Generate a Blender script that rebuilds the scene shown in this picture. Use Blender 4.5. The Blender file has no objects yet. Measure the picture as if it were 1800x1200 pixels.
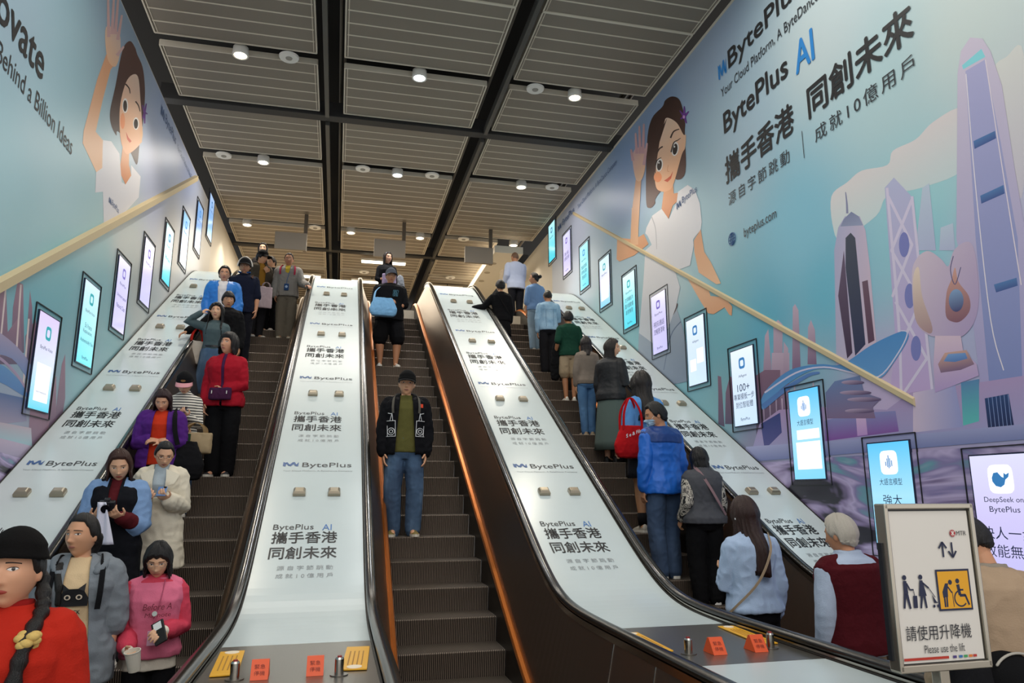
import bpy, bmesh, math, random
from mathutils import Vector, Matrix, noise
from mathutils.bvhtree import BVHTree
random.seed(7)
SC = bpy.context.scene
COL = SC.collection
R = math.radians
T30 = math.tan(R(30))
# ---------------------------------------------------------------- camera
CAMZ = 1.9
YAW, PITCH, ROLL, FPX = R(13.395), R(11.731), R(-0.136), 1276.5
cam_d = bpy.data.cameras.new('camera')
cam_d.sensor_width = 36.0
cam_d.lens = FPX / 1800 * 36.0
cam_d.clip_end = 200
cam = bpy.data.objects.new('camera', cam_d)
COL.objects.link(cam)
_f = Vector((math.sin(YAW) * math.cos(PITCH), math.cos(YAW) * math.cos(PITCH), math.sin(PITCH)))
_r = Vector((math.cos(YAW), -math.sin(YAW), 0))
_u = _r.cross(_f)
CR = _r * math.cos(ROLL) + _u * math.sin(ROLL)
CU = -_r * math.sin(ROLL) + _u * math.cos(ROLL)
CF = _f
cam.matrix_world = Matrix(((CR.x, CU.x, -CF.x, 0), (CR.y, CU.y, -CF.y, 0), (CR.z, CU.z, -CF.z, CAMZ), (0, 0, 0, 1)))
SC.camera = cam
SC.view_settings.view_transform = 'Standard'
SC.view_settings.look = 'None'
SC.view_settings.gamma = 1.0
SC.view_settings.use_curve_mapping = False
SC.view_settings.exposure = -0.45
# ---------------------------------------------------------------- light
wd = bpy.data.worlds.new('hall_light')
SC.world = wd
wd.use_nodes = True
wd.node_tree.nodes['Background'].inputs[0].default_value = (1.0, 0.98, 0.96, 1)
wd.node_tree.nodes['Background'].inputs[1].default_value = 1.4


def area_light(name, loc, rot, sx, sy, power, col):
    d = bpy.data.lights.new(name, 'AREA')
    d.shape = 'RECTANGLE'
    d.size, d.size_y, d.energy, d.color = sx, sy, power, col
    o = bpy.data.objects.new(name, d)
    o.location = loc
    o.rotation_euler = rot
    COL.objects.link(o)
    return o


area_light('concourse_light', (1.0, -2.5, 8.6), (0, 0, 0), 9, 6, 700, (1, 0.97, 0.93))
area_light('hall_light_front', (1.0, 6.0, 8.75), (0, 0, 0), 7, 2.0, 330, (1, 0.95, 0.87))
area_light('hall_light_far', (1.0, 15.2, 8.75), (0, 0, 0), 7, 0.5, 200, (1, 0.93, 0.83))
area_light('upper_hall_light', (1.0, 21.5, 8.7), (0, 0, 0), 7, 4, 480, (1, 0.86, 0.66))

# ---------------------------------------------------------------- helpers


def px_ray(px, py):
    d = CR * ((px - 900) / FPX) - CU * ((py - 600) / FPX) + CF
    return d


def at_x(px, py, x):
    d = px_ray(px, py)
    return Vector((0, 0, CAMZ)) + d * (x / d.x)


def at_y(px, py, y):
    d = px_ray(px, py)
    return Vector((0, 0, CAMZ)) + d * (y / d.y)


def at_z(px, py, z):
    d = px_ray(px, py)
    return Vector((0, 0, CAMZ)) + d * ((z - CAMZ) / d.z)


def lin(c):
    """'#rrggbb' or (r,g,b) 0-255 -> linear rgba"""
    if isinstance(c, str):
        c = [int(c[i:i + 2], 16) for i in (1, 3, 5)]
    o = []
    for v in c[:3]:
        v = v / 255
        o.append(v / 12.92 if v <= 0.04045 else ((v + 0.055) / 1.055) ** 2.4)
    return (o[0], o[1], o[2], 1)


MATS = {}


def mat(name, col, rough=0.6, metal=0.0, spec=0.5, bump=0.0, bscale=40, emit=0, var=0.0, vscale=6, sss=0, sheen=0, stretch=None, aniso=None):
    if name in MATS:
        return MATS[name]
    m = bpy.data.materials.new(name)
    m.use_nodes = True
    nt = m.node_tree
    b = nt.nodes['Principled BSDF']
    c = lin(col)
    b.inputs['Base Color'].default_value = c
    b.inputs['Roughness'].default_value = rough
    b.inputs['Metallic'].default_value = metal
    b.inputs['Specular IOR Level'].default_value = spec
    if sss:
        b.inputs['Subsurface Weight'].default_value = sss
        b.inputs['Subsurface Radius'].default_value = (0.012, 0.005, 0.003)
    if sheen:
        b.inputs['Sheen Weight'].default_value = sheen
    if emit:
        b.inputs['Emission Color'].default_value = c
        b.inputs['Emission Strength'].default_value = emit
    tc = None
    if bump or var:
        tc = nt.nodes.new('ShaderNodeTexCoord')
        mp = nt.nodes.new('ShaderNodeMapping')
        if stretch:
            mp.inputs['Scale'].default_value = stretch
        nt.links.new(tc.outputs['Object'], mp.inputs[0])
    if bump:
        n = nt.nodes.new('ShaderNodeTexNoise')
        n.inputs['Scale'].default_value = bscale
        n.inputs['Detail'].default_value = 3
        nt.links.new(mp.outputs[0], n.inputs['Vector'])
        bp = nt.nodes.new('ShaderNodeBump')
        bp.inputs['Strength'].default_value = bump
        bp.inputs['Distance'].default_value = 0.01
        nt.links.new(n.outputs['Fac'], bp.inputs['Height'])
        nt.links.new(bp.outputs[0], b.inputs['Normal'])
    if var:
        n = nt.nodes.new('ShaderNodeTexNoise')
        n.inputs['Scale'].default_value = vscale
        n.inputs['Detail'].default_value = 4
        nt.links.new(mp.outputs[0], n.inputs['Vector'])
        mx = nt.nodes.new('ShaderNodeMix')
        mx.data_type = 'RGBA'
        mx.inputs['A'].default_value = tuple(max(0, v * (1 - var)) for v in c[:3]) + (1,)
        mx.inputs['B'].default_value = tuple(min(1, v * (1 + var)) for v in c[:3]) + (1,)
        nt.links.new(n.outputs['Fac'], mx.inputs['Factor'])
        nt.links.new(mx.outputs['Result'], b.inputs['Base Color'])
    MATS[name] = m
    return m


def wave_mat(name, ca, cb, axis='Z', scale=10, lo=0.45, hi=0.55, rough=0.8, metal=0.0, bump=0.0, spec=0.4):
    """two-colour stripes along an object axis"""
    if name in MATS:
        return MATS[name]
    m = bpy.data.materials.new(name)
    m.use_nodes = True
    nt = m.node_tree
    b = nt.nodes['Principled BSDF']
    b.inputs['Roughness'].default_value = rough
    b.inputs['Metallic'].default_value = metal
    b.inputs['Specular IOR Level'].default_value = spec
    tc = nt.nodes.new('ShaderNodeTexCoord')
    w = nt.nodes.new('ShaderNodeTexWave')
    w.bands_direction = axis
    w.inputs['Scale'].default_value = scale
    nt.links.new(tc.outputs['Object'], w.inputs['Vector'])
    r = nt.nodes.new('ShaderNodeValToRGB')
    r.color_ramp.elements[0].position = lo
    r.color_ramp.elements[0].color = lin(ca)
    r.color_ramp.elements[1].position = hi
    r.color_ramp.elements[1].color = lin(cb)
    nt.links.new(w.outputs['Fac'], r.inputs['Fac'])
    nt.links.new(r.outputs['Color'], b.inputs['Base Color'])
    if bump:
        bp = nt.nodes.new('ShaderNodeBump')
        bp.inputs['Strength'].default_value = bump
        bp.inputs['Distance'].default_value = 0.006
        nt.links.new(w.outputs['Fac'], bp.inputs['Height'])
        nt.links.new(bp.outputs[0], b.inputs['Normal'])
    MATS[name] = m
    return m


def noise_ramp_mat(name, stops, scale=8, stretch=(1, 1, 1), rough=0.6, detail=3, distortion=0.0):
    if name in MATS:
        return MATS[name]
    m = bpy.data.materials.new(name)
    m.use_nodes = True
    nt = m.node_tree
    b = nt.nodes['Principled BSDF']
    b.inputs['Roughness'].default_value = rough
    tc = nt.nodes.new('ShaderNodeTexCoord')
    mp = nt.nodes.new('ShaderNodeMapping')
    mp.inputs['Scale'].default_value = stretch
    nt.links.new(tc.outputs['Object'], mp.inputs[0])
    n = nt.nodes.new('ShaderNodeTexNoise')
    n.inputs['Scale'].default_value = scale
    n.inputs['Detail'].default_value = detail
    n.inputs['Distortion'].default_value = distortion
    nt.links.new(mp.outputs[0], n.inputs['Vector'])
    r = nt.nodes.new('ShaderNodeValToRGB')
    els = r.color_ramp.elements
    while len(els) < len(stops):
        els.new(0.5)
    for e, (p, c) in zip(els, stops):
        e.position = p
        e.color = lin(c)
    nt.links.new(n.outputs['Fac'], r.inputs['Fac'])
    nt.links.new(r.outputs['Color'], b.inputs['Base Color'])
    MATS[name] = m
    return m


def attr_mat(name, rough=0.4, emit=0.0, spec=0.5):
    if name in MATS:
        return MATS[name]
    m = bpy.data.materials.new(name)
    m.use_nodes = True
    nt = m.node_tree
    b = nt.nodes['Principled BSDF']
    b.inputs['Roughness'].default_value = rough
    b.inputs['Specular IOR Level'].default_value = spec
    a = nt.nodes.new('ShaderNodeAttribute')
    a.attribute_name = 'Col'
    nt.links.new(a.outputs['Color'], b.inputs['Base Color'])
    if emit:
        b.inputs['Base Color'].default_value = (0, 0, 0, 1)
        nt.links.remove(b.inputs['Base Color'].links[0])
        nt.links.new(a.outputs['Color'], b.inputs['Emission Color'])
        b.inputs['Emission Strength'].default_value = emit
    MATS[name] = m
    return m


def tag(o, label=None, cat=None, group=None, kind=None):
    if label:
        o['label'] = label
    if cat:
        o['category'] = cat
    if group:
        o['group'] = group
    if kind:
        o['kind'] = kind
    return o


def empty(name, loc, rz=0):
    o = bpy.data.objects.new(name, None)
    o.location = loc
    o.rotation_euler = (0, 0, rz)
    o.empty_display_size = 0.1
    COL.objects.link(o)
    return o


def mesh_obj(name, me, m=None, parent=None):
    o = bpy.data.objects.new(name, me)
    COL.objects.link(o)
    if m:
        me.materials.append(m)
    if parent:
        o.parent = parent
    return o


def obj(name, bm, m=None, parent=None, smooth=False, recalc=True):
    if recalc:
        bmesh.ops.recalc_face_normals(bm, faces=bm.faces)
    me = bpy.data.meshes.new(name)
    bm.to_mesh(me)
    bm.free()
    if smooth:
        for p in me.polygons:
            p.use_smooth = True
    return mesh_obj(name, me, m, parent)


def box(bm, c, s, rot=None, bev=0.0):
    """box centred at c with full sizes s"""
    r = bmesh.ops.create_cube(bm, size=1.0)
    vs = r['verts']
    M = Matrix.Translation(c) @ (rot.to_4x4() if rot else Matrix.Identity(4)) @ Matrix.Diagonal((s[0], s[1], s[2], 1))
    bmesh.ops.transform(bm, matrix=M, verts=vs)
    if bev:
        es = list({e for v in vs for e in v.link_edges})
        bmesh.ops.bevel(bm, geom=es, offset=bev, segments=2, profile=0.5, affect='EDGES')
    return vs


def cyl(bm, c, r1, r2, h, n=24, rot=None):
    r = bmesh.ops.create_cone(bm, cap_ends=True, segments=n, radius1=r1, radius2=r2, depth=h)
    M = Matrix.Translation(c) @ (rot.to_4x4() if rot else Matrix.Identity(4))
    bmesh.ops.transform(bm, matrix=M, verts=r['verts'])
    return r['verts']


def ellipsoid(bm, c, s, rot=None, u=20, v=14):
    r = bmesh.ops.create_uvsphere(bm, u_segments=u, v_segments=v, radius=1)
    M = Matrix.Translation(c) @ (rot.to_4x4() if rot else Matrix.Identity(4)) @ Matrix.Diagonal((s[0], s[1], s[2], 1))
    bmesh.ops.transform(bm, matrix=M, verts=r['verts'])
    return r['verts']


def loft(bm, rings, caps=True):
    """rings: lists of Vectors of equal length, closed loops"""
    vs = [[bm.verts.new(p) for p in ring] for ring in rings]
    n = len(vs[0])
    for a, b in zip(vs, vs[1:]):
        for i in range(n):
            bm.faces.new((a[i], a[(i + 1) % n], b[(i + 1) % n], b[i]))
    if caps:
        bm.faces.new(vs[0][::-1])
        bm.faces.new(vs[-1])
    return vs


def frame_of(d):
    d = d.normalized()
    a = Vector((0, 0, 1)) if abs(d.z) < 0.9 else Vector((0, 1, 0))
    x = d.cross(a).normalized()
    return x, d.cross(x).normalized()


def tube(bm, pts, rads, n=12, flat=1.0, ends=True):
    """round tapered tube along pts; rads scalars; rounded ends"""
    pts = [Vector(p) for p in pts]
    P, Rr = list(pts), list(rads)
    if ends:
        d0 = (pts[0] - pts[1]).normalized()
        d1 = (pts[-1] - pts[-2]).normalized()
        r0, r1 = rads[0], rads[-1]
        P = [pts[0] + d0 * r0 * 0.95, pts[0] + d0 * r0 * 0.7] + P + [pts[-1] + d1 * r1 * 0.7, pts[-1] + d1 * r1 * 0.95]
        Rr = [r0 * 0.3, r0 * 0.72] + Rr + [r1 * 0.72, r1 * 0.3]
    rings = []
    x = y = None
    for i, p in enumerate(P):
        d = (P[min(i + 1, len(P) - 1)] - P[max(i - 1, 0)]).normalized()
        if x is None:
            x, y = frame_of(d)
        else:
            x = (x - d * x.dot(d)).normalized()
            y = d.cross(x).normalized()
        rings.append([p + x * Rr[i] * math.cos(2 * math.pi * k / n) + y * Rr[i] * flat * math.sin(2 * math.pi * k / n) for k in range(n)])
    return loft(bm, rings)


def cable(bm, pts, r, n=8):
    return tube(bm, pts, [r] * len(pts), n)


def catmull(pts, n=6, closed=False):
    pts = [Vector(p) for p in pts]
    N = len(pts)
    out = []
    for i in range(N if closed else N - 1):
        g = lambda k: pts[k % N] if closed else pts[max(0, min(N - 1, k))]
        p0, p1, p2, p3 = g(i - 1), g(i), g(i + 1), g(i + 2)
        for j in range(n):
            t = j / n
            out.append(0.5 * ((2 * p1) + (p2 - p0) * t + (2 * p0 - 5 * p1 + 4 * p2 - p3) * t * t + (3 * p1 - p0 - 3 * p2 + p3) * t ** 3))
    if not closed:
        out.append(pts[-1])
    return out


def grid(bm, rows):
    vs = [[bm.verts.new(p) for p in row] for row in rows]
    for a, b in zip(vs, vs[1:]):
        for i in range(len(a) - 1):
            bm.faces.new((a[i], a[i + 1], b[i + 1], b[i]))
    return vs


_TXT = {}


def text_mesh(s, res=3, bold=0.0, spacing=1.0):
    """(verts 2d normalised so the ink box is 0..w, 0..h; faces, w, h)"""
    key = (s, res, bold, spacing)
    if key in _TXT:
        return _TXT[key]
    c = bpy.data.curves.new('lettering', 'FONT')
    c.body = s
    c.resolution_u = res
    c.offset = bold
    c.space_character = spacing
    o = bpy.data.objects.new('lettering_source', c)
    COL.objects.link(o)
    dg = bpy.context.evaluated_depsgraph_get()
    me = bpy.data.meshes.new_from_object(o.evaluated_get(dg))
    vs = [(v.co.x, v.co.y) for v in me.vertices]
    fs = [tuple(p.vertices) for p in me.polygons]
    bpy.data.objects.remove(o)
    bpy.data.curves.remove(c)
    bpy.data.meshes.remove(me)
    x0 = min(v[0] for v in vs)
    x1 = max(v[0] for v in vs)
    y0 = min(v[1] for v in vs)
    y1 = max(v[1] for v in vs)
    r = ([(v[0] - x0, v[1] - y0) for v in vs], fs, x1 - x0, y1 - y0)
    _TXT[key] = r
    return r


def put_text(bm, s, fn, w, h, u0=0, v0=0, center=False, res=3, bold=0.0, spacing=1.0):
    """writes s into bm: ink box w x h (h None keeps the aspect) at (u0,v0), mapped through fn(u,v)->Vector"""
    vs, fs, tw, th = text_mesh(s, res, bold, spacing)
    sx = w / tw
    sy = sx if h is None else h / th
    ou = u0 - w / 2 if center else u0
    V = [bm.verts.new(fn(ou + x * sx, v0 + y * sy)) for x, y in vs]
    for f in fs:
        try:
            bm.faces.new([V[i] for i in f])
        except ValueError:
            pass


def put_bold(bm, s, fn, w, h, u0=0, v0=0, center=False, t=0.004, spacing=1.0):
    """heavier strokes: the same text written a few times a hair apart"""
    for i, (a, b) in enumerate(((-t, 0), (t, 0), (0, t), (0, -t))):
        put_text(bm, s, lambda u, v: fn(u + a, v + b), w, h, u0, v0, center, 3, 0.0, spacing)


def sp(x):
    return math.log1p(math.exp(x)) if x < 30 else x


def zn(y):
    """height of the step noses along an escalator"""
    s = 0.14
    z = -0.15 + s * sp((T30 * (y - 6.114) + 0.15) / s)
    return 6.05 - s * sp((6.05 - z) / s)


def zb(y):
    """balustrade / deck base line (deck surface is 0.95 above)"""
    s = 0.14
    z = s * sp(T30 * (y - 6.114) / s)
    return 5.66 - s * sp((5.66 - z) / s)


ESC = (-1.47, 1.08, 3.63)
XL, XR = -3.12, 5.25
CEIL = 8.9
# ================================================================ setting
wall_plain = mat('wall panel beige', '#d9d2c4', 0.45, 0, 0.4)
dark_void = mat('dark ceiling void', '#15130f', 0.9)
beam_m = mat('dark painted steel', '#2b2a2a', 0.6, 0.1)
floor_m = mat('grey granite floor', '#8d8780', 0.35, var=0.25, vscale=60)
trim_m = mat('beige trim', '#cdbb95', 0.55)

bm = bmesh.new(); box(bm, (1, -0.2, -0.25), (16, 13.4, 0.2)); box(bm, (1.0, 12, -0.25), (8.5, 12, 0.2)); obj('floor', bm, floor_m)['kind'] = 'structure'
bm = bmesh.new(); box(bm, (1, 23.6, 5.95), (10, 14.2, 0.2)); obj('floor_upper', bm, mat('upper floor', '#a79d8d', 0.3))['kind'] = 'structure'
bm = bmesh.new(); box(bm, (1, 13.5, 10.0), (16, 37, 0.15)); obj('ceiling', bm, dark_void)['kind'] = 'structure'
bm = bmesh.new()
loft(bm, [[Vector((x, -2, -0.15)), Vector((x, 17.5, -0.15)), Vector((x, 17.5, 8.42)), Vector((x, -2, 8.42))] for x in (XL - 0.2, XL)])
obj('wall_left', bm, wall_plain)['kind'] = 'structure'
bm = bmesh.new()
loft(bm, [[Vector((x, 0.8, -0.15)), Vector((x, 17.5, -0.15)), Vector((x, 17.5, 8.86)), Vector((x, 0.8, 8.86))] for x in (XR, XR + 0.2)])
obj('wall_right', bm, wall_plain)['kind'] = 'structure'
bm = bmesh.new(); box(bm, (XL - 0.14, 24.2, 7.4), (0.2, 13.3, 2.75)); obj('wall_left_upper', bm, wall_plain)['kind'] = 'structure'
bm = bmesh.new(); box(bm, (XR + 0.14, 24.2, 7.4), (0.2, 13.3, 2.75)); obj('wall_right_upper', bm, wall_plain)['kind'] = 'structure'
bm = bmesh.new(); box(bm, (1, 30.7, 7.6), (10, 0.2, 4)); obj('wall_back', bm, mat('warm back wall', '#c8b491', 0.6))['kind'] = 'structure'
# slanted ledge on each wall
def ledge(name, x, sgn, ya, yb, off, dep, hgt):
    bm = bmesh.new()
    z = lambda y: off + T30 * y
    rings = []
    for y in (ya, yb):
        rings.append([Vector((x, y, z(y))), Vector((x + sgn * dep, y, z(y) + 0.02)), Vector((x + sgn * dep, y, z(y) + hgt)), Vector((x, y, z(y) + hgt + 0.02))])
    loft(bm, rings)
    o = obj(name, bm, trim_m)
    o['kind'] = 'structure'
    return o
ledge('trim_1', XL, 1, 2.0, 15.1, 1.9 - 2.44, 0.07, 0.125)
ledge('trim_2', XR, -1, 5.72, 15.62, 1.9 - 2.53, 0.03, 0.075)

# ---- ceiling beams
def beam(name, c, s):
    bm = bmesh.new(); box(bm, c, s, bev=0.01)
    o = obj(name, bm, beam_m); o['kind'] = 'structure'
CX = (-1.835, 1.045, 3.895)
for i, y in enumerate((5.16, 13.08, 21.0)):
    beam('trim_%d' % (3 + i), (1.06, y, 8.99), (8.9, 0.22, 0.3))
    bm = bmesh.new()
for i, x in enumerate((-0.47, 2.55)):
    for j, (a, b) in enumerate(((5.3, 12.93), (13.23, 20.85), (21.15, 28))):
        bm = bmesh.new(); box(bm, (x, (a + b) / 2, 8.86), (0.075, b - a, 0.16), bev=0.008)
        o = obj('trim_%d' % (6 + i * 3 + j), bm, mat('grey steel channel', '#55534f', 0.5, 0.4)); o['kind'] = 'structure'
# ---- slatted metal ceiling panels
slat_m = wave_mat('slatted metal panel', '#7f7569', '#8f8578', 'X', 60, 0.3, 0.7, rough=0.6, metal=0.0, bump=0.1)
rim_m = mat('panel rim', '#d6ccba', 0.5, 0.0)
rows = [(5.4, 7.1), (7.45, 9.2), (9.22, 11.06), (11.38, 12.92), (13.25, 15.0), (15.4, 17.18), (17.2, 18.98), (19.34, 20.86), (21.14, 22.8), (23.1, 24.9), (24.92, 26.7), (27.0, 28.6)]
ordn = ['first', 'second', 'third', 'fourth', 'fifth', 'sixth', 'seventh', 'eighth', 'ninth', 'tenth', 'eleventh', 'twelfth']
coln = ('left', 'middle', 'right')
panel_cache = {}
def ceiling_panel(ci, ri):
    a, b = rows[ri]
    w, L = 2.43, b - a
    x0 = CX[ci]
    if ci == 2 and ri >= 7:
        w, x0 = 1.5, 3.43
    root = empty('ceiling_panel', (x0, (a + b) / 2, CEIL))
    tag(root, '%s slatted grey metal ceiling panel counted from the near end of the %s column' % (ordn[ri], coln[ci]), 'ceiling panel', 'slatted ceiling panels')
    key = (round(L, 2), w)
    if key not in panel_cache:
        b1 = bmesh.new()
        box(b1, (0, 0, 0.03), (w - 0.03, L - 0.03, 0.05))
        n = 6 if L > 1.6 else 5
        b2 = bmesh.new()
        for k in range(1, n):
            box(b2, (0, -L / 2 + L * k / n, 0.002), (w - 0.06, 0.024, 0.008))
        b3 = bmesh.new()
        for s in (-1, 1):
            box(b3, (s * w / 2, 0, 0.04), (0.022, L, 0.1))
            box(b3, (s * (w / 2 - 0.045), 0, 0.012), (0.012, L - 0.05, 0.03))
            box(b3, (0, s * L / 2, 0.04), (w, 0.022, 0.1))
        out = []
        for nm, bb, mm in (('tray', b1, slat_m), ('cross_slats', b2, rim_m), ('rim', b3, rim_m)):
            o = obj(nm, bb, mm, root)
            out.append(o)
        panel_cache[key] = out
    else:
        for o in panel_cache[key]:
            c = o.copy(); COL.objects.link(c); c.parent = root
for ri in range(1, len(rows)):
    for ci in range(3):
        ceiling_panel(ci, ri)
# ---- downlights and round speakers in the gaps between the panels
lens_m = {'w': mat('warm lamp lens', '#fff0d0', 0.3, emit=14), 'c': mat('cool lamp lens', '#e8f6ff', 0.3, emit=14)}
white_m = mat('white painted metal', '#e9e6df', 0.45)
lamps = [((421, 88), 'w'), ((739, 128), 'c'), ((1015, 163), 'w'), ((461, 276), 'w'), ((700, 300), 'c'), ((920, 322), 'w'), ((432, 387), 'w'), ((617, 403), 'w'), ((740, 413), 'w'), ((905, 427), 'w')]
lampy = {0: 11.22, 1: 15.2, 2: 19.16}
rown = ('nearest', 'second', 'third')
def downlight(x, y, k, label, row):
    root = empty('ceiling_downlight', (x, y, 8.8))
    tag(root, label, 'ceiling light', 'round ceiling downlights')
    b = bmesh.new()
    ring = []
    for rr, zz in ((0.085, 0.14), (0.118, 0.12), (0.125, 0.0), (0.125, -0.02), (0.1, -0.02), (0.088, 0.02)):
        ring.append([Vector((rr * math.cos(2 * math.pi * i / 28), rr * math.sin(2 * math.pi * i / 28), zz)) for i in range(28)])
    loft(b, ring, caps=False)
    obj('housing', b, white_m, root, smooth=True)
    b = bmesh.new(); ellipsoid(b, (0, 0, -0.012), (0.094, 0.094, 0.022), u=24, v=10)
    obj('lens', b, lens_m[k], root, smooth=True)
    b = bmesh.new(); cyl(b, (0, 0, 0.2), 0.05, 0.05, 0.2, 12)
    obj('mount', b, beam_m, root)
    d = bpy.data.lights.new('downlight_beam', 'SPOT')
    d.energy = 330 if row < 2 else 160
    d.spot_size = R(105)
    d.spot_blend = 0.7
    d.shadow_soft_size = 0.07
    d.color = (1, 0.9, 0.74) if k == 'w' else (0.95, 0.98, 1)
    o = bpy.data.objects.new('downlight_beam', d)
    o.location = (0, 0, -0.09)
    o.parent = root
    COL.objects.link(o)
for i, ((px, py), k) in enumerate(lamps):
    row = 0 if i < 3 else 1 if i < 6 else 2
    p = at_z(px, py, 8.8)
    lab = '%s round ceiling downlight in the %s row of lamps' % ((('left', 'middle', 'right') if row < 2 else ('leftmost', 'second', 'third', 'rightmost'))[i - (0, 3, 6)[row]], rown[row])
    downlight(p.x, lampy[row], k, lab, row)
spk = [(508, 100, 0), (941, 156, 0), (392, 269, 1), (638, 295, 1), (760, 307, 1), (972, 327, 1), (554, 399, 2), (815, 420, 2), (510, 475, 3), (640, 478, 3), (792, 487, 3)]
spl = ['left one of the two in the nearest row', 'right one of the two in the nearest row', 'first from left in the second row', 'second from left in the second row', 'third from left in the second row', 'last on the right in the second row', 'left one in the third row', 'right one in the third row', 'left one in the farthest row', 'middle one in the farthest row', 'right one in the farthest row']
for (px, py, row), l in zip(spk, spl):
    p = at_z(px, py, 8.86)
    root = empty('ceiling_speaker', (p.x, (11.22, 15.2, 19.16, 22.95)[row], 8.86))
    tag(root, 'white disc ceiling speaker, ' + l, 'ceiling speaker', 'round white ceiling speakers')
    b = bmesh.new(); cyl(b, (0, 0, 0), 0.15, 0.16, 0.03, 32); obj('disc', b, white_m, root)
    b = bmesh.new(); cyl(b, (0, 0, -0.02), 0.05, 0.055, 0.012, 24); obj('grille', b, mat('grey mesh', '#9b968c', 0.7), root)
    b = bmesh.new(); cyl(b, (0, 0, 0.12), 0.05, 0.05, 0.22, 12); obj('mount', b, beam_m, root)
# ---- hanging monitors seen from behind over the upper landing
for nm, (x0, y0, x1, y1) in (('left', (484, 407, 538, 441)), ('middle', (658, 420, 712, 455)), ('right', (817, 433, 866, 465))):
    Y = 18.2
    a, b_ = at_y(x0, y0, Y), at_y(x1, y1, Y)
    c = (a + b_) / 2
    root = empty('hanging_monitor', (c.x, Y, b_.z))
    tag(root, 'grey hanging display seen from its plain back, %s of the three under the far ceiling' % nm, 'monitor', 'hanging monitors')
    w, h = b_.x - a.x, a.z - b_.z
    b = bmesh.new(); box(b, (0, 0, h / 2), (w, 0.1, h), bev=0.01); obj('casing', b, mat('grey monitor back', '#8a8175', 0.5), root)
    b = bmesh.new(); box(b, (w / 2 - 0.04, 0.1, (8.85 - b_.z) / 2 + 0.02), (0.09, 0.09, 8.85 - b_.z)); obj('hanger_post', b, mat('brown post', '#5b5145', 0.5), root)
    b = bmesh.new(); box(b, (0, 0.06, h / 2), (w - 0.06, 0.02, h - 0.06)); obj('screen', b, mat('black glass', '#0a0a0a', 0.2), root)
# ---- linear lamps of the upper hall
for i, (x0, x1, y, z) in enumerate(((0.45, 1.75, 21.4, 8.71), (-2.4, -0.8, 23.4, 8.71), (0.2, 1.5, 23.6, 8.71), (2.9, 3.9, 23.8, 8.71))):
    root = empty('linear_lamp', ((x0 + x1) / 2, y, z))
    tag(root, 'bright linear ceiling lamp, %s' % ('close behind the middle monitor', 'far left above the left escalator', 'far middle behind the long haired woman', 'far right near the white bulkhead')[i], 'lamp', 'linear lamps')
    b = bmesh.new(); box(b, (0, 0, 0.06), (x1 - x0 + 0.04, 0.16, 0.06)); obj('tray', b, white_m, root)
    b = bmesh.new(); box(b, (0, 0, 0.01), (x1 - x0, 0.13, 0.05)); obj('diffuser', b, mat('linear lamp glow', '#fff4dc', 0.4, emit=6), root)
    b = bmesh.new(); box(b, (0, 0, 0.13), (0.03, 0.03, 0.1)); obj('stem', b, beam_m, root)
# ---- white bulkhead with round holes on the right of the upper hall
bm = bmesh.new()
loft(bm, [[Vector((3.95, y, 8.35)), Vector((4.75, y, 8.35)), Vector((4.75, y, 8.55)), Vector((3.95, y, 8.55))] for y in (18.6, 27)])
bk = obj('trim_20', bm, mat('white bulkhead', '#e2dccf', 0.5)); bk['kind'] = 'structure'
bm = bmesh.new()
for k in range(6):
    cyl(bm, (4.12, 19.6 + k * 0.9, 8.346), 0.09, 0.09, 0.01, 20)
o = obj('vent_holes', bm, mat('hole grey', '#b3aa99', 0.7), bk)
# dark cable tray / pipes over the right gap
bm = bmesh.new()
for (x, r_) in ((4.95, 0.05), (5.08, 0.035), (4.9, 0.03)):
    cyl(bm, (x, 20, 9.2), r_, r_, 18, 12, Matrix.Rotation(R(90), 3, 'X'))
for x in (-0.25, -0.18, 2.42):
    cyl(bm, (x, 17, 9.3), 0.025, 0.025, 22, 10, Matrix.Rotation(R(90), 3, 'X'))
o = obj('ceiling_pipes', bm, mat('pipe steel', '#6e675c', 0.5, 0.3)); o['kind'] = 'structure'
# ================================================================ escalators
black_rubber = mat('black handrail rubber', '#15130f', 0.22, 0, 0.6)
chrome = mat('chrome strip', '#b9b4ab', 0.18, 1.0)
steel = mat('brushed stainless steel', '#8f8a82', 0.3, 0.9, bump=0.04, bscale=30, stretch=(1, 12, 12))
inner_m = mat('dark bronze balustrade steel', '#6e6056', 0.33, 0.85, bump=0.03, bscale=20, stretch=(1, 1, 10))
copper = mat('orange copper moulding', '#d27a35', 0.3, 0.75)
step_m = wave_mat('grooved step metal', '#231f1b', '#8a7a6c', 'X', 18, 0.3, 0.8, rough=0.5, metal=0.25, bump=0.6)
tread_m = wave_mat('step tread metal', '#2c2722', '#665b50', 'X', 22, 0.3, 0.7, rough=0.55, metal=0.2, bump=0.5)
YS = [2.6 + 0.2 * i for i in range(9)] + [4.4 + 0.1 * i for i in range(30)] + [7.5 + 0.5 * i for i in range(15)] + [15.0 + 0.1 * i for i in range(21)] + [17.4, 18.0]
YH = [y for y in YS if y <= 16.5]


def y_start(cx, s):
    """the balustrades on the left end a little deeper in the hall"""
    return 3.4 if cx < 0 or (cx < 2 and s < 0) else 2.6


def sweep(name, prof, ys, m, parent, cx, smooth=False):
    """prof: closed loop of (x, base function, height)"""
    bm = bmesh.new()
    loft(bm, [[Vector((cx + x, y, f(y) + h)) for x, f, h in prof] for y in ys])
    return obj(name, bm, m, parent, smooth)


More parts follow.
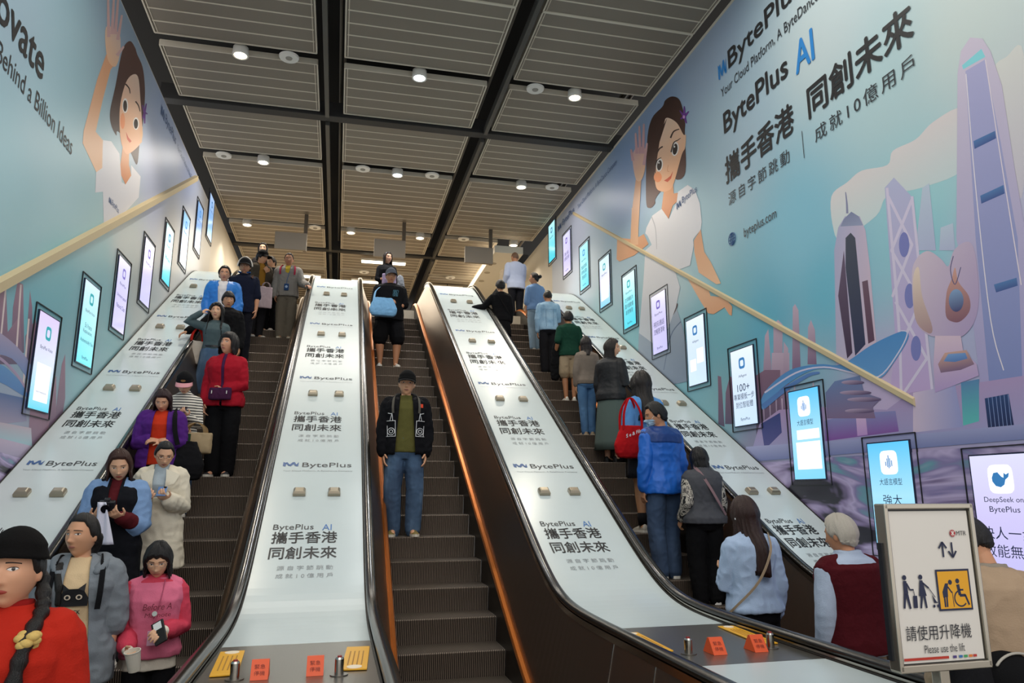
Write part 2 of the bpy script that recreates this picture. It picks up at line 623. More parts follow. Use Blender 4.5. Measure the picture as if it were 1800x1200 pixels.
def escalator(cx, label, gap):
    root = empty('escalator', (0, 0, 0))
    tag(root, label, 'escalator', 'three parallel escalators')
    ks = range(-12, 25)
    cache = {}
    for k in ks:
        y = 8.55 + 0.4 * k
        z = zn(y)
        z0 = zn(y - 0.4)
        bm = bmesh.new()
        # curved riser
        rows_ = []
        drop = max(z - z0, 0.02)
        nr = 5
        prof = [(y + 0.4, z)] + [(y + 0.012, z), (y, z - 0.01)] + [(y + 0.03 * math.sin(math.pi * 0.5 * t / nr) * min(1, drop / 0.2), z - 0.01 - (drop + 0.02) * t / nr) for t in range(1, nr + 1)]
        vs = grid(bm, [[Vector((cx - 0.507, yy, zz)), Vector((cx + 0.507, yy, zz))] for yy, zz in prof])
        bm.faces.ensure_lookup_table()
        for f in bm.faces:
            f.material_index = 1 if f.calc_center_median().z > z - 0.001 else 0
        # underside to give the step its thickness
        a = [bm.verts.new((cx + s, y + 0.42, z - drop - 0.04)) for s in (-0.507, 0.507)]
        bm.faces.new((vs[-1][0], vs[-1][1], a[1], a[0]))
        o = obj('step', bm, step_m, root)
        o.data.materials.append(tread_m)
        if k == -12:
            continue
    bm = bmesh.new(); box(bm, (cx, 3.0, -0.146), (1.0, 1.5, 0.012)); obj('landing_plate', bm, steel, root)
    bm = bmesh.new(); box(bm, (cx, 18.9, 6.056), (1.0, 1.4, 0.02)); obj('landing_plate', bm, steel, root)
    for s in (-1, 1):
        ya = y_start(cx, s)
        YH = [y for y in YS if ya - 0.01 <= y <= 16.5]
        f = lambda pr: [(x * s, g, h) for x, g, h in pr]
        sweep('skirt', f([(0.508, zn, -0.3), (0.53, zn, -0.3), (0.53, zn, 0.26), (0.508, zn, 0.26)]), [y for y in YS if y >= ya - 0.01], mat('black skirt', '#14120f', 0.35, 0.4), root, cx)
        sweep('skirt_moulding', f([(0.505, zn, 0.25), (0.562, zn, 0.25), (0.562, zn, 0.285), (0.545, zn, 0.298), (0.518, zn, 0.275)]), [y for y in YS if ya - 0.01 <= y < 17.5], copper if gap else mat('bronze moulding', '#6b5a49', 0.35, 0.8), root, cx)
        ip = sweep('inner_panel', f([(0.56, zn, 0.28), (0.62, zn, 0.28), (0.75, zb, 0.94), (0.735, zb, 0.94)]), YH, inner_m, root, cx)
        bm = bmesh.new()
        for yy in (3.6, 4.1, 4.75):
            bm2 = [Vector((cx + s * (0.558 + (0.175 * t)), yy, zn(yy) + 0.3 + (zb(yy) + 0.93 - zn(yy) - 0.3) * t)) for t in (0.0, 1.0)]
            tube(bm, bm2, [0.0035, 0.0035], 6)
        obj('panel_seams', bm, chrome, ip)
        sweep('rail_guide', f([(0.728, zb, 0.93), (0.80, zb, 0.93), (0.80, zb, 0.975), (0.728, zb, 0.975)]), YH, chrome, root, cx)
        # rounded rubber handrail
        hp = [(0.765 + 0.043 * math.cos(a), zb, 1.0 + 0.03 * math.sin(a)) for a in [2 * math.pi * i / 14 for i in range(14)]]
        bm = bmesh.new()
        ys = YH
        loft(bm, [[Vector((cx + x * s, y, g(y) + h)) for x, g, h in hp] for y in ys])
        # newel loops at both ends
        for y0, dirn in ((ya, -1), (16.5, 1)):
            zc = zb(y0) + 1.0 - 0.3
            path = [Vector((cx + s * 0.765, y0 + dirn * 0.3 * math.sin(a), zc + 0.3 * math.cos(a))) for a in [math.pi * i / 10 for i in range(11)]]
            if dirn > 0:
                path = path[:7]
            tube(bm, path, [0.04] * len(path), 12)
        obj('handrail', bm, black_rubber, root, smooth=True)
        # newel body
        bm = bmesh.new()
        for y0, dirn in ((ya, -1), (16.5, 1)):
            zc = zb(y0) + 0.66
            pts = [Vector((0, y0, -0.13 + (0 if dirn < 0 else 6.18))), Vector((0, y0, zc + 0.28))] + [Vector((0, y0 + dirn * 0.26 * math.sin(a), zc + 0.26 * math.cos(a))) for a in [math.pi * i / 8 for i in range(9)]]
            if dirn > 0:
                pts = [p for p in pts if p.z > 6.05] + [Vector((0, y0 + 0.05, 6.06))]
            loft(bm, [[Vector((cx + s * (0.72 + dx), p.y, p.z)) for p in pts] for dx in (0, 0.07)])
        obj('newel', bm, inner_m, root)
    return root


escalator(ESC[0], 'left escalator crowded with people coming down', 0)
escalator(ESC[1], 'middle escalator with a capped man in jeans coming down', 1)
escalator(ESC[2], 'right escalator with people going up seen from behind', 2)

# ================================================================ advertising decks between the escalators
deck_m = mat('white satin deck sheet', '#c4cfd0', 0.26, 0, 0.45, var=0.03, vscale=3)
ink = mat('black ink', '#2a2a2c', 0.5)
ink_grey = mat('grey ink', '#8b9093', 0.5)
ink_blue = mat('blue ink', '#3a6fb0', 0.5)
ink_navy = mat('navy logo ink', '#3d5f93', 0.5)
knob_m = mat('champagne metal stop block', '#a59a87', 0.35, 0.7)
deck_side = mat('deck edge trim', '#2a2622', 0.4, 0.5)


def logo_mark(bm, fn, u0, v0, w, h):
    """four slanted blue bars"""
    def bar(a, b, c, d):
        bm.faces.new([bm.verts.new(fn(u0 + x * w, v0 + y * h)) for x, y in (a, b, c, d)])
    bar((0.0, 1.0), (0.0, 0.12), (0.18, 0.0), (0.22, 0.75))
    bar((0.14, 0.85), (0.36, 0.12), (0.46, 0.35), (0.26, 0.95))
    bar((0.36, 0.25), (0.62, 1.0), (0.7, 0.55), (0.5, 0.05))
    bar((0.6, 0.95), (0.78, 0.1), (0.9, 0.25), (0.74, 1.0))
    bar((0.8, 0.2), (1.0, 1.0), (1.0, 0.12), (0.9, 0.0))


def deck(x0, x1, label, edges):
    root = empty('advertising_deck', ((x0 + x1) / 2, 5.2, 0))
    tag(root, label, 'advertising deck', 'white advertising decks')
    cx = (x0 + x1) / 2
    w = x1 - x0
    off = Vector((-cx, -5.2, 0))
    sc = min(1, w / 0.94)

    def strip(name, ya, yb, m, dz=0.0, th=0.05):
        ys = [ya] + [y for y in YS if ya < y < yb] + [yb]
        bm = bmesh.new()
        loft(bm, [[Vector((x0, y, zb(y) + 0.95 + dz)) + off, Vector((x1, y, zb(y) + 0.95 + dz)) + off, Vector((x1, y, zb(y) + 0.95 - th)) + off, Vector((x0, y, zb(y) + 0.95 - th)) + off] for y in ys])
        return obj(name, bm, m, root)
    strip('ad_sheet', 5.14, 16.3, deck_m)
    strip('steel_plate', 3.97, 5.138, steel)
    ya = 2.6 if cx > 1 else 3.4
    strip('lower_sheet', ya, 3.968, deck_m)
    bm = bmesh.new()
    for xx in (x0 + 0.006, x1 - 0.006):
        loft(bm, [[Vector((xx - 0.006, y, zb(y) + 0.92)) + off, Vector((xx + 0.006, y, zb(y) + 0.92)) + off, Vector((xx + 0.006, y, zb(y) + 0.958)) + off, Vector((xx - 0.006, y, zb(y) + 0.958)) + off] for y in YS if ya - 0.01 <= y <= 16.3])
    obj('edge_trim', bm, deck_side, root)
    # body below the deck
    bm = bmesh.new()
    loft(bm, [[Vector((x0 + 0.02, y, -0.15 if y < 6 else max(0, zb(y) - 0.4))) + off, Vector((x1 - 0.02, y, -0.15 if y < 6 else max(0, zb(y) - 0.4))) + off, Vector((x1 - 0.02, y, zb(y) + 0.9)) + off, Vector((x0 + 0.02, y, zb(y) + 0.9)) + off] for y in YS if ya - 0.01 <= y <= 16.3])
    obj('casing', bm, inner_m, root)
    c30 = math.cos(R(30))
    for k in range(4):
        dy = 2.235 * k

        def fn(u, v, yy=0):
            y = yy + v * c30
            return Vector((cx + u, y, zb(y) + 0.9535)) + off
        F = lambda y: (lambda u, v: fn(u, v, y + dy))
        for nm, m, heavy, txt, y, w_, h_, u_, spc in (
                ('title_lettering', ink, 0, 'BytePlus', 7.155, 0.36, 0.115, -0.17, 1), ('title_lettering', ink_blue, 0, 'AI', 7.165, 0.085, 0.1, 0.13, 1),
                ('headline_lettering', ink, 0.0022, '攜手香港', 6.985, 0.57, 0.185, -0.06, 1), ('headline_lettering', ink, 0.0022, '同創未來', 6.775, 0.57, 0.185, -0.06, 1),
                ('fine_lettering', ink_grey, 0, '源自字節跳動', 6.625, 0.46, 0.068, -0.03, 1.5), ('fine_lettering', ink_grey, 0, '成就10億用戶', 6.52, 0.46, 0.068, -0.03, 1.5),
                ('logo_lettering', ink, 0, 'BytePlus', 8.2, 0.52, 0.13, 0.09, 1), ('fine_lettering', ink_grey, 0, 'Your Cloud Platform, A ByteDance Company', 8.135, 0.72, 0.034, 0, 1)):
            b = bmesh.new()
            if heavy:
                put_bold(b, txt, F(y), w_ * sc, h_, u0=u_ * sc, center=True, t=heavy)
            else:
                put_text(b, txt, F(y), w_ * sc, h_, u0=u_ * sc, center=True, spacing=spc)
            o = obj(nm, b, m, root)
            if m is ink_blue:
                o['label'] = 'blue lettering AI'
        b = bmesh.new()
        logo_mark(b, F(8.235), -0.37 * sc, 0, 0.16 * sc, 0.1)
        obj('logo_mark', b, ink_navy, root)
    kn = None
    for k in range(4):
        for s in (-1, 1):
            y = 7.74 + 2.235 * k
            if kn is None:
                b = bmesh.new()
                rings = []
                for q, (a, h) in enumerate(((0.0, 0.0), (0.0, 0.03), (0.012, 0.05), (0.022, 0.058))):
                    rings.append([Vector((sx * (0.06 - a), sy * (0.05 - a), h)) for sx, sy in ((-1, -1), (1, -1), (1, 1), (-1, 1))])
                loft(b, rings)
                kn = obj('stop_block', b, knob_m, root)
                o = kn
            else:
                o = kn.copy(); COL.objects.link(o); o.parent = root
            o.location = Vector((cx + s * 0.17 * sc + 0.01, y, zb(y) + 0.952)) + off
            o.rotation_euler = (R(30), 0, 0)
    return root


deck(XL + 0.02, -2.27, 'white advertising deck running along the left wall beside the left escalator', 0)
deck(-0.665, 0.275, 'white advertising deck between the left escalator and the middle escalator', 0)
deck(1.885, 2.825, 'white advertising deck between the middle escalator and the right escalator', 0)
deck(4.435, XR - 0.02, 'white advertising deck running along the right wall beside the right escalator', 0)
# ---- small things on the steel plates
yel = mat('yellow notice plastic', '#e9ad22', 0.4)
org = mat('orange warning plastic', '#e2541f', 0.45)
ZD = 0.95
def notice(x, y, L, w, lab, rz=0, up=True):
    root = empty('warning_notice', (x, y, ZD + 0.003), rz)
    tag(root, lab, 'notice', 'yellow notices on the steel plates')
    b = bmesh.new(); box(b, (0, 0, 0.004), (w, L, 0.008), bev=0.002); obj('plate', b, yel, root)
    b = bmesh.new()
    for k in range(4):
        box(b, (-w * 0.28 + k * w * 0.18, -0.02, 0.009), (w * 0.05, L * 0.6, 0.001))
    obj('printed_lines', b, mat('brown print', '#a87312', 0.5), root)
    e = (1 if up else -1) * L * 0.42
    b = bmesh.new(); cyl(b, (0, e, 0.009), w * 0.3, w * 0.3, 0.003, 24); obj('badge', b, mat('pale badge', '#efe0c8', 0.5), root)
notice(-0.55, 4.66, 0.62, 0.14, 'yellow notice plate at the left edge of the central steel plate', R(3))
notice(0.16, 4.62, 0.6, 0.14, 'yellow notice plate at the right edge of the central steel plate', R(-4), False)
notice(1.99, 4.64, 0.6, 0.11, 'narrow yellow notice plate at the left edge of the right steel plate', R(-2))
notice(2.74, 4.7, 0.62, 0.12, 'yellow notice plate at the right edge of the right steel plate', R(-4))
def wedge(x, y, lab, txt=True):
    root = empty('warning_wedge', (x, y, ZD + 0.001))
    root.scale = (0.68, 0.68, 0.68)
    tag(root, lab, 'warning wedge', 'orange warning wedges on the steel plates')
    b = bmesh.new()
    loft(b, [[Vector((xx, -0.1, 0)), Vector((xx, 0.1, 0)), Vector((xx, 0.012, 0.13)), Vector((xx, -0.012, 0.13))] for xx in (-0.065, 0.065)])
    obj('body', b, org, root)
    b = bmesh.new()
    S = lambda u, v: Vector((u, -0.1 + v * 0.56 - 0.0025, v * 0.828 + 0.0015))
    put_text(b, '緊急', S, 0.08, 0.035, u0=0, v0=0.085, center=True)
    put_text(b, '停機', S, 0.08, 0.035, u0=0, v0=0.035, center=True)
    obj('lettering', b, mat('dark red print', '#8a2a12', 0.5), root)
wedge(-0.345, 4.3, 'orange triangular wedge, left of the two on the central steel plate')
wedge(-0.065, 4.32, 'orange triangular wedge, right of the two on the central steel plate')
wedge(2.27, 4.26, 'orange triangular wedge, left of the two on the right steel plate')
wedge(2.55, 4.27, 'orange triangular wedge, right of the two on the right steel plate')
def post(x, y, lab):
    root = empty('chrome_button_post', (x, y, ZD + 0.001))
    root.scale = (0.8, 0.8, 0.8)
    tag(root, lab, 'button post', 'chrome posts on the steel plates')
    b = bmesh.new(); cyl(b, (0, 0, 0.05), 0.03, 0.03, 0.1, 24); cyl(b, (0, 0, 0.106), 0.03, 0.022, 0.012, 24); obj('sleeve', b, chrome, root, smooth=False)
    b = bmesh.new(); cyl(b, (0, 0, 0.115), 0.016, 0.014, 0.012, 20); obj('button', b, mat('red button', '#8f1f16', 0.4), root)
    b = bmesh.new(); cyl(b, (0, 0, 0.003), 0.06, 0.06, 0.006, 28); obj('flange', b, steel, root)
post(-0.47, 4.28, 'chrome post left of the orange wedges on the central steel plate')
post(0.06, 4.25, 'chrome post right of the orange wedges on the central steel plate')
post(2.1, 4.27, 'chrome post left of the orange wedges on the right steel plate')
post(2.67, 4.3, 'chrome post right of the orange wedges on the right steel plate')
# ================================================================ printed murals on both walls
print_m = attr_mat('printed wall film', 0.42, spec=0.35)


class Print:
    """flat printed shapes on one wall; every shape sits a fraction of a millimetre above the last"""
    def __init__(self, x, sgn, off=0.0035):
        self.x, self.s, self.n, self.off = x, sgn, 0, off
        self.new()

    def new(self):
        self.bm = bmesh.new()
        self.col = self.bm.loops.layers.float_color.new('Col')

    def nx(self):
        self.n += 1
        return self.x + self.s * (self.off + 0.00005 * self.n)

    def pt(self, p):
        q = at_x(p[0], p[1], self.x)
        return Vector((0, q.y, q.z))

    def face(self, pts, ca, cb=None, axis=None):
        """pts in wall coordinates (y,z); colour runs ca -> cb along axis ((y,z),(y,z))"""
        x = self.nx()
        bm2 = bmesh.new()
        vs = [bm2.verts.new((x, p[1], p[2])) for p in pts]
        try:
            f = bm2.faces.new(vs)
        except ValueError:
            bm2.free(); return
        f.normal_update()
        bmesh.ops.triangulate(bm2, faces=[f])
        ca, cb = lin(ca), lin(cb or ca)
        zs = [p[2] for p in pts]
        if axis is None:
            a, b = Vector((0, 0, max(zs))), Vector((0, 0, min(zs)))
        else:
            a, b = (Vector((0, q[1], q[2])) for q in axis)
        d = b - a
        L = max(d.length_squared, 1e-9)
        mp = {}
        for v in bm2.verts:
            mp[v] = self.bm.verts.new(v.co)
        for f in bm2.faces:
            try:
                g = self.bm.faces.new([mp[v] for v in f.verts])
            except ValueError:
                continue
            for lp in g.loops:
                t = max(0, min(1, (Vector((0, lp.vert.co.y, lp.vert.co.z)) - a).dot(d) / L))
                lp[self.col] = [ca[i] * (1 - t) + cb[i] * t for i in range(4)]
        bm2.free()

    def poly(self, px, ca, cb=None, axis=None, smooth=False):
        P = [self.pt(p) for p in px]
        if axis:
            axis = [self.pt(p) for p in axis]
        if smooth:
            P = catmull(P, 5, True)
        self.face(P, ca, cb, axis)

    def ell(self, c, rx, ry, ca, cb=None, tilt=0):
        t = R(tilt)
        self.poly([(c[0] + rx * math.cos(a) * math.cos(t) - ry * math.sin(a) * math.sin(t), c[1] + rx * math.cos(a) * math.sin(t) + ry * math.sin(a) * math.cos(t)) for a in [2 * math.pi * i / 22 for i in range(22)]], ca, cb)

    def stroke(self, px, w0, w1, ca, cb=None):
        """tapered brush stroke, widths in photograph pixels at the place it is printed"""
        pts = catmull([Vector((p[0], p[1], 0)) for p in px], 5)
        L, Rt = [], []
        n = len(pts)
        for i, p in enumerate(pts):
            d = pts[min(i + 1, n - 1)] - pts[max(i - 1, 0)]
            d.normalize()
            w = w0 + (w1 - w0) * i / (n - 1)
            q = Vector((-d.y, d.x, 0)) * w / 2
            L.append(p + q); Rt.append(p - q)
        d = (pts[-1] - pts[-2]).normalized()
        tip = [pts[-1] + d * w1 * 0.45 + Vector((-d.y, d.x, 0)) * w1 * 0.25 * k for k in (1, -1)]
        self.poly([(p.x, p.y) for p in L + tip + Rt[::-1]], ca, cb)

    def done(self, name, parent, m=None, label=None):
        o = obj(name, self.bm, m or print_m, parent, recalc=False)
        if label:
            o['label'] = label
        self.new()
        return o


def gradient_wall(name, x, sgn, outline, samples, cell=0.16):
    """background film: colour field interpolated from a few print colours (y,z,colour)"""
    bm = bmesh.new()
    col = bm.loops.layers.float_color.new('Col')
    y0, y1 = min(p[0] for p in outline), max(p[0] for p in outline)
    z0, z1 = min(p[1] for p in outline), max(p[1] for p in outline)
    ny, nz = int((y1 - y0) / cell) + 1, int((z1 - z0) / cell) + 1
    V = [[bm.verts.new((x + sgn * 0.003, y0 + (y1 - y0) * i / ny, z0 + (z1 - z0) * j / nz)) for i in range(ny + 1)] for j in range(nz + 1)]
    cache = {}
    for row in V:
        for v in row:
            tw, c = 0, [0, 0, 0]
            for (sy, sz, sc) in samples:
                d2 = (v.co.y - sy) ** 2 + (v.co.z - sz) ** 2
                w = 1 / (d2 + 0.12) ** 1.7
                tw += w
                for i in range(3):
                    c[i] += w * sc[i]
            cache[v] = (c[0] / tw, c[1] / tw, c[2] / tw, 1)
    for j in range(nz):
        for i in range(ny):
            f = bm.faces.new((V[j][i], V[j][i + 1], V[j + 1][i + 1], V[j + 1][i]))
            for lp in f.loops:
                lp[col] = cache[lp.vert]
    return obj(name, bm, print_m, None, recalc=False)


def wall_samples(x, L):
    out = []
    for (px, py), c in L:
        p = at_x(px, py, x)
        out.append((p.y, p.z, lin(c)[:3]))
    return out


def wall_text(bm, x, sgn, s, y0, z0, w, h, off, bold=0.0, spacing=1.0, res=3):
    """text on a wall; y0 is where the line begins as read, z0 its bottom"""
    d = -sgn if sgn > 0 else 1
    fn = lambda u, v: Vector((x + sgn * off, y0 + (u if sgn > 0 else -u), z0 + v))
    if bold:
        for i, (a, b) in enumerate(((-bold, 0), (bold, 0), (0, bold), (0, -bold))):
            put_text(bm, s, lambda u, v: fn(u + a, v + b) + Vector((sgn * 0.0002 * i, 0, 0)), w, h, spacing=spacing, res=res)
    else:
        put_text(bm, s, fn, w, h, spacing=spacing, res=res)


def wall_logo(bm, x, sgn, y0, z0, w, h, off):
    logo_mark(bm, lambda u, v: Vector((x + sgn * off, y0 + (u if sgn > 0 else -u), z0 + v)), 0, 0, w, h)


SKIN, SKIN2, HAIR, HAIR2 = '#f0c09a', '#e0a27a', '#3b2420', '#5b3a33'

# ---------------------------------------------------------------- right wall
smp = [((1100, 330), '#86a3d2'), ((1010, 410), '#b3bcd6'), ((1240, 60), '#a5b7d0'), ((1150, 200), '#8fa9d0'), ((1300, 250), '#b0c8d8'), ((1450, 60), '#c3d2d6'), ((1560, 150), '#b9d5da'), ((1700, 40), '#d3e0dd'), ((1780, 200), '#d6dcdc'),
       ((1240, 440), '#a5cbd8'), ((1400, 420), '#84c6dd'), ((1450, 520), '#66bdd6'), ((1350, 560), '#58b2ce'), ((1270, 560), '#71bac8'), ((1230, 640), '#7ab6c6'), ((1640, 330), '#a9dbe0'), ((1620, 420), '#8fd0dc'), ((1180, 480), '#b8d2da'), ((1090, 470), '#a8c6d8'), ((1120, 600), '#8cc3ce'),
       ((985, 480), '#bdc6d4'), ((1040, 480), '#b9c8d6'), ((1060, 540), '#a5c9d2'), ((1260, 700), '#86b8c2'), ((1420, 640), '#8fbcd0'), ((1560, 690), '#cdb8dc'), ((1780, 400), '#c8bfdc'), ((1780, 600), '#b3b3d8'), ((1400, 760), '#aab0cc'), ((1340, 800), '#8f8aa8'), ((1600, 850), '#b8a6cc'), ((1800, 1000), '#a39cc6'), ((1420, 900), '#a592ba')]
root = gradient_wall('advertising_mural', XR, -1, [(1.0, 0.1), (17.48, 8.8)], wall_samples(XR, smp))
tag(root, 'large blue city mural with a waving woman printed along the right wall', 'mural')
P = Print(XR, -1)
# clouds
P.poly([(1465, 400), (1462, 345), (1490, 320), (1515, 300), (1560, 290), (1570, 265), (1610, 245), (1640, 215), (1690, 190), (1700, 240), (1690, 300), (1620, 330), (1560, 345), (1540, 380), (1480, 420)], '#e6dcdc', '#cfe0e2', smooth=True)
P.poly([(1745, 130), (1770, 100), (1800, 95), (1800, 330), (1775, 330), (1752, 240)], '#e2e2dd', '#d3cbd8', smooth=True)
P.done('cloud_print', root)
# far skyline
for a in ([(1340, 700), (1345, 590), (1351, 578), (1356, 640), (1357, 720)], [(1360, 720), (1360, 570), (1368, 562), (1376, 570), (1376, 720)], [(1356, 720), (1357, 620), (1388, 620), (1388, 720)], [(1393, 650), (1394, 540), (1398, 534), (1404, 545), (1408, 650)], [(1420, 640), (1421, 575), (1426, 562), (1433, 580), (1436, 640)], [(1376, 720), (1378, 600), (1386, 612), (1387, 720)]):
    P.poly(a, '#c9b2c6', '#84698a')
for a in ([(1263, 690), (1262, 660), (1268, 662), (1270, 690), (1274, 750), (1263, 745)], [(1275, 745), (1276, 690), (1283, 662), (1288, 662), (1290, 745)], [(1330, 770), (1329, 660), (1345, 650), (1372, 650), (1372, 770)]):
    P.poly(a, '#8a6a80', '#5b506e')
for k in range(9):
    xx = 1342 + k * 11
    P.stroke([(xx, 700 - (k % 3) * 14), (xx + 2, 745)], 2, 2, '#d9c3d4', '#8d7a9c')
for a in ([(1610, 440), (1622, 330), (1634, 322), (1646, 440)], [(1652, 440), (1654, 400), (1676, 392), (1680, 440)]):
    P.poly(a, '#c5d3e4', '#b9c0de')
P.done('skyline_print', root)
# dark tall tower
P.poly([(1471, 650), (1467, 440), (1474, 400), (1486, 380), (1512, 380), (1522, 405), (1530, 470), (1541, 600), (1535, 650)], '#b3b2d2', '#d6c0d2', axis=[(1470, 500), (1540, 500)])
P.poly([(1478, 398), (1484, 385), (1497, 372), (1510, 380), (1518, 396)], '#7e86a8', '#9aa2c0')
P.stroke([(1490, 375), (1489, 355), (1487, 338)], 4, 1.5, '#8a8cae')
P.poly([(1487, 470), (1487, 418), (1496, 409), (1504, 418), (1522, 605), (1504, 625)], '#3d4658', '#2a3356')
P.poly([(1474, 520), (1484, 440), (1499, 620), (1490, 630)], '#62506c', '#3e2c4a')
P.poly([(1516, 495), (1526, 492), (1538, 598), (1527, 604)], '#6e5266', '#5b3d55')
# lattice tower
P.poly([(1556, 330), (1572, 312), (1603, 345), (1611, 430), (1640, 690), (1565, 690), (1575, 600)], '#bdc0df', '#c7addb')
for a in ([(1562, 345), (1604, 430)], [(1604, 350), (1568, 440)], [(1604, 430), (1570, 520)], [(1568, 440), (1618, 530)], [(1618, 530), (1580, 620)], [(1575, 530), (1630, 630)], [(1630, 630), (1590, 690)], [(1560, 330), (1580, 560), (1585, 690)], [(1604, 345), (1622, 520), (1640, 690)]):
    P.stroke(a, 5, 5, '#dcd2ea')
for c in ((1590, 430), (1600, 520), (1611, 612)):
    P.ell(c, 9, 22, '#7e83c2')
# round topped tower
P.poly([(1682, 420), (1684, 130), (1690, 90), (1706, 66), (1728, 68), (1742, 90), (1762, 150), (1785, 300), (1806, 420), (1830, 730), (1732, 740), (1706, 520)], '#d8cde0', '#a9a3d2')
P.poly([(1692, 115), (1726, 86), (1733, 100), (1694, 122)], '#8fdfe8')
P.poly([(1698, 125), (1732, 105), (1760, 250), (1790, 420), (1800, 720), (1745, 730), (1716, 420)], '#b6b4dc', '#8290c6')
for a in ([(1712, 248), (1750, 230), (1752, 243), (1714, 262)], [(1724, 344), (1765, 325), (1767, 340), (1726, 358)], [(1748, 500), (1788, 488), (1790, 502), (1752, 514)]):
    P.poly(a, '#5a83b8', '#4a5f9a')
P.stroke([(1699, 130), (1716, 330), (1742, 560), (1765, 650)], 1.6, 2, '#efe6ee')
P.stroke([(1733, 105), (1762, 290), (1796, 500)], 1.6, 2, '#efe2ea')
P.done('tower_print', root)
# podium, blue swoosh and flower shaped sculpture
P.poly([(1336, 745), (1370, 720), (1450, 715), (1560, 720), (1600, 690), (1802, 660), (2060, 622), (2060, 735), (1802, 770), (1560, 780), (1320, 800)], '#b79cc6', '#a3a4d0')
P.poly([(1338, 745), (1372, 725), (1375, 760), (1345, 790)], '#3d4a86', '#5a5896')
P.poly([(1450, 740), (1490, 727), (1575, 722), (1581, 758), (1452, 775)], '#8e95c6', '#8c5aa8')
P.poly([(1505, 727), (1522, 725), (1526, 764), (1508, 766)], '#dcbfe0', '#c59ad6')
P.poly([(1606, 690), (1680, 676), (1694, 750), (1606, 760)], '#d9c6dc', '#9aa0d2', axis=[(1606, 700), (1690, 700)])
P.poly([(1690, 672), (1722, 666), (1722, 740), (1694, 748)], '#5e8cb8', '#64c4c0')
P.poly([(1732, 700), (1774, 692), (1784, 750), (1738, 752)], '#2e4878', '#26305a')
for k in range(6):
    P.stroke([(1738 + 7 * k, 698 - k), (1744 + 7 * k, 750)], 1, 1, '#8ea2d2')
P.poly([(1312, 785), (1560, 768), (1802, 745), (2060, 714), (2060, 740), (1802, 772), (1560, 792), (1310, 812)], '#b3b5dc', '#7d86b8')
# turned tower
P.poly([(1455, 735), (1452, 690), (1468, 670), (1512, 660), (1520, 690), (1550, 700), (1535, 715), (1540, 735)], '#6f86b4', '#8a6f8e')
for c, rx in (((1500, 672), 20), ((1505, 690), 28), ((1520, 702), 30), ((1512, 722), 26)):
    P.ell(c, rx, 4, '#b9a4c0', '#54426a')
P.done('podium_print', root)
P.poly([(1338, 705), (1352, 680), (1390, 650), (1440, 640), (1480, 640), (1530, 608), (1570, 588), (1592, 582), (1597, 596), (1570, 640), (1545, 665), (1500, 655), (1440, 648), (1395, 668), (1350, 705), (1342, 720)], '#4f8fcb', '#6aa0d6', smooth=True)
P.stroke([(1345, 690), (1400, 655), (1450, 645), (1500, 655), (1545, 662), (1580, 620), (1596, 586), (1585, 581)], 3, 2, '#d8d2ea')
P.stroke([(1342, 715), (1380, 685), (1420, 660), (1440, 655)], 10, 4, '#5c86c4')
P.done('swoosh_print', root)
P.poly([(1610, 560), (1604, 485), (1612, 455), (1632, 441), (1655, 455), (1668, 468), (1678, 440), (1700, 425), (1714, 440), (1722, 510), (1716, 560), (1694, 590), (1665, 592), (1632, 588)], '#d9c7d6', '#b6a2c8', axis=[(1605, 480), (1720, 560)], smooth=True)
P.poly([(1610, 560), (1606, 490), (1616, 470), (1622, 520), (1640, 575), (1632, 585)], '#efd9c8', '#b08f92', smooth=True)
P.poly([(1664, 555), (1665, 515), (1674, 490), (1680, 470), (1686, 495), (1704, 520), (1706, 545), (1692, 563), (1678, 566)], '#d9a596', '#8a6070', smooth=True)
P.ell((1682, 528), 13, 20, '#8aa8ce', '#4a4a78')
P.stroke([(1677, 450), (1672, 475), (1680, 500), (1690, 470)], 1.5, 1.5, '#5b5a86')
P.poly([(1645, 590), (1690, 590), (1694, 615), (1718, 640), (1722, 660), (1645, 690), (1642, 640)], '#e3c9d8', '#b79fd0')
P.poly([(1650, 640), (1662, 620), (1700, 615), (1714, 640), (1690, 650), (1655, 655)], '#d6ab9c', '#7f6688')
P.poly([(1660, 635), (1668, 622), (1698, 620), (1702, 630), (1680, 636)], '#7ea6da', '#5c83c0')
P.done('flower_sculpture_print', root)
# rippled water at the foot
bm = bmesh.new()
x = XR - 0.0085
pts = [at_x(*p, XR) for p in ((1290, 818), (1420, 806), (1600, 795), (1802, 778), (2060, 752))]
for a, b in zip(pts, pts[1:]):
    bm.faces.new([bm.verts.new((x, q.y, q.z)) for q in (a, b)] + [bm.verts.new((x, q.y, 0.1)) for q in (b, a)])
obj('water_print', bm, noise_ramp_mat('printed ripples', [(0.0, '#1c1a24'), (0.40, '#2b2836'), (0.47, '#8f7fa8'), (0.53, '#c3b4da'), (0.6, '#8a7fae'), (0.66, '#6f9fb0'), (1.0, '#e2d6ea')], 0.9, (1, 0.8, 3.0), 0.35, 3, 1.2), root)
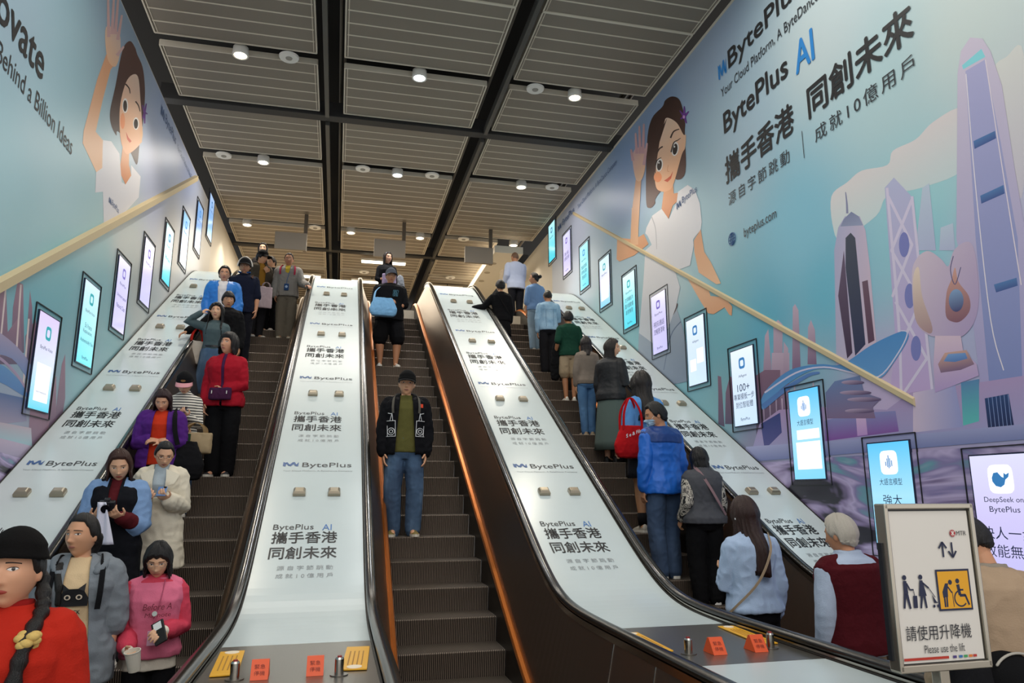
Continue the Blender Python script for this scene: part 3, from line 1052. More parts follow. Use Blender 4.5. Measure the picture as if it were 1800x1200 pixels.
# waving woman
c1 = lambda *L: [(1060 + a / 4, 150 + b / 4) for a, b in L]
c2 = lambda *L: [(1060 + a / 4, 380 + b / 4) for a, b in L]
P.poly(c1((330, 862), (305, 800), (312, 400), (345, 235), (420, 150), (440, 105), (490, 78), (545, 110), (578, 250), (578, 340), (582, 610), (515, 660), (480, 560), (450, 745), (410, 745), (370, 800), (368, 832)), HAIR, HAIR2, smooth=True)
P.poly(c1((435, 700), (495, 690), (500, 760), (530, 755), (525, 815), (492, 845), (462, 940), (410, 905)), '#e8a878', '#d98a5a')
P.poly(c2((255, 820), (350, 888), (425, 885), (470, 770), (515, 630), (560, 770), (590, 900), (600, 1160), (500, 1180), (330, 1025), (250, 955)), '#a9b6c6', '#7f8fa6')
P.stroke(c2((550, 740), (480, 840), (430, 1080)), 2, 1, '#62748e')
P.stroke(c2((470, 700), (500, 660), (520, 620)), 10, 5, '#4d3f4a')
P.poly(c1((415, 868), (350, 915), (308, 1000), (300, 1040)) + c2((318, 140), (345, 200), (300, 240), (285, 480), (255, 820), (350, 890), (425, 885), (515, 640), (545, 500), (510, 385), (615, 345), (642, 200), (635, 165), (690, 95)) + c1((698, 960), (684, 830), (650, 735), (598, 700), (530, 748), (520, 828), (465, 940)), '#eceaf0', '#cdd2dc')
P.stroke(c1((345, 925), (372, 1010), (380, 1150)), 2, 1, '#c3c3cc')
P.poly(c2((642, 170), (690, 92), (715, 250), (760, 320), (832, 472), (800, 478), (676, 395), (645, 250)), SKIN2, SKIN)
P.poly(c2((580, 408), (700, 460), (740, 500), (760, 560), (860, 570), (912, 635), (908, 700), (890, 690), (858, 640), (782, 688), (742, 682), (690, 600)), SKIN, SKIN2)
P.poly(c2((205, -60), (252, -60), (246, 150), (290, 125), (322, 195), (222, 275), (118, 318), (98, 302), (102, 150), (196, 160)), SKIN, SKIN2)
P.poly(c1((236, 640), (272, 650), (252, 1000), (250, 1120), (195, 1120), (210, 850)), SKIN2, SKIN)
P.poly(c1((210, 520), (228, 450), (296, 440), (302, 560), (276, 660), (234, 660)), '#d9b6b8', SKIN, smooth=True)
for a in ([(214, 530), (200, 455)], [(240, 480), (232, 340)], [(264, 480), (258, 290)], [(284, 480), (290, 275)], [(290, 560), (312, 410)]):
    P.stroke(c1(*a), 5.5, 3.2, '#d6aeb2', '#cfa2ae')
P.poly(c1((452, 228), (520, 262), (568, 345), (586, 350), (580, 440), (556, 490), (500, 690), (462, 740), (410, 745), (375, 712), (365, 600), (378, 520), (400, 400), (430, 275)), '#efd2bd', '#f0b184', smooth=True)
P.poly(c1((430, 275), (455, 228), (400, 400), (376, 560), (372, 640), (355, 560), (370, 380)), HAIR, HAIR2)
P.ell((1060 + 388 / 4, 150 + 645 / 4), 7, 9, '#f0a274', '#f2925f')
for (ex, ey, rx, ry) in ((400, 560, 24, 46), (510, 447, 25, 50)):
    P.ell((1060 + ex / 4, 150 + ey / 4), rx / 4, ry / 4, '#f5f0ee', tilt=8)
    P.ell((1060 + ex / 4, 150 + ey / 4 + .5), rx * .68 / 4, ry * .78 / 4, '#2a1c1a', tilt=8)
    P.ell((1060 + ex / 4 - 1, 150 + ey / 4 - 4), 1.2, 1.8, '#ffffff')
P.stroke(c1((372, 560), (385, 525), (412, 508)), 2.4, 1, '#241614')
P.stroke(c1((482, 470), (500, 405), (530, 385), (548, 372)), 2.4, 1, '#241614')
P.stroke(c1((382, 478), (400, 446), (420, 432)), 2, 2.6, '#3a2320')
P.stroke(c1((478, 370), (500, 325), (538, 308)), 3, 1.5, '#3a2320')
P.stroke(c1((462, 560), (456, 600), (468, 606)), 1, 1, '#dd9a74')
P.poly(c1((432, 670), (455, 655), (478, 636), (496, 600), (482, 655), (458, 680)), '#c9432c', '#d9603c')
for a in ((545, 180), (575, 150), (604, 185), (590, 265), (550, 235)):
    P.stroke(c1((574, 220), a), 5, 2, '#5b2c86', '#7a3fa0')
P.ell((1060 + 572 / 4, 150 + 222 / 4), 2, 3, '#d29ad6')
P.done('woman_print', root, label='printed picture of a waving woman in a white tee')
b = bmesh.new(); wall_logo(b, XR, -1, 10.3, 6.43, 0.16, 0.12, 0.013); wall_text(b, XR, -1, 'BytePlus', 10.1, 6.43, 0.5, 0.14, 0.013); obj('shirt_lettering', b, ink_navy, root)
# lettering, one part per line
OFF = 0.0125
fine_ink = mat('thin black ink', '#33363c', 0.5)
bright_ink = mat('bright blue ink', '#2f86d0', 0.5)


def line(name, m, x, sgn, *a, **k):
    b = bmesh.new()
    wall_text(b, x, sgn, *a, **k)
    return obj(name, b, m, root)


line('logo_lettering', ink, XR, -1, 'BytePlus', 8.47, 7.78, 1.72, 0.37, OFF, 0.006)
line('headline_lettering', ink, XR, -1, '攜手香港', 8.74, 6.2, 1.62, 0.4, OFF, 0.009)
line('headline_lettering', ink, XR, -1, '同創未來', 6.83, 6.2, 1.63, 0.4, OFF, 0.009)
line('title_lettering', ink, XR, -1, 'BytePlus', 8.7, 6.87, 1.55, 0.41, OFF, 0.008)
line('title_lettering', bright_ink, XR, -1, 'AI', 6.99, 6.88, 0.35, 0.4, OFF, 0.008)['label'] = 'bright blue lettering AI'
line('fine_lettering', fine_ink, XR, -1, 'Your Cloud Platform, A ByteDance Company', 8.72, 7.5, 2.9, 0.19, OFF)
line('fine_lettering', fine_ink, XR, -1, '源自字節跳動', 8.71, 5.86, 1.45, 0.19, OFF, spacing=1.35)
line('fine_lettering', fine_ink, XR, -1, '成就10億用戶', 6.76, 5.86, 1.52, 0.19, OFF, spacing=1.3)
line('address_lettering', fine_ink, XR, -1, 'byteplus.com', 8.38, 5.24, 0.76, 0.17, OFF)
b = bmesh.new()
b.faces.new([b.verts.new((XR - OFF, yy, zz)) for yy, zz in ((6.99, 5.78), (6.98, 5.78), (6.98, 6.13), (6.99, 6.13))])
obj('divider_line', b, fine_ink, root)
b = bmesh.new(); wall_logo(b, XR, -1, 8.76, 7.84, 0.23, 0.26, OFF); obj('logo_mark', b, bright_ink, root)
b = bmesh.new(); wall_logo(b, XR, -1, 16.9, 8.42, 0.3, 0.17, OFF); obj('logo_mark', b, ink_navy, root)
line('logo_lettering', ink_navy, XR, -1, 'BytePlus', 16.5, 8.4, 0.95, 0.21, OFF)
line('fine_lettering', ink_navy, XR, -1, 'Your Cloud Platform, A ByteDance Company', 15.3, 8.38, 2.5, 0.15, OFF)
b = bmesh.new()
gc, gr = at_x(1288, 420, XR), 0.09
for q in range(3):
    ring = [Vector((XR - OFF, gc.y + gr * (1, 0.45, 0.02)[q] * math.cos(a), gc.z + gr * math.sin(a))) for a in [2 * math.pi * i / 24 for i in range(25)]]
    cable(b, ring, 0.005, 5)
for zz in (-0.045, 0, 0.045):
    cable(b, [Vector((XR - OFF, gc.y - math.sqrt(gr * gr - zz * zz), gc.z + zz)), Vector((XR - OFF, gc.y + math.sqrt(gr * gr - zz * zz), gc.z + zz))], 0.005, 5)
obj('globe_mark', b, ink_navy, root)
# ---------------------------------------------------------------- left wall
smp = [((30, 50), '#a3bccc'), ((60, 200), '#a9cbd8'), ((20, 300), '#9fcbd8'), ((100, 300), '#a6cdd9'), ((30, 400), '#8fc0cc'), ((230, 30), '#93a9c0'), ((290, 250), '#a9bce0'), ((270, 320), '#b5bedc'), ((330, 300), '#a6b4da'), ((100, 480), '#7fc0cc'), ((50, 560), '#74bccb'), ((20, 700), '#a8b4cc'), ((200, 560), '#92c4cc'), ((180, 470), '#92c6d0'), ((215, 440), '#c3cdd0'), ((300, 430), '#cdcdcd'), ((240, 520), '#bcc2c2'), ((330, 420), '#ccd0d6'), ((370, 440), '#cfccc4'), ((150, 690), '#9ac4ce'), ((60, 740), '#a3a3b8')]
root = gradient_wall('advertising_mural', XL, 1, [(-1.9, 0.1), (17.48, 8.4)], wall_samples(XL, smp))
tag(root, 'large blue city mural with a waving woman printed along the left wall', 'mural')
P = Print(XL, 1)
for a in ([(0, 640), (-30, 640), (-30, 500), (10, 505), (15, 640)], [(18, 620), (22, 540), (30, 495), (40, 500), (42, 620)], [(30, 560), (34, 553), (40, 640), (5, 640), (8, 590)], [(44, 640), (44, 590), (62, 560), (70, 640)], [(46, 590), (52, 510), (56, 540), (56, 600)], [(100, 700), (108, 640), (114, 622), (114, 700), (102, 770), (90, 780)], [(80, 790), (84, 690), (98, 660), (98, 770)], [(48, 790), (52, 720), (88, 730), (78, 790), (60, 815)]):
    P.poly(a, '#a78296', '#6c6580')
for a in ([(36, 500), (28, 620)], [(50, 560), (40, 680)], [(10, 500), (-4, 640)]):
    P.stroke(a, 3, 3, '#e6d6d6')
P.done('skyline_print', root)
P.poly([(-40, 560), (0, 585), (30, 610), (52, 640), (50, 668), (20, 630), (-40, 610)], '#b6a8c4', '#6f92c8', smooth=True)
P.poly([(-40, 640), (0, 640), (30, 665), (48, 690), (42, 696), (0, 672), (-40, 670)], '#6f9fd2', '#5f8cc8', smooth=True)
P.stroke([(-30, 620), (0, 630), (30, 660), (48, 690)], 6, 3, '#b4a0c0')
P.done('swoosh_print', root)
P.poly([(-60, 690), (0, 690), (44, 700), (46, 740), (0, 745), (-60, 745)], '#5a76a8', '#b8a8bc')
P.poly([(-60, 745), (0, 742), (54, 752), (56, 790), (0, 770), (-60, 770)], '#c9b8c6', '#9fd0dc')
P.poly([(-60, 770), (0, 770), (60, 785), (56, 810), (20, 800), (-60, 790)], '#cbbad2', '#a9a2c0')
P.done('podium_print', root)
bm = bmesh.new()
pts = [at_x(*p, XL) for p in ((-60, 790), (0, 795), (60, 812))]
for a, b in zip(pts, pts[1:]):
    bm.faces.new([bm.verts.new((XL + 0.0085, q.y, q.z)) for q in (a, b)] + [bm.verts.new((XL + 0.0085, q.y, 0.3)) for q in (b, a)])
obj('water_print', bm, MATS['printed ripples'], root)
c3 = lambda *L: [(120 + a / 4, b / 4) for a, b in L]
c4 = lambda *L: [(a / 3, b / 3) for a, b in L]
P.poly(c3((335, 952), (300, 880), (292, 780), (330, 600), (378, 355), (430, 288), (468, 335), (482, 380), (520, 470), (536, 600), (535, 720), (520, 885), (500, 1000), (482, 1155), (440, 1080), (372, 952), (340, 922)), HAIR2, HAIR, smooth=True)
P.poly(c3((385, 1000), (425, 1060), (425, 1180)) + c4((680, 870), (690, 925), (660, 972), (628, 905)), '#e8a878', '#d98a5a')
P.poly(c4((520, 735), (585, 745), (628, 810), (640, 960), (660, 972), (690, 925), (690, 870), (740, 930), (730, 1040), (600, 1180), (545, 1180), (540, 1010), (500, 1015), (505, 900)), '#eceaf0', '#d2d4e0')
P.poly(c3((265, 380), (330, 445), (295, 490), (240, 700), (190, 925), (240, 985), (236, 1180), (195, 1210), (180, 1180), (98, 1005), (105, 920), (200, 560)), SKIN2, SKIN)
P.poly(c3((262, 190), (270, 400), (320, 470), (352, 420), (366, 310), (350, 230)), '#d9c0b6', SKIN, smooth=True)
for a in ([(282, 260), (277, -20)], [(305, 240), (318, -20)], [(328, 240), (348, -10)], [(345, 280), (374, 110)], [(340, 390), (385, 330)]):
    P.stroke(c3(*a), 6, 3.6, '#d9b6b2', '#d3a8aa')
P.poly(c3((440, 530), (488, 540), (505, 700), (518, 885), (520, 960), (496, 1020), (420, 1082), (386, 1050), (362, 950), (360, 760), (395, 600)), '#ecd0bf', '#f0b184', smooth=True)
P.ell((120 + 380 / 4, 850 / 4), 4, 14, '#f0a274', '#f2925f')
for (ex, ey, rx, ry) in ((398, 742, 16, 52), (474, 868, 17, 44)):
    P.ell((120 + ex / 4, ey / 4), rx / 4 + 1, ry / 4, '#f5f0ee')
    P.ell((120 + ex / 4 - .3, ey / 4 + .5), rx * .75 / 4 + .5, ry * .78 / 4, '#2a1c1a')
P.stroke(c3((400, 590), (425, 620), (432, 655)), 2.6, 1.4, '#3a2320')
P.stroke(c3((470, 712), (490, 740), (502, 782)), 2.6, 1.4, '#3a2320')
P.poly(c3((402, 925), (420, 965), (442, 992), (430, 1004), (412, 980)), '#c9432c', '#d9603c')
P.poly(c3((500, 900), (520, 890), (515, 1000), (500, 1010)), SKIN)
for a in ((520, 740), (546, 730), (552, 800), (535, 865), (522, 830)):
    P.stroke(c3((534, 790), a), 4, 2, '#5b2c86', '#7a3fa0')
P.done('woman_print', root, label='printed picture of a waving woman in a white tee')
line('headline_lettering', ink, XL, 1, 'Innovate', 6.0, 6.03, 1.66, 0.38, 0.0075, 0.008)
line('title_lettering', ink, XL, 1, 'Behind a Billion Ideas', 6.72, 5.68, 1.93, 0.2, 0.0075)
b = bmesh.new(); wall_logo(b, XL, 1, 12.1, 8.06, 0.25, 0.19, 0.0075); obj('logo_mark', b, ink_navy, root)
line('logo_lettering', ink_navy, XL, 1, 'BytePlus', 12.42, 8.04, 0.85, 0.22, 0.0075)
line('fine_lettering', ink_navy, XL, 1, 'Your Cloud Platform, A ByteDance', 13.4, 8.05, 1.6, 0.14, 0.0075)
b = bmesh.new(); q = at_x(190, 356, XL); wall_logo(b, XL, 1, q.y, q.z, 0.1, 0.09, 0.009); wall_text(b, XL, 1, 'BytePlus', q.y + 0.13, q.z, 0.32, 0.1, 0.009); obj('shirt_lettering', b, ink_navy, root)

# ================================================================ advertising screens set into the walls
glow_m = attr_mat('screen glow', 0.25, emit=1.5)
line_m = mat('black frame line', '#1c1e22', 0.4)
bezel_m = mat('dark bezel', '#1d2742', 0.25)
txt_m = mat('screen dark text', '#2c3a66', 0.5)
T_C, T_B = '#39b8c4', '#3b86c8'
ordk = ['first', 'second', 'third', 'fourth', 'fifth', 'sixth', 'seventh', 'eighth', 'ninth']


def screen(side, yc, zc, label, cols, icon, lines, card=None, group=''):
    x, s = (XL, 1) if side == 'left' else (XR, -1)
    root = empty('advertising_screen', (x, yc, zc))
    tag(root, label, 'screen', 'advertising screens on the %s wall' % side)
    W, H, w, h = 0.72, 1.16, 0.555, 1.02
    d = 0.0225
    fn = lambda off: (lambda u, v: Vector((s * off, s * u, v)))
    b = bmesh.new()
    for (u, v, su, sv) in ((0, H / 2, W, 0.009), (0, -H / 2, W, 0.009), (W / 2, 0, 0.009, H), (-W / 2, 0, 0.009, H)):
        box(b, (s * 0.009, s * u, v), (0.016, su, sv))
    obj('outline_frame', b, line_m, root)
    b = bmesh.new(); box(b, (s * 0.011, 0, 0), (0.022, w + 0.025, h + 0.025), bev=0.002); obj('bezel', b, bezel_m, root)
    b = bmesh.new(); cl = b.loops.layers.float_color.new('Col')
    n = 6
    V = [[b.verts.new(fn(d)(-w / 2 + w * i / 2, -h / 2 + h * j / n)) for i in range(3)] for j in range(n + 1)]
    ca, cb, cc = (lin(c) for c in cols)
    for j in range(n):
        for i in range(2):
            f = b.faces.new((V[j][i], V[j][i + 1], V[j + 1][i + 1], V[j + 1][i]))
            for lp in f.loops:
                t = (lp.vert.co.z + h / 2) / h
                lo, hi, tt = (cc, cb, t * 2) if t < 0.5 else (cb, ca, t * 2 - 1)
                lp[cl] = [lo[k] * (1 - tt) + hi[k] * tt for k in range(4)]
    disp = obj('display', b, glow_m, root, recalc=False)
    if card:
        b = bmesh.new()
        for (u0, v0, u1, v1) in card:
            b.faces.new([b.verts.new(fn(d + 0.002)(*q)) for q in ((u0, v0), (u1, v0), (u1, v1), (u0, v1))])
        obj('cards', b, mat('white screen card', '#f4f8ff', 0.4, emit=1.35), root)
    # rounded icon
    ic, ik = icon
    b = bmesh.new()
    q = 0.075
    zi = h * 0.31
    if ik == 'ring':
        o_, i_ = [], []
        for a in [2 * math.pi * i / 28 for i in range(28)]:
            sq = 1 / max(abs(math.cos(a)) ** 4 + abs(math.sin(a)) ** 4, 0.2) ** 0.25
            o_.append(b.verts.new(fn(d + 0.004)(q * sq * math.cos(a), zi + q * sq * math.sin(a))))
            i_.append(b.verts.new(fn(d + 0.004)(q * 0.55 * sq * math.cos(a), zi + q * 0.55 * sq * math.sin(a))))
        for i in range(28):
            b.faces.new((o_[i], o_[(i + 1) % 28], i_[(i + 1) % 28], i_[i]))
    elif ik == 'bars':
        for u, hh in ((-0.04, 0.03), (-0.018, 0.06), (0.0, 0.09), (0.018, 0.06), (0.04, 0.04)):
            b.faces.new([b.verts.new(fn(d + 0.004)(u + a * 0.006, zi - 0.02 + c * hh)) for a, c in ((-1, -0.4), (1, -0.4), (1, 1), (-1, 1))])
    elif ik == 'whale':
        pts = [(-0.08, 0.01), (-0.06, 0.05), (-0.02, 0.055), (0.01, 0.02), (0.03, 0.01), (0.035, 0.05), (0.055, 0.035), (0.085, 0.05), (0.075, 0.015), (0.045, -0.005), (0.03, -0.045), (-0.005, -0.065), (-0.05, -0.055), (-0.078, -0.02)]
        b.faces.new([b.verts.new(fn(d + 0.004)(p[0] * 1.0, zi + p[1])) for p in pts])
    obj('icon', b, mat('icon ' + ic, ic, 0.5, emit=0.5), root)
    if ik in ('bars', 'whale'):
        b = bmesh.new()
        o_ = []
        for a in [2 * math.pi * i / 28 for i in range(28)]:
            sq = 1 / max(abs(math.cos(a)) ** 5 + abs(math.sin(a)) ** 5, 0.2) ** 0.2
            o_.append(b.verts.new(fn(d + 0.003)(0.115 * sq * math.cos(a), zi + 0.115 * sq * math.sin(a))))
        b.faces.new(o_)
        obj('icon_tile', b, MATS.get('white screen card') or mat('white screen card', '#f4f8ff', 0.4, emit=1.35), root)
    b = bmesh.new()
    for (t, v, tw, th) in lines:
        put_text(b, t, fn(d + 0.004), tw, th, v0=v, center=True)
    obj('lettering', b, txt_m, root)


gW = ('#dcdcfa', '#cfc8f4', '#c3c0f2')
gT = ('#b8f0f4', '#7fe6f2', '#3fd6ea')
gL = ('#e6f2ff', '#d3e6fb', '#c9e2fa')
gB = ('#5fc6f6', '#a8e2fc', '#7fd4fa')
ky, kz, y0, z0 = 1.255, 0.7245, 8.63, 3.275
mark = ('BytePlus', -0.46, 0.22, 0.05)
data = {
    7: (gT, (T_B, 'ring'), [('BytePlus', 0.1, 0.3, 0.05)], None, 'with plain blue light'),
    6: (gW, ('#7b68c8', 'ring'), [('真人級', -0.05, 0.3, 0.09), ('虛擬主播', -0.17, 0.36, 0.09), mark], None, 'lilac with two short text rows'),
    5: (gT, (T_B, 'ring'), [('BytePlus', 0.12, 0.3, 0.05), ('智能客服', -0.05, 0.36, 0.09), ('即時互動', -0.17, 0.36, 0.09), ('更自然', -0.29, 0.28, 0.09), mark], None, 'cyan with three text rows beside the lilac one'),
    4: (('#cdeef6', '#d6d3f4', '#7fd0f0'), (T_C, 'ring'), [('BytePlus', 0.13, 0.3, 0.05)], [(-0.2, -0.38, 0.2, 0.08)], 'pale with a white card and teal ring'),
    3: (gT, (T_C, 'ring'), [('BytePlus', 0.13, 0.3, 0.05), ('文字轉影片', -0.02, 0.4, 0.09), ('圖片變動畫', -0.14, 0.4, 0.09), ('創意無限', -0.26, 0.34, 0.09), mark], None, 'bright turquoise with three text rows'),
    2: (gW, ('#7f6fd0', 'ring'), [('BytePlus', 0.13, 0.3, 0.05), ('視訊通話', -0.06, 0.42, 0.1), ('流暢更清晰', -0.19, 0.42, 0.1), mark], None, 'lilac over the printed jeans of the waving woman'),
    1: (gL, (T_B, 'ring'), [('AIAgent', 0.12, 0.2, 0.045)], [(-0.2, -0.3, -0.02, -0.12), (0.02, -0.2, 0.22, 0.02)], 'white with small cards right of the printed jeans'),
    0: (gL, (T_B, 'ring'), [('AIAgent', 0.12, 0.2, 0.045), ('100+', -0.06, 0.3, 0.1), ('專業模板一步', -0.17, 0.5, 0.085), ('到位智能體', -0.28, 0.42, 0.085), mark], None, 'white reading 100+'),
    -1: (gB, (T_B, 'bars'), [('大語言模型', 0.1, 0.3, 0.065)], [(-0.17, -0.06, 0.24, 0.05), (-0.2, -0.4, 0.24, -0.09)], 'sky blue with two white cards'),
    -2: (gB, (T_B, 'bars'), [('大語言模型', 0.1, 0.3, 0.065), ('強大', -0.09, 0.25, 0.1), ('簡易', -0.24, 0.25, 0.1), mark], None, 'sky blue above the lift notice'),
}
for k, (c, ic, ln, cd, desc) in data.items():
    screen('right', y0 + ky * k, z0 + kz * k if k > -2 else 1.86, 'portrait advertising screen on the right wall, ' + desc, c, ic, ln, cd)
screen('right', 4.9, 1.68, 'portrait advertising screen on the right wall with a blue whale mark, nearest the camera', gW, (T_B, 'whale'), [('DeepSeek on', 0.12, 0.36, 0.055), ('BytePlus', 0.04, 0.28, 0.06), ('快人一步', -0.16, 0.48, 0.1), ('效能無限', -0.3, 0.48, 0.1), mark])
ld = [(('#dccdf2', '#d9e2f8', '#5fd2ea'), (T_C, 'ring'), [('BytePlus Voice', 0.12, 0.34, 0.05), ('Voice Replication', -0.34, 0.3, 0.035)], [(-0.18, -0.42, 0.2, -0.02)]),
      (('#d6eef6', '#a6ecf4', '#5fe0ee'), (T_C, 'ring'), [('BytePlus Voice', 0.12, 0.34, 0.05), ('5s Voice', -0.06, 0.26, 0.06), ('Replication,', -0.14, 0.34, 0.06), ('Authentically You', -0.26, 0.46, 0.06), mark], None),
      (gW, ('#8a7fd6', 'ring'), [('BytePlus', 0.12, 0.3, 0.05), ('Uninterrupted', -0.06, 0.44, 0.06), ('Natural Chat', -0.2, 0.4, 0.06)], None),
      (gW, ('#8a7fd6', 'ring'), [('BytePlus', 0.12, 0.3, 0.05)], None),
      (gT, (T_B, 'ring'), [('BytePlus', 0.12, 0.3, 0.05), ('Effortless', -0.1, 0.36, 0.06)], None),
      (('#9fd2f2', '#6fb6ea', '#8fd2f2'), (T_B, 'ring'), [('BytePlus', 0.12, 0.3, 0.05)], None),
      (('#8fb8e8', '#5f9fe0', '#8fd2f2'), (T_B, 'ring'), [('BytePlus', 0.12, 0.3, 0.05)], None),
      (('#a9c6ee', '#7fb2ea', '#8fd2f2'), (T_B, 'ring'), [('BytePlus', 0.12, 0.3, 0.05)], None)]
lk = ['nearest, with a white card', 'second nearest, turquoise with a voice slogan', 'third counted from the nearest, lilac', 'fourth counted from the nearest', 'fifth counted from the nearest', 'sixth counted from the nearest', 'seventh counted from the nearest', 'eighth counted from the nearest, beside the deck top']
for k in range(8):
    c, ic, ln, cd = ld[k]
    screen('left', 8.61 + 1.207 * k, 3.27 + 0.695 * k, 'portrait advertising screen on the left wall, ' + lk[k], c, ic, ln, cd)
# ================================================================ people
def skin_mat(c):
    return mat('skin ' + c, c, 0.5, 0, 0.35, sss=0.06)


def cloth(c, rough=0.9, bump=0.25, bscale=140, sheen=0.0):
    return mat('cloth %s %.2f' % (c, rough), c, rough, 0, 0.15, bump=bump, bscale=bscale, sheen=sheen)


def hair_mat(c):
    return mat('hair ' + c, c, 0.38, 0, 0.4, bump=0.6, bscale=60, stretch=(6, 6, 0.6))


eye_white, iris_m = mat('eye white', '#e6ddd6', 0.3), mat('dark iris', '#1d1310', 0.2)


def finish(bm, voxel, smooth=4, fold=0.0, fscale=7.0, seed=0, bend=None):
    """fuse the overlapping volumes into one continuous skin"""
    bmesh.ops.triangulate(bm, faces=bm.faces)
    bmesh.ops.recalc_face_normals(bm, faces=bm.faces)
    me = bpy.data.meshes.new('shape')
    bm.to_mesh(me)
    bm.free()
    o = bpy.data.objects.new('shape', me)
    COL.objects.link(o)
    r = o.modifiers.new('r', 'REMESH')
    r.mode = 'VOXEL'
    r.voxel_size = voxel
    if smooth:
        s = o.modifiers.new('s', 'SMOOTH')
        s.factor = 0.5
        s.iterations = smooth
    dg = bpy.context.evaluated_depsgraph_get()
    out = bpy.data.meshes.new_from_object(o.evaluated_get(dg))
    bpy.data.objects.remove(o)
    bpy.data.meshes.remove(me)
    for p in out.polygons:
        p.use_smooth = True
    if fold:
        off = Vector((seed * 3.7, seed * 1.3, seed * 2.1))
        nr = [v.normal.copy() for v in out.vertices]
        for v, n in zip(out.vertices, nr):
            p = v.co
            q = Vector((p.x * fscale, p.y * fscale, p.z * fscale * 0.75)) + off
            a = noise.noise(q)
            b = 1 - abs(noise.noise(q * 1.9 + Vector((5, 2, p.z * 3)))) * 2
            c = noise.noise(Vector((p.x * 26, p.y * 26, p.z * 14)) + off)
            v.co = p + n * fold * (0.7 * a + 0.5 * b + 0.3 * c)
    return out


def sell(cx, cy, z, rx, ry, n=22, e=2.4):
    out = []
    for i in range(n):
        a = 2 * math.pi * i / n
        c, s = math.cos(a), math.sin(a)
        out.append(Vector((cx + rx * math.copysign(abs(c) ** (2 / e), c), cy + ry * math.copysign(abs(s) ** (2 / e), s), z)))
    return out


TORSO = {  # z, half width, half depth, y offset
    'm': [(0.78, 0.10, 0.08, 0.015), (0.84, 0.155, 0.105, 0.015), (0.92, 0.168, 0.115, 0.012), (1.0, 0.158, 0.107, 0.004), (1.1, 0.152, 0.102, 0.0), (1.2, 0.163, 0.108, 0.0), (1.3, 0.176, 0.115, 0.0), (1.37, 0.172, 0.105, 0.006), (1.42, 0.125, 0.078, 0.012), (1.455, 0.07, 0.062, 0.012)],
    'f': [(0.78, 0.10, 0.08, 0.015), (0.84, 0.162, 0.108, 0.018), (0.92, 0.172, 0.116, 0.016), (1.0, 0.148, 0.102, 0.004), (1.09, 0.134, 0.094, 0.0), (1.18, 0.144, 0.106, -0.006), (1.28, 0.155, 0.12, -0.01), (1.36, 0.15, 0.1, 0.004), (1.41, 0.11, 0.072, 0.012), (1.445, 0.06, 0.055, 0.014)]}


def tz(table, z):
    if z <= table[0][0]:
        return table[0][1:]
    for a, b in zip(table, table[1:]):
        if z <= b[0]:
            t = (z - a[0]) / (b[0] - a[0])
            return tuple(a[i] * (1 - t) + b[i] * t for i in (1, 2, 3))
    return table[-1][1:]


POSE = {
    'down': ((0.19, 0.05, -1), (-0.02, -0.2, -1), (-1, 0.1, 0), 0.3),
    'down_in': ((0.17, 0.02, -1), (0.0, -0.3, -1), (-1, 0.1, 0), 0.4),
    'phone': ((0.16, -0.2, -1), (-0.42, -0.9, 0.3), (-0.3, 0.4, 1), 0.75),
    'phone_high': ((0.14, -0.35, -1), (-0.4, -0.75, 0.75), (-0.2, 0.8, 0.5), 0.8),
    'cross': ((0.2, -0.12, -1), (-0.95, -0.62, 0.1), (-0.2, 0.6, -0.8), 0.5),
    'cross_low': ((0.2, -0.12, -1), (-0.8, -0.55, -0.3), (-0.2, 0.9, 0.0), 0.5),
    'front_low': ((0.2, -0.05, -1), (-0.25, -0.75, -0.55), (-0.9, 0, 0.4), 0.7),
    'rail': ((0.45, -0.25, -1), (0.45, -0.75, -0.35), (0, 0, -1), 0.35),
    'rail_out': ((0.7, -0.2, -0.8), (0.75, -0.45, -0.5), (0, 0, -1), 0.35),
    'reach': ((0.75, -0.2, -0.75), (0.75, -0.45, 0.0), (0, 0, -1), 0.3),
    'head': ((0.85, -0.2, 0.2), (-0.85, -0.02, 0.62), (-0.8, 0.3, 0), 0.6),
    'bent_back': ((0.25, 0.25, -1), (0.05, -0.55, -0.7), (-1, 0, 0), 0.5),
    'chest': ((0.2, -0.1, -1), (-0.55, -0.6, 0.7), (0, 1, 0.2), 0.6),
}


def arm_joints(sx, pose, sw, zs, side_scale=1.0):
    u, f, n, curl = POSE[pose] if isinstance(pose, str) else pose
    S = Vector((sx * sw, 0.012, zs))
    u = Vector((u[0] * sx, u[1], u[2])).normalized()
    f = Vector((f[0] * sx, f[1], f[2])).normalized()
    n = Vector((n[0] * sx, n[1], n[2]))
    E = S + u * 0.275
    W = E + f * 0.235
    n = (n - f * n.dot(f)).normalized()
    return S, E, W, f, n, curl


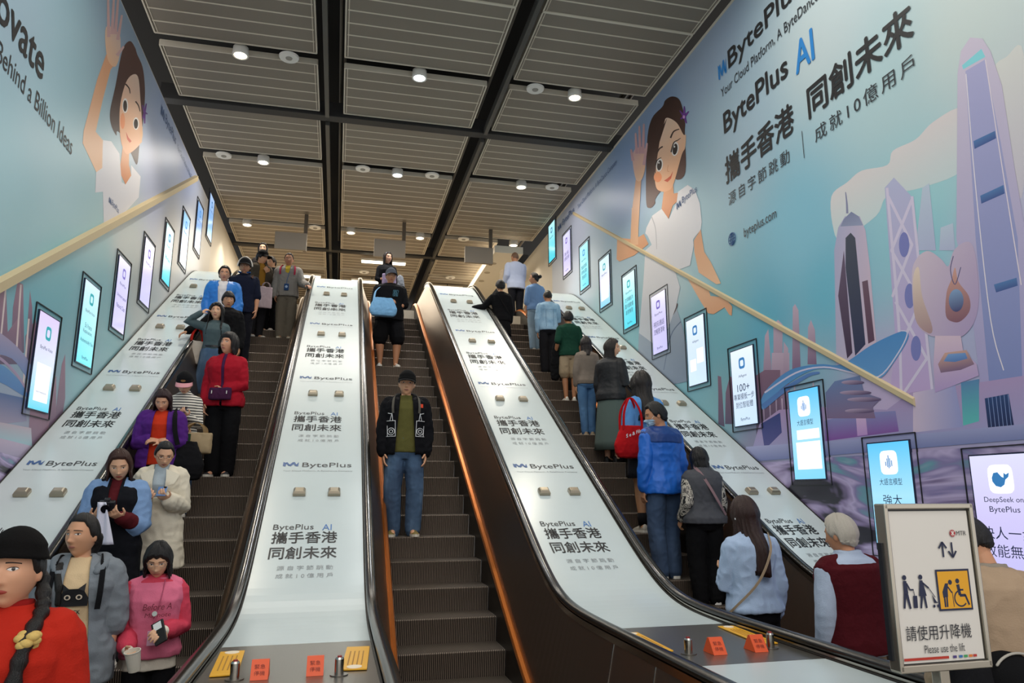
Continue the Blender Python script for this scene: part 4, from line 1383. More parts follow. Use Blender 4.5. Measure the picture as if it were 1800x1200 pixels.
def add_hand(bm, W, d, n, curl, sx, k=1.0):
    s = d.cross(n).normalized()
    if s.dot(Vector((0, -1, 0.3))) < 0:
        s = -s          # thumb side
    rings = []
    for t, w, h in ((-0.03, 0.022, 0.02), (0.0, 0.026, 0.02), (0.03, 0.036, 0.018), (0.06, 0.041, 0.016), (0.088, 0.04, 0.013), (0.1, 0.03, 0.008)):
        c = W + d * t * k
        rings.append([c + s * (w * math.cos(a)) * k + n * (h * math.sin(a)) * k for a in [2 * math.pi * i / 14 for i in range(14)]])
    loft(bm, rings)
    for q, (o, L) in enumerate(((0.033, 0.074), (0.012, 0.084), (-0.01, 0.078), (-0.031, 0.06))):
        p = W + d * 0.085 * k + s * o * k
        a = 0.15 + q * 0.05
        pts = [p]
        ang = 0
        for j, l in enumerate((0.45, 0.32, 0.25)):
            ang += curl * (0.75, 1.1, 0.8)[j] + 0.05 * q
            dd = d * math.cos(ang) + n * math.sin(ang) + s * o * 1.4
            p = p + dd.normalized() * L * l * k
            pts.append(p)
        tube(bm, pts, [0.0095 * k, 0.009 * k, 0.0082 * k, 0.0072 * k], 8)
    p = W + d * 0.022 * k + s * 0.026 * k
    q = p + (d * 0.55 + s * 0.75 + n * 0.25).normalized() * 0.042 * k
    r_ = q + (d * 0.8 + s * 0.15 + n * (0.35 + curl * 0.4)).normalized() * 0.034 * k
    tube(bm, [p, q, r_], [0.013 * k, 0.0105 * k, 0.0085 * k], 8)
    return W + d * 0.09 * k + n * 0.035 * k


def head_point(d, fem):
    x, y, z = d
    X, Y, Z = 0.073 * x, 0.094 * y, 0.118 * z
    t = max(0.0, -z)
    X *= 1 - (0.34 if fem else 0.27) * t ** 1.5
    if y > 0:
        Y *= 1 - 0.42 * t
    else:
        Y = -0.094 * abs(y) ** 0.88
        Y *= 1 - 0.1 * t
    if z > 0.55 and y < 0:
        Y *= 1 - 0.1 * (z - 0.55)
    if y < -0.05:
        ax = abs(X)
        g = lambda a, b, s1, s2: math.exp(-((ax - a) / s1) ** 2 - ((Z - b) / s2) ** 2)
        nz = 0.025 * math.exp(-(X / 0.0125) ** 2 - ((Z + 0.028) / 0.011) ** 2) + 0.013 * math.exp(-(X / 0.009) ** 2 - ((Z + 0.006) / 0.02) ** 2) + 0.007 * g(0.013, -0.033, 0.008, 0.007)
        f = nz + 0.005 * g(0.025, 0.032, 0.03, 0.009) - 0.011 * g(0.031, 0.012, 0.015, 0.012) + 0.004 * g(0.044, -0.02, 0.018, 0.018)
        f += 0.006 * math.exp(-(X / 0.023) ** 2 - ((Z + 0.058) / 0.012) ** 2) - 0.004 * math.exp(-(X / 0.02) ** 2 - ((Z + 0.078) / 0.008) ** 2) + 0.007 * math.exp(-(X / 0.02) ** 2 - ((Z + 0.1) / 0.013) ** 2)
        Y -= f
    return Vector((X, Y, Z))


def head_grid(fem, nu=64, nv=46):
    rings = []
    for j in range(1, nv):
        e = math.pi * (j / nv - 0.5)
        rings.append([head_point((math.cos(e) * math.sin(2 * math.pi * i / nu), -math.cos(e) * math.cos(2 * math.pi * i / nu), math.sin(e)), fem) for i in range(nu)])
    return rings


HEADS = {}
for _s in 'mf':
    _b = bmesh.new()
    loft(_b, head_grid(_s == 'f'))
    bmesh.ops.recalc_face_normals(_b, faces=_b.faces)
    HEADS[_s] = BVHTree.FromBMesh(_b)
    _b.free()


def surf(sex, x, z):
    h = HEADS[sex].ray_cast(Vector((x, -0.5, z)), Vector((0, 1, 0)))
    return h[0].y if h[0] else -0.09


def radial(sex, d):
    h = HEADS[sex].ray_cast(Vector((0, 0, 0)) + d * 0.6, -d)
    return (h[0]).length if h[0] else 0.1


def lerp_table(tab, a):
    for (a0, z0), (a1, z1) in zip(tab, tab[1:]):
        if a <= a1:
            t = (a - a0) / (a1 - a0)
            t = t * t * (3 - 2 * t)
            return z0 * (1 - t) + z1 * t
    return tab[-1][1]


HAIRS = {  # hair line (azimuth from the face, height) and thickness
    'short': ([(0, 0.078), (38, 0.078), (55, 0.045), (72, 0.0), (84, -0.012), (100, 0.0), (125, -0.05), (180, -0.07)], 0.02),
    'crop': ([(0, 0.085), (40, 0.08), (60, 0.045), (75, 0.01), (84, 0.0), (100, 0.01), (130, -0.03), (180, -0.05)], 0.012),
    'fringe': ([(0, 0.04), (35, 0.042), (55, 0.03), (72, -0.005), (85, -0.02), (105, -0.02), (130, -0.06), (180, -0.075)], 0.02),
    'bob': ([(0, 0.07), (32, 0.066), (52, 0.03), (66, -0.1), (80, -0.125), (120, -0.13), (180, -0.13)], 0.024),
    'curly': ([(0, 0.06), (30, 0.06), (48, 0.035), (62, -0.05), (80, -0.09), (120, -0.12), (180, -0.13)], 0.034),
    'long': ([(0, 0.078), (32, 0.072), (52, 0.03), (66, -0.26), (80, -0.32), (120, -0.36), (180, -0.38)], 0.02),
    'long_fringe': ([(0, 0.052), (14, 0.06), (30, 0.045), (50, 0.02), (62, -0.18), (80, -0.24), (120, -0.28), (180, -0.28)], 0.022),
    'tied': ([(0, 0.08), (35, 0.078), (55, 0.05), (72, 0.005), (88, -0.01), (110, -0.03), (140, -0.05), (180, -0.06)], 0.012),
    'shoulder': ([(0, 0.078), (32, 0.072), (52, 0.02), (66, -0.17), (80, -0.2), (120, -0.22), (180, -0.22)], 0.02),
    'wavy': ([(0, 0.078), (32, 0.07), (50, 0.03), (62, -0.26), (80, -0.34), (120, -0.38), (180, -0.4)], 0.034),
    'balding': ([(0, 0.112), (40, 0.10), (55, 0.06), (70, 0.01), (84, 0.0), (100, 0.005), (130, -0.03), (180, -0.045)], 0.006),
}


def hair_mesh(sex, style, amp=1.0, length=1.0, seed=0):
    tab, th = HAIRS[style]
    bm = bmesh.new()
    nphi, nt = 84, 18
    rows = []
    for i in range(nphi):
        ph = 360 * i / nphi
        a = ph if ph <= 180 else 360 - ph
        ze = lerp_table(tab, a)
        if ze < -0.13:
            ze *= length
        p = R(ph)
        zs = max(ze, -0.03)
        # elevation where the scalp reaches zs
        lo, hi = -0.9, 1.55
        for _ in range(18):
            m = (lo + hi) / 2
            d = Vector((math.cos(m) * math.sin(p), -math.cos(m) * math.cos(p), math.sin(m)))
            if radial(sex, d) * math.sin(m) > zs:
                hi = m
            else:
                lo = m
        row = []
        nd = 10 if ze < -0.03 else 0
        for k in range(nt):
            e = 1.5 + (hi - 1.5) * k / (nt - 1)
            d = Vector((math.cos(e) * math.sin(p), -math.cos(e) * math.cos(p), math.sin(e)))
            r = radial(sex, d)
            tt = th * (1 + 0.35 * amp * noise.noise(Vector((math.sin(p) * 9, math.cos(p) * 9, e * 1.2 + seed))))
            if not nd:
                tt *= min(1, 0.25 + (nt - 1 - k) / 3.0)
            row.append(d * (r + tt))
        if nd or True:
            last = row[-1].copy()
            hd = Vector((math.sin(p), -math.cos(p), 0))
            for k in range(1, 11):
                t = k / 10
                if nd:
                    dz = (ze - zs) * t
                    out = 0.012 * amp * noise.noise(Vector((math.sin(p) * 12, math.cos(p) * 12, t * 2 + seed)))
                    back = max(0, -hd.y * -1) if False else max(0, -math.cos(p))
                    q = last + Vector((0, 0, dz)) + hd * (out + ((0.012 if style == 'wavy' else -0.02) * t * t if a > 100 else 0.004 * t)) + Vector((0, 0.05 * back * min(1, max(0, -dz - 0.08) / 0.1), 0))
                    if ze < -0.16 and a < 85:
                        q += Vector((0, -0.05 * min(1, max(0, -dz - 0.1) / 0.12), 0))
                    row.append(q)
                else:
                    row.append(last - hd * 0.006 * t + Vector((0, 0, -0.0008 * k)))
        rows.append(row)
    V = [[bm.verts.new(q) for q in row] for row in rows]
    top = bm.verts.new(Vector((0, 0, radial(sex, Vector((0, 0, 1))) + th)))
    for i in range(nphi):
        a, b = V[i], V[(i + 1) % nphi]
        bm.faces.new((top, b[0], a[0]))
        for k in range(len(a) - 1):
            bm.faces.new((a[k], b[k], b[k + 1], a[k + 1]))
    return bm


def patch(bm, sex, cx, cz, hw, hh, out, shape, M, nu=14, nv=6, mi=None):
    """small face feature lying on the head surface"""
    rows = []
    for j in range(nv + 1):
        v = 2 * j / nv - 1
        row = []
        for i in range(nu + 1):
            u = 2 * i / nu - 1
            lo, hi, tilt = shape(u)
            zz = cz + hh * ((lo + hi) / 2 + (hi - lo) / 2 * v) + tilt * hh
            xx = cx + hw * u
            bulge = out * (1 - 0.6 * u * u) * (1 - 0.5 * v * v)
            row.append(M @ Vector((xx, surf(sex, xx, zz) - bulge, zz)))
        rows.append(row)
    vs = grid(bm, rows)
    return vs


def face_parts(root, sex, M, skin, look=1.0, lips='#a8564c', brow='#2a1c16'):
    for s in (-1, 1):
        bm = bmesh.new()
        al = lambda u: (-(1 - u * u) * 0.8, (1 - u * u) ** 0.7 * 1.0 * look, 0.15 * u * s)
        patch(bm, sex, s * 0.031, 0.011, 0.0145, 0.0068, 0.0042, al, M, nu=18, nv=8)
        o = obj('eye', bm, eye_white, root, smooth=True)
        o.data.materials.append(iris_m)
        c = M @ Vector((s * 0.031, surf(sex, s * 0.031, 0.011), 0.0115))
        for p in o.data.polygons:
            if (Vector(p.center) - c).length < 0.0072:
                p.material_index = 1
        bm = bmesh.new()
        br = lambda u: (-0.5 - 0.1 * u * s, 0.5 - 0.25 * u * s, -0.5 * (u * s + 0.25) ** 2)
        patch(bm, sex, s * 0.032, 0.032, 0.019, 0.004, 0.003, br, M, nu=10, nv=2)
        obj('eyebrow', bm, mat('brow ' + brow, brow, 0.7), root, smooth=True)
        bm = bmesh.new()
        lid = lambda u: ((1 - u * u) ** 0.7 * look - 0.05, (1 - u * u) ** 0.7 * look + 0.3, 0.15 * u * s)
        patch(bm, sex, s * 0.031, 0.011, 0.015, 0.0068, 0.0046, lid, M, nu=12, nv=1)
        obj('eyelid', bm, mat('lash line', '#2b1b16', 0.6), root, smooth=True)
    bm = bmesh.new()
    lp = lambda u: (-0.9 * (1 - u * u) ** 0.6, 0.75 * (1 - u * u) ** 0.8 - 0.15 * math.exp(-(u / 0.2) ** 2), 0)
    patch(bm, sex, 0, -0.059, 0.023, 0.009, 0.004, lp, M, nu=14, nv=6)
    o = obj('lips', bm, mat('lips ' + lips, lips, 0.45), root, smooth=True)


PEOPLE = {}
NP = [0]


def person(key, label, pos, H, yaw=0, sex='m', skin='#d9a784', voxel=0.009, arms=('down', 'down'), head=(0, 0, 0), lean=0, fat=1.0, top=None, jacket=None, bottom=None, shoes=('#d8d4cc', '#efece6'), hair=('short', '#17110f'), hair_len=1.0,
           face=True, look=0.8, lips='#b0625a', stride=0.0, sleeve=1.0, group=None, foot=0.075, visible_legs=True):
    """one figure; local frame: feet at the origin, facing -Y, 1.70 tall before scaling"""
    NP[0] += 1
    seed = NP[0]
    k = H / 1.70
    tab = [(z, rx * fat, ry * (1 + (fat - 1) * 1.2), yo) for z, rx, ry, yo in TORSO[sex]]
    sw = (0.165 if sex == 'm' else 0.142) * (1 + (fat - 1) * 0.6)
    zs = 1.35 if sex == 'm' else 1.342
    lr = R(lean)

    def B(p):
        p = Vector(p)
        if lr and p.z > 0.92:
            t = min(1, (p.z - 0.92) / 0.3)
            M_ = Matrix.Rotation(lr * (0.35 + 0.65 * t), 3, 'X')
            c = Vector((0, 0.02, 0.92))
            p = c + M_ @ (p - c)
        return p
    piv = Vector((0, 0.012, 1.485))
    Mh0 = Matrix.Translation(piv) @ Matrix.Rotation(R(head[0]), 4, 'Z') @ Matrix.Rotation(R(head[1]), 4, 'X') @ Matrix.Rotation(R(head[2]), 4, 'Y') @ Matrix.Translation(-piv) @ Matrix.Translation((0, -0.012, 1.572)) @ Matrix.Scale(1.07, 4)
    if lr:
        c = Vector((0, 0.02, 0.92))
        Mh = Matrix.Translation(c) @ Matrix.Rotation(lr, 4, 'X') @ Matrix.Translation(-c) @ Mh0
    else:
        Mh = Mh0
    AJ = []
    for sx, ps in zip((-1, 1), arms):
        S, E, W, f, n, curl = arm_joints(sx, ps, sw, zs)
        if lr:
            S2 = B(S)
            d = S2 - S
            E, W, S = E + d, W + d, S2
        AJ.append((sx, S, E, W, f, n, curl))
    ft = (fat - 1) * 0.8 + 1
    legs = []
    for sx in (-1, 1):
        st = stride * sx
        hip = Vector((sx * 0.085 * ft, 0.012, 0.86))
        kn = Vector((sx * (foot + 0.012) * ft, -0.012 - st * 0.12 - abs(st) * 0.04, 0.475))
        an = Vector((sx * foot * ft, 0.025 - st * 0.26, 0.085 + (0.05 * abs(st) if st < 0 else 0)))
        legs.append((hip, kn, an))
    # ---- body: one continuous surface
    bm = bmesh.new()
    loft(bm, [[B(p) for p in sell(0, yo, z, rx * 0.93, ry * 0.93)] for z, rx, ry, yo in tab])
    tube(bm, [B((0, 0.016, 1.40)), B((0, 0.012, 1.46)), Mh @ Vector((0, 0.018, -0.06))], [0.062, 0.051 if sex == 'm' else 0.045, 0.05 if sex == 'm' else 0.043], 16)
    loft(bm, [[Mh @ p for p in ring] for ring in head_grid(sex == 'f')])
    for s in (-1, 1):
        ellipsoid(bm, Mh @ Vector((s * 0.073, 0.012, -0.003)), (0.0095, 0.019, 0.031), (Mh.to_3x3() @ Matrix.Rotation(R(14 * s), 3, 'Z')), u=12, v=8)
    hands = []
    for sx, S, E, W, f, n, curl in AJ:
        tube(bm, [B((sx * 0.04, 0.012, 1.405)), S], [0.042, 0.05], 12)
        tube(bm, [S, S.lerp(E, 0.5), E, E.lerp(W, 0.35), W], [0.05 * ft, 0.044 * ft, 0.037 * ft, 0.037 * ft, 0.026], 12)
        hands.append(add_hand(bm, W, f, n, curl, sx))
    for hip, kn, an in legs:
        tube(bm, [hip, hip.lerp(kn, 0.5), kn, kn.lerp(an, 0.3), an], [0.088 * ft, 0.074 * ft, 0.053 * ft, 0.055 * ft, 0.036], 14)
        tube(bm, [an + Vector((0, 0.02, -0.03)), an + Vector((0, -0.13, -0.055))], [0.034, 0.026], 10)
    me = finish(bm, voxel * 0.85, 1)
    root = mesh_obj('person', me, skin_mat(skin))
    root.location = pos
    root.rotation_euler = (0, 0, R(yaw))
    root.scale = (k, k, k)
    tag(root, label, 'person', group)
    if face:
        face_parts(root, sex, Mh, skin, look, lips)
    # ---- hair
    hob = None
    if hair:
        hm = hair_mesh(sex, hair[0], length=hair_len, seed=seed)
        bmesh.ops.transform(hm, matrix=Mh, verts=hm.verts)
        hob = obj('hair', hm, hair_mat(hair[1]), root, smooth=True)
        sm = hob.modifiers.new('thickness', 'SOLIDIFY')
        sm.thickness = 0.01
        sm.offset = -1

    def garment(name, m, hem, infl, slv, neck=1.45, flare=0.0, fold=0.008, open_=None, vox=None, smooth=3, slv_r=0.8, lower=None):
        infl = infl * 0.74
        bm = bmesh.new()
        zz = [hem] + [z for z, *_ in tab if hem < z < neck] + [neck]
        rings = []
        for z in zz:
            rx, ry, yo = tz(tab, z)
            if z < 0.95:      # hang straight over the hips
                r2 = tz(tab, 0.95)
                rx, ry = max(rx, r2[0]), max(ry, r2[1])
            fl = flare * max(0, (1.05 - z))
            top_ = min(1, max(0.25, (neck - z) / 0.06)) if z > 1.38 else 1
            rings.append([B(p) for p in sell(0, yo, z, rx + infl * top_ + fl, ry + infl * top_ + fl, 26)])
        loft(bm, rings)
        for sx, S, E, W, f, n, curl in AJ:
            ia = infl * slv_r
            tube(bm, [B((sx * 0.045, 0.012, 1.403)), S.lerp(B((sx * 0.045, 0.012, 1.403)), 0.12)], [0.04 + infl * 0.55, 0.05 * ft + (ia * 0.75 if slv > 0 else infl * 0.95)], 14)
            if slv <= 0:
                continue
            L = [S, S.lerp(E, 0.5), E, E.lerp(W, 0.5), W]
            rr = [0.052 * ft + ia, 0.048 * ft + ia, 0.042 * ft + ia, 0.036 * ft + ia, 0.03 * ft + ia * 0.8]
            nseg = slv * 4
            P_, R_ = [L[0]], [rr[0]]
            for q in range(1, 5):
                if nseg >= q:
                    P_.append(L[q]); R_.append(rr[q])
                else:
                    t = nseg - (q - 1)
                    P_.append(L[q - 1].lerp(L[q], t)); R_.append(rr[q - 1] * (1 - t) + rr[q] * t + 0.003)
                    break
            tube(bm, P_, R_, 14)
        me = finish(bm, vox or voxel * 1.25, smooth, fold, 7, seed)
        if open_:
            g0, g1, zlow = open_      # half gap at hem and at neck
            bm = bmesh.new()
            bm.from_mesh(me)
            sl = (g1 - g0) / (neck - hem)
            for s in (-1, 1):
                nrm = Vector((1, 0, -s * sl)).normalized()
                bmesh.ops.bisect_plane(bm, geom=bm.verts[:] + bm.edges[:] + bm.faces[:], plane_co=(s * g0, 0, hem), plane_no=nrm)
            kill = []
            for fc in bm.faces:
                c = fc.calc_center_median()
                g = g0 + sl * (c.z - hem)
                yf = tz(tab, min(max(c.z, 0.95), 1.4))
                if c.z > zlow and abs(c.x) < g and -0.28 < c.y < 0.0 and c.y > -(yf[1] + infl + 0.05) - (0.06 if lr == 0 else 0.3):
                    kill.append(fc)
            bmesh.ops.delete(bm, geom=kill, context='FACES')
            bm.to_mesh(me)
            bm.free()
        o = mesh_obj(name, me, m, root)
        if open_:
            sm = o.modifiers.new('thickness', 'SOLIDIFY')
            sm.thickness = 0.006
            sm.offset = 1
        return o
    made = {'root': root, 'hair': hob}
    if top:
        made['top'] = garment(top[0], top[1] if not isinstance(top[1], str) else cloth(top[1]), top[2], 0.014 if len(top) < 5 else top[4], top[3], neck=1.45 if len(top) < 6 else top[5], fold=0.006)
    for j in ([jacket] if isinstance(jacket, dict) else jacket or []):
        made['jacket'] = garment(j['name'], j['m'] if not isinstance(j['m'], str) else cloth(j['m']), j.get('hem', 0.84), j.get('infl', 0.036), j.get('slv', 1.0), neck=j.get('neck', 1.455), flare=j.get('flare', 0.05), fold=j.get('fold', 0.013), open_=j.get('open'), slv_r=j.get('slv_r', 0.75))
    if bottom:
        nm, m = bottom[0], bottom[1]
        m = m if not isinstance(m, str) else cloth(m)
        zend = bottom[2]
        loose = bottom[3] if len(bottom) > 3 else 0.016
        bm = bmesh.new()
        if nm.endswith('skirt') or nm.endswith('dress'):
            rings = []
            N = 40
            for i in range(9):
                t = i / 8
                z = 1.04 + (zend - 1.04) * t
                rx, ry, yo = tz(tab, max(z, 0.95))
                rx, ry = rx + 0.015 + loose * t * (1.04 - zend), ry + 0.015 + loose * t * (1.04 - zend)
                ring = sell(0, yo, z, rx, ry, N)
                for q, p in enumerate(ring):
                    w = 1 + 0.035 * t * math.sin(q * 2 * math.pi * 9 / N) + 0.02 * t * math.sin(q * 2 * math.pi * 4 / N + 1)
                    p.x *= w
                    p.y *= w
                rings.append(ring)
            loft(bm, rings)
            made['bottom'] = obj(nm, bm, m, root, smooth=True)
        else:
            loft(bm, [sell(0, yo, z, rx + 0.012, ry + 0.012) for z, rx, ry, yo in tab if z <= 1.0] )
            for hip, kn, an in legs:
                L = [hip, hip.lerp(kn, 0.5), kn, kn.lerp(an, 0.5), an + Vector((0, 0, -0.03))]
                rr = [0.094 * ft, 0.083 * ft + loose * 0.6, 0.062 * ft + loose, 0.055 * ft + loose * 1.15, 0.046 + loose * 1.25]
                P_, R_ = [L[0]], [rr[0]]
                for q in range(1, 5):
                    if L[q].z >= zend:
                        P_.append(L[q]); R_.append(rr[q])
                    else:
                        t = (L[q - 1].z - zend) / (L[q - 1].z - L[q].z)
                        P_.append(L[q - 1].lerp(L[q], t)); R_.append(rr[q - 1] * (1 - t) + rr[q] * t)
                        break
                tube(bm, P_, R_, 16)
            made['bottom'] = mesh_obj(nm, finish(bm, voxel * 1.25, 4, 0.006, 9, seed + 50), m, root)
    if shoes:
        for (hip, kn, an), sx in zip(legs, (-1, 1)):
            rot = Matrix.Rotation(R(8 * sx), 3, 'Z')
            base = Vector((an.x, an.y, an.z - 0.085))
            bm = bmesh.new()
            rings = []
            for y, w, h in ((0.062, 0.018, 0.05), (0.052, 0.032, 0.085), (0.01, 0.037, 0.092), (-0.04, 0.036, 0.082), (-0.09, 0.042, 0.062), (-0.14, 0.043, 0.05), (-0.175, 0.034, 0.042), (-0.195, 0.014, 0.03)):
                ring = []
                for q in range(14):
                    a = 2 * math.pi * q / 14
                    ring.append(base + rot @ Vector((w * math.cos(a), y, max(0.02, 0.02 + (h - 0.02) * (math.sin(a) if math.sin(a) > 0 else 0)))))
                rings.append(ring)
            loft(bm, rings)
            so = obj('shoe', bm, mat('shoe ' + shoes[0], shoes[0], 0.6, bump=0.1, bscale=60), root, smooth=True)
            bm = bmesh.new()
            out = []
            for y, w in ((0.068, 0.02), (0.058, 0.036), (0.01, 0.041), (-0.04, 0.038), (-0.09, 0.045), (-0.14, 0.046), (-0.18, 0.036), (-0.202, 0.014)):
                out.append((y, w))
            poly = [(w, y) for y, w in out] + [(-w, y) for y, w in out[::-1]]
            loft(bm, [[base + rot @ Vector((x, y, z)) for x, y in poly] for z in (0.001, 0.026)])
            obj('sole', bm, mat('sole ' + shoes[1], shoes[1], 0.6), so)
    mw = Matrix.Translation(pos) @ Matrix.Rotation(R(yaw), 4, 'Z') @ Matrix.Diagonal((k, k, k, 1))
    made.update(M=mw, Mh=Mh, k=k, hands=[mw @ h for h in hands], AJ=AJ, tab=tab, B=B, sex=sex, yaw=yaw)
    PEOPLE[key] = made
    return made


def front_y(P, x, z, extra=0.02):
    """front surface of a person's torso (local)"""
    rx, ry, yo = tz(P['tab'], z)
    rx, ry = rx + extra, ry + extra
    t = min(0.98, abs(x) / rx)
    return yo - ry * (1 - t ** 2.4) ** (1 / 2.4)


def back_y(P, x, z, extra=0.02):
    rx, ry, yo = tz(P['tab'], z)
    rx, ry = rx + extra, ry + extra
    t = min(0.98, abs(x) / rx)
    return yo + ry * (1 - t ** 2.4) ** (1 / 2.4)


def child_text(P, parent_key, s, xc, zc, w, h, m, extra=0.034, back=False, name='lettering', bold=0.0, italic=0.0):
    bm = bmesh.new()
    f = back_y if back else front_y
    sg = -1 if back else 1
    put_text(bm, s, lambda u, v: Vector((sg * (u + italic * v) + xc, f(P, sg * u + xc, zc + v, extra) + (0.004 if back else -0.004), zc + v)), w, h, center=True, bold=bold)
    o = obj(name, bm, m, P[parent_key])
    return o


def strap(P, name, m, pts, w=0.028, parent=None, t=0.006):
    """flat band through local points"""
    bm = bmesh.new()
    pts = catmull(pts, 5)
    rings = []
    for i, p in enumerate(pts):
        d = (pts[min(i + 1, len(pts) - 1)] - pts[max(i - 1, 0)]).normalized()
        c = Vector((0, 0.0, p.z))
        nrm = Vector((p.x * 0.4, p.y, 0)).normalized() if Vector((p.x, p.y, 0)).length > 0.02 else Vector((0, -1, 0))
        s = d.cross(nrm).normalized()
        nrm = s.cross(d).normalized()
        rings.append([p + s * w / 2 + nrm * t / 2, p - s * w / 2 + nrm * t / 2, p - s * w / 2 - nrm * t / 2, p + s * w / 2 - nrm * t / 2])
    loft(bm, rings)
    return obj(name, bm, m, parent or P['root'])


def cap(P, c, brim='#', name='cap', brim_col=None, up=0.0, beret=False):
    sex, Mh = P['sex'], P['Mh']
    bm = bmesh.new()
    rows = []
    n = 40
    for j in range(12):
        e = 1.5 - (1.5 - 0.36) * j / 11
        row = []
        for i in range(n):
            p = 2 * math.pi * i / n
            d = Vector((math.cos(e) * math.sin(p), -math.cos(e) * math.cos(p), math.sin(e)))
            row.append(Mh @ (d * (radial(sex, d) + 0.022 + (0.006 if j < 8 else 0)) + Vector((0, 0, 0.004 + up))))
        rows.append(row)
    loft(bm, rows)
    o = obj(name, bm, cloth(c), P['root'], smooth=True)
    if brim:
        bm = bmesh.new()
        top, bot = [], []
        for j in range(7):
            t = j / 6
            rowt, rowb = [], []
            for i in range(17):
                a = R(-68 + 136 * i / 16)
                d = Vector((math.cos(0.36) * math.sin(a), -math.cos(0.36) * math.cos(a), math.sin(0.36)))
                p = d * (radial(sex, d) + 0.02)
                ext = 0.075 * t * max(0.0, math.cos(a * 1.25)) ** 0.6
                p = p + Vector((0.15 * ext * math.sin(a), -ext, -0.02 * t - 0.25 * abs(math.sin(a)) ** 2 * 0.06 * t + up))
                rowt.append(Mh @ (p + Vector((0, 0, 0.006))))
                rowb.append(Mh @ (p + Vector((0, 0, 0.0))))
            top.append(rowt); bot.append(rowb)
        V1, V2 = grid(bm, top), grid(bm, bot)
        for i in range(16):
            bm.faces.new((V1[-1][i], V1[-1][i + 1], V2[-1][i + 1], V2[-1][i]))
        obj('brim', bm, cloth(brim_col or c), o, smooth=True)
    return o


def glasses(P, col='#3a2d28', r=0.02):
    bm = bmesh.new()
    sex, Mh = P['sex'], P['Mh']
    for s in (-1, 1):
        y = surf(sex, s * 0.032, 0.01) - 0.012
        ring = [Mh @ Vector((s * 0.033 + r * 1.1 * math.cos(a), y, 0.008 + r * 0.85 * math.sin(a))) for a in [2 * math.pi * i / 20 for i in range(21)]]
        cable(bm, ring, 0.0016, 6)
        cable(bm, [Mh @ Vector((s * 0.055, y, 0.012)), Mh @ Vector((s * 0.076, -0.03, 0.012)), Mh @ Vector((s * 0.078, 0.02, 0.008))], 0.0016, 6)
    y = surf(sex, 0, 0.01) - 0.006
    cable(bm, [Mh @ Vector((-0.012, y - 0.002, 0.012)), Mh @ Vector((0.012, y - 0.002, 0.012))], 0.0016, 6)
    o = obj('glasses', bm, mat('glasses ' + col, col, 0.3, 0.5), P['root'], smooth=True)
    return o


def worldprop(name, label, cat, loc, rot=(0, 0, 0), group=None):
    o = empty(name, loc)
    o.rotation_euler = tuple(R(a) for a in rot)
    tag(o, label, cat, group)
    return o


def phone(P, h, label, col='#22242a', rot=(-50, 0, 0), glow=None):
    loc = P['hands'][h]
    root = worldprop('phone', label, 'phone', loc, (rot[0], rot[1], rot[2] + P['yaw']))
    b = bmesh.new(); box(b, (0, 0, 0.03), (0.078, 0.009, 0.16), bev=0.004); obj('case', b, mat('phone case ' + col, col, 0.3), root)
    b = bmesh.new(); box(b, (0, 0.0055, 0.03), (0.07, 0.001, 0.148)); obj('display', b, mat('phone display', '#46566e', 0.15, emit=0.25), root)
    b = bmesh.new(); box(b, (0.02, -0.006, 0.09), (0.025, 0.003, 0.028), bev=0.001); obj('camera_bump', b, mat('phone camera', '#101114', 0.2), root)
    return root


def tote(name, label, loc, yaw, w, h, d, col, strap_len=0.22, cat='bag', m=None, handle='#', topw=0.88):
    root = worldprop(name, label, cat, loc, (0, 0, yaw))
    bm = bmesh.new()
    rings = []
    for t, f in ((0.0, 0.62), (0.03, 0.86), (0.15, 1.0), (0.4, 1.06), (0.7, 0.5 + topw / 2 + 0.06), (0.92, topw + 0.04), (1.0, topw)):
        rings.append(sell(0, 0, -h + h * t, w / 2 * ((0.9 + 0.1 * f) if topw > 0.8 else f), d / 2 * f, 28, 3.0))
    loft(bm, rings)
    o = mesh_obj('body', finish(bm, 0.009, 3, 0.008, 9, w * 31), m or cloth(col), root)
    if strap_len:
        for s in (-1, 1):
            bm = bmesh.new()
            pts = catmull([(-w * 0.3, s * d * 0.3, -0.05), (-w * 0.26, s * d * 0.3, strap_len * 0.5), (0, s * d * 0.1, strap_len), (w * 0.26, s * d * 0.3, strap_len * 0.5), (w * 0.3, s * d * 0.3, -0.05)], 6)
            loft(bm, [[p + Vector((a, b, 0)) for a, b in ((-0.015, -0.004), (0.015, -0.004), (0.015, 0.004), (-0.015, 0.004))] for p in pts])
            obj('strap', bm, cloth(handle if len(handle) > 1 else col), root)
    return root


def place(px, py, H, lane=None):
    """foot point of a figure whose head top is seen at (px,py) and who stands on an escalator tread"""
    best = None
    for k in range(-7, 24):
        y = 8.55 + 0.4 * k + 0.2
        z = zn(8.55 + 0.4 * k)
        p = at_y(px, py, y)
        h = p.z - z
        if best is None or abs(h - H) < abs(best[1] - H):
            best = (Vector((p.x, y, z)), h)
    return best


def place_at(px, py, y):
    """foot point on the tread at depth y; the height follows from the head"""
    k = math.floor((y - 8.55) / 0.4)
    z = zn(8.55 + 0.4 * k)
    p = at_y(px, py, y)
    return Vector((p.x, y, z)), p.z - z


def place_y(px, py, y):
    """foot point on the lower floor at depth y"""
    p = at_y(px, py, y)
    z = zn(y)
    return Vector((p.x, y, z)), p.z - z
GL, GM, GR = 'people riding down the left escalator', 'people riding down the middle escalator', 'people riding up the right escalator'
GF = 'people on the lower floor'
S_L, S_M, S_T = '#dcab8a', '#cf9a76', '#b98360'


def pl(a):
    return dict(pos=a[0], H=a[1])


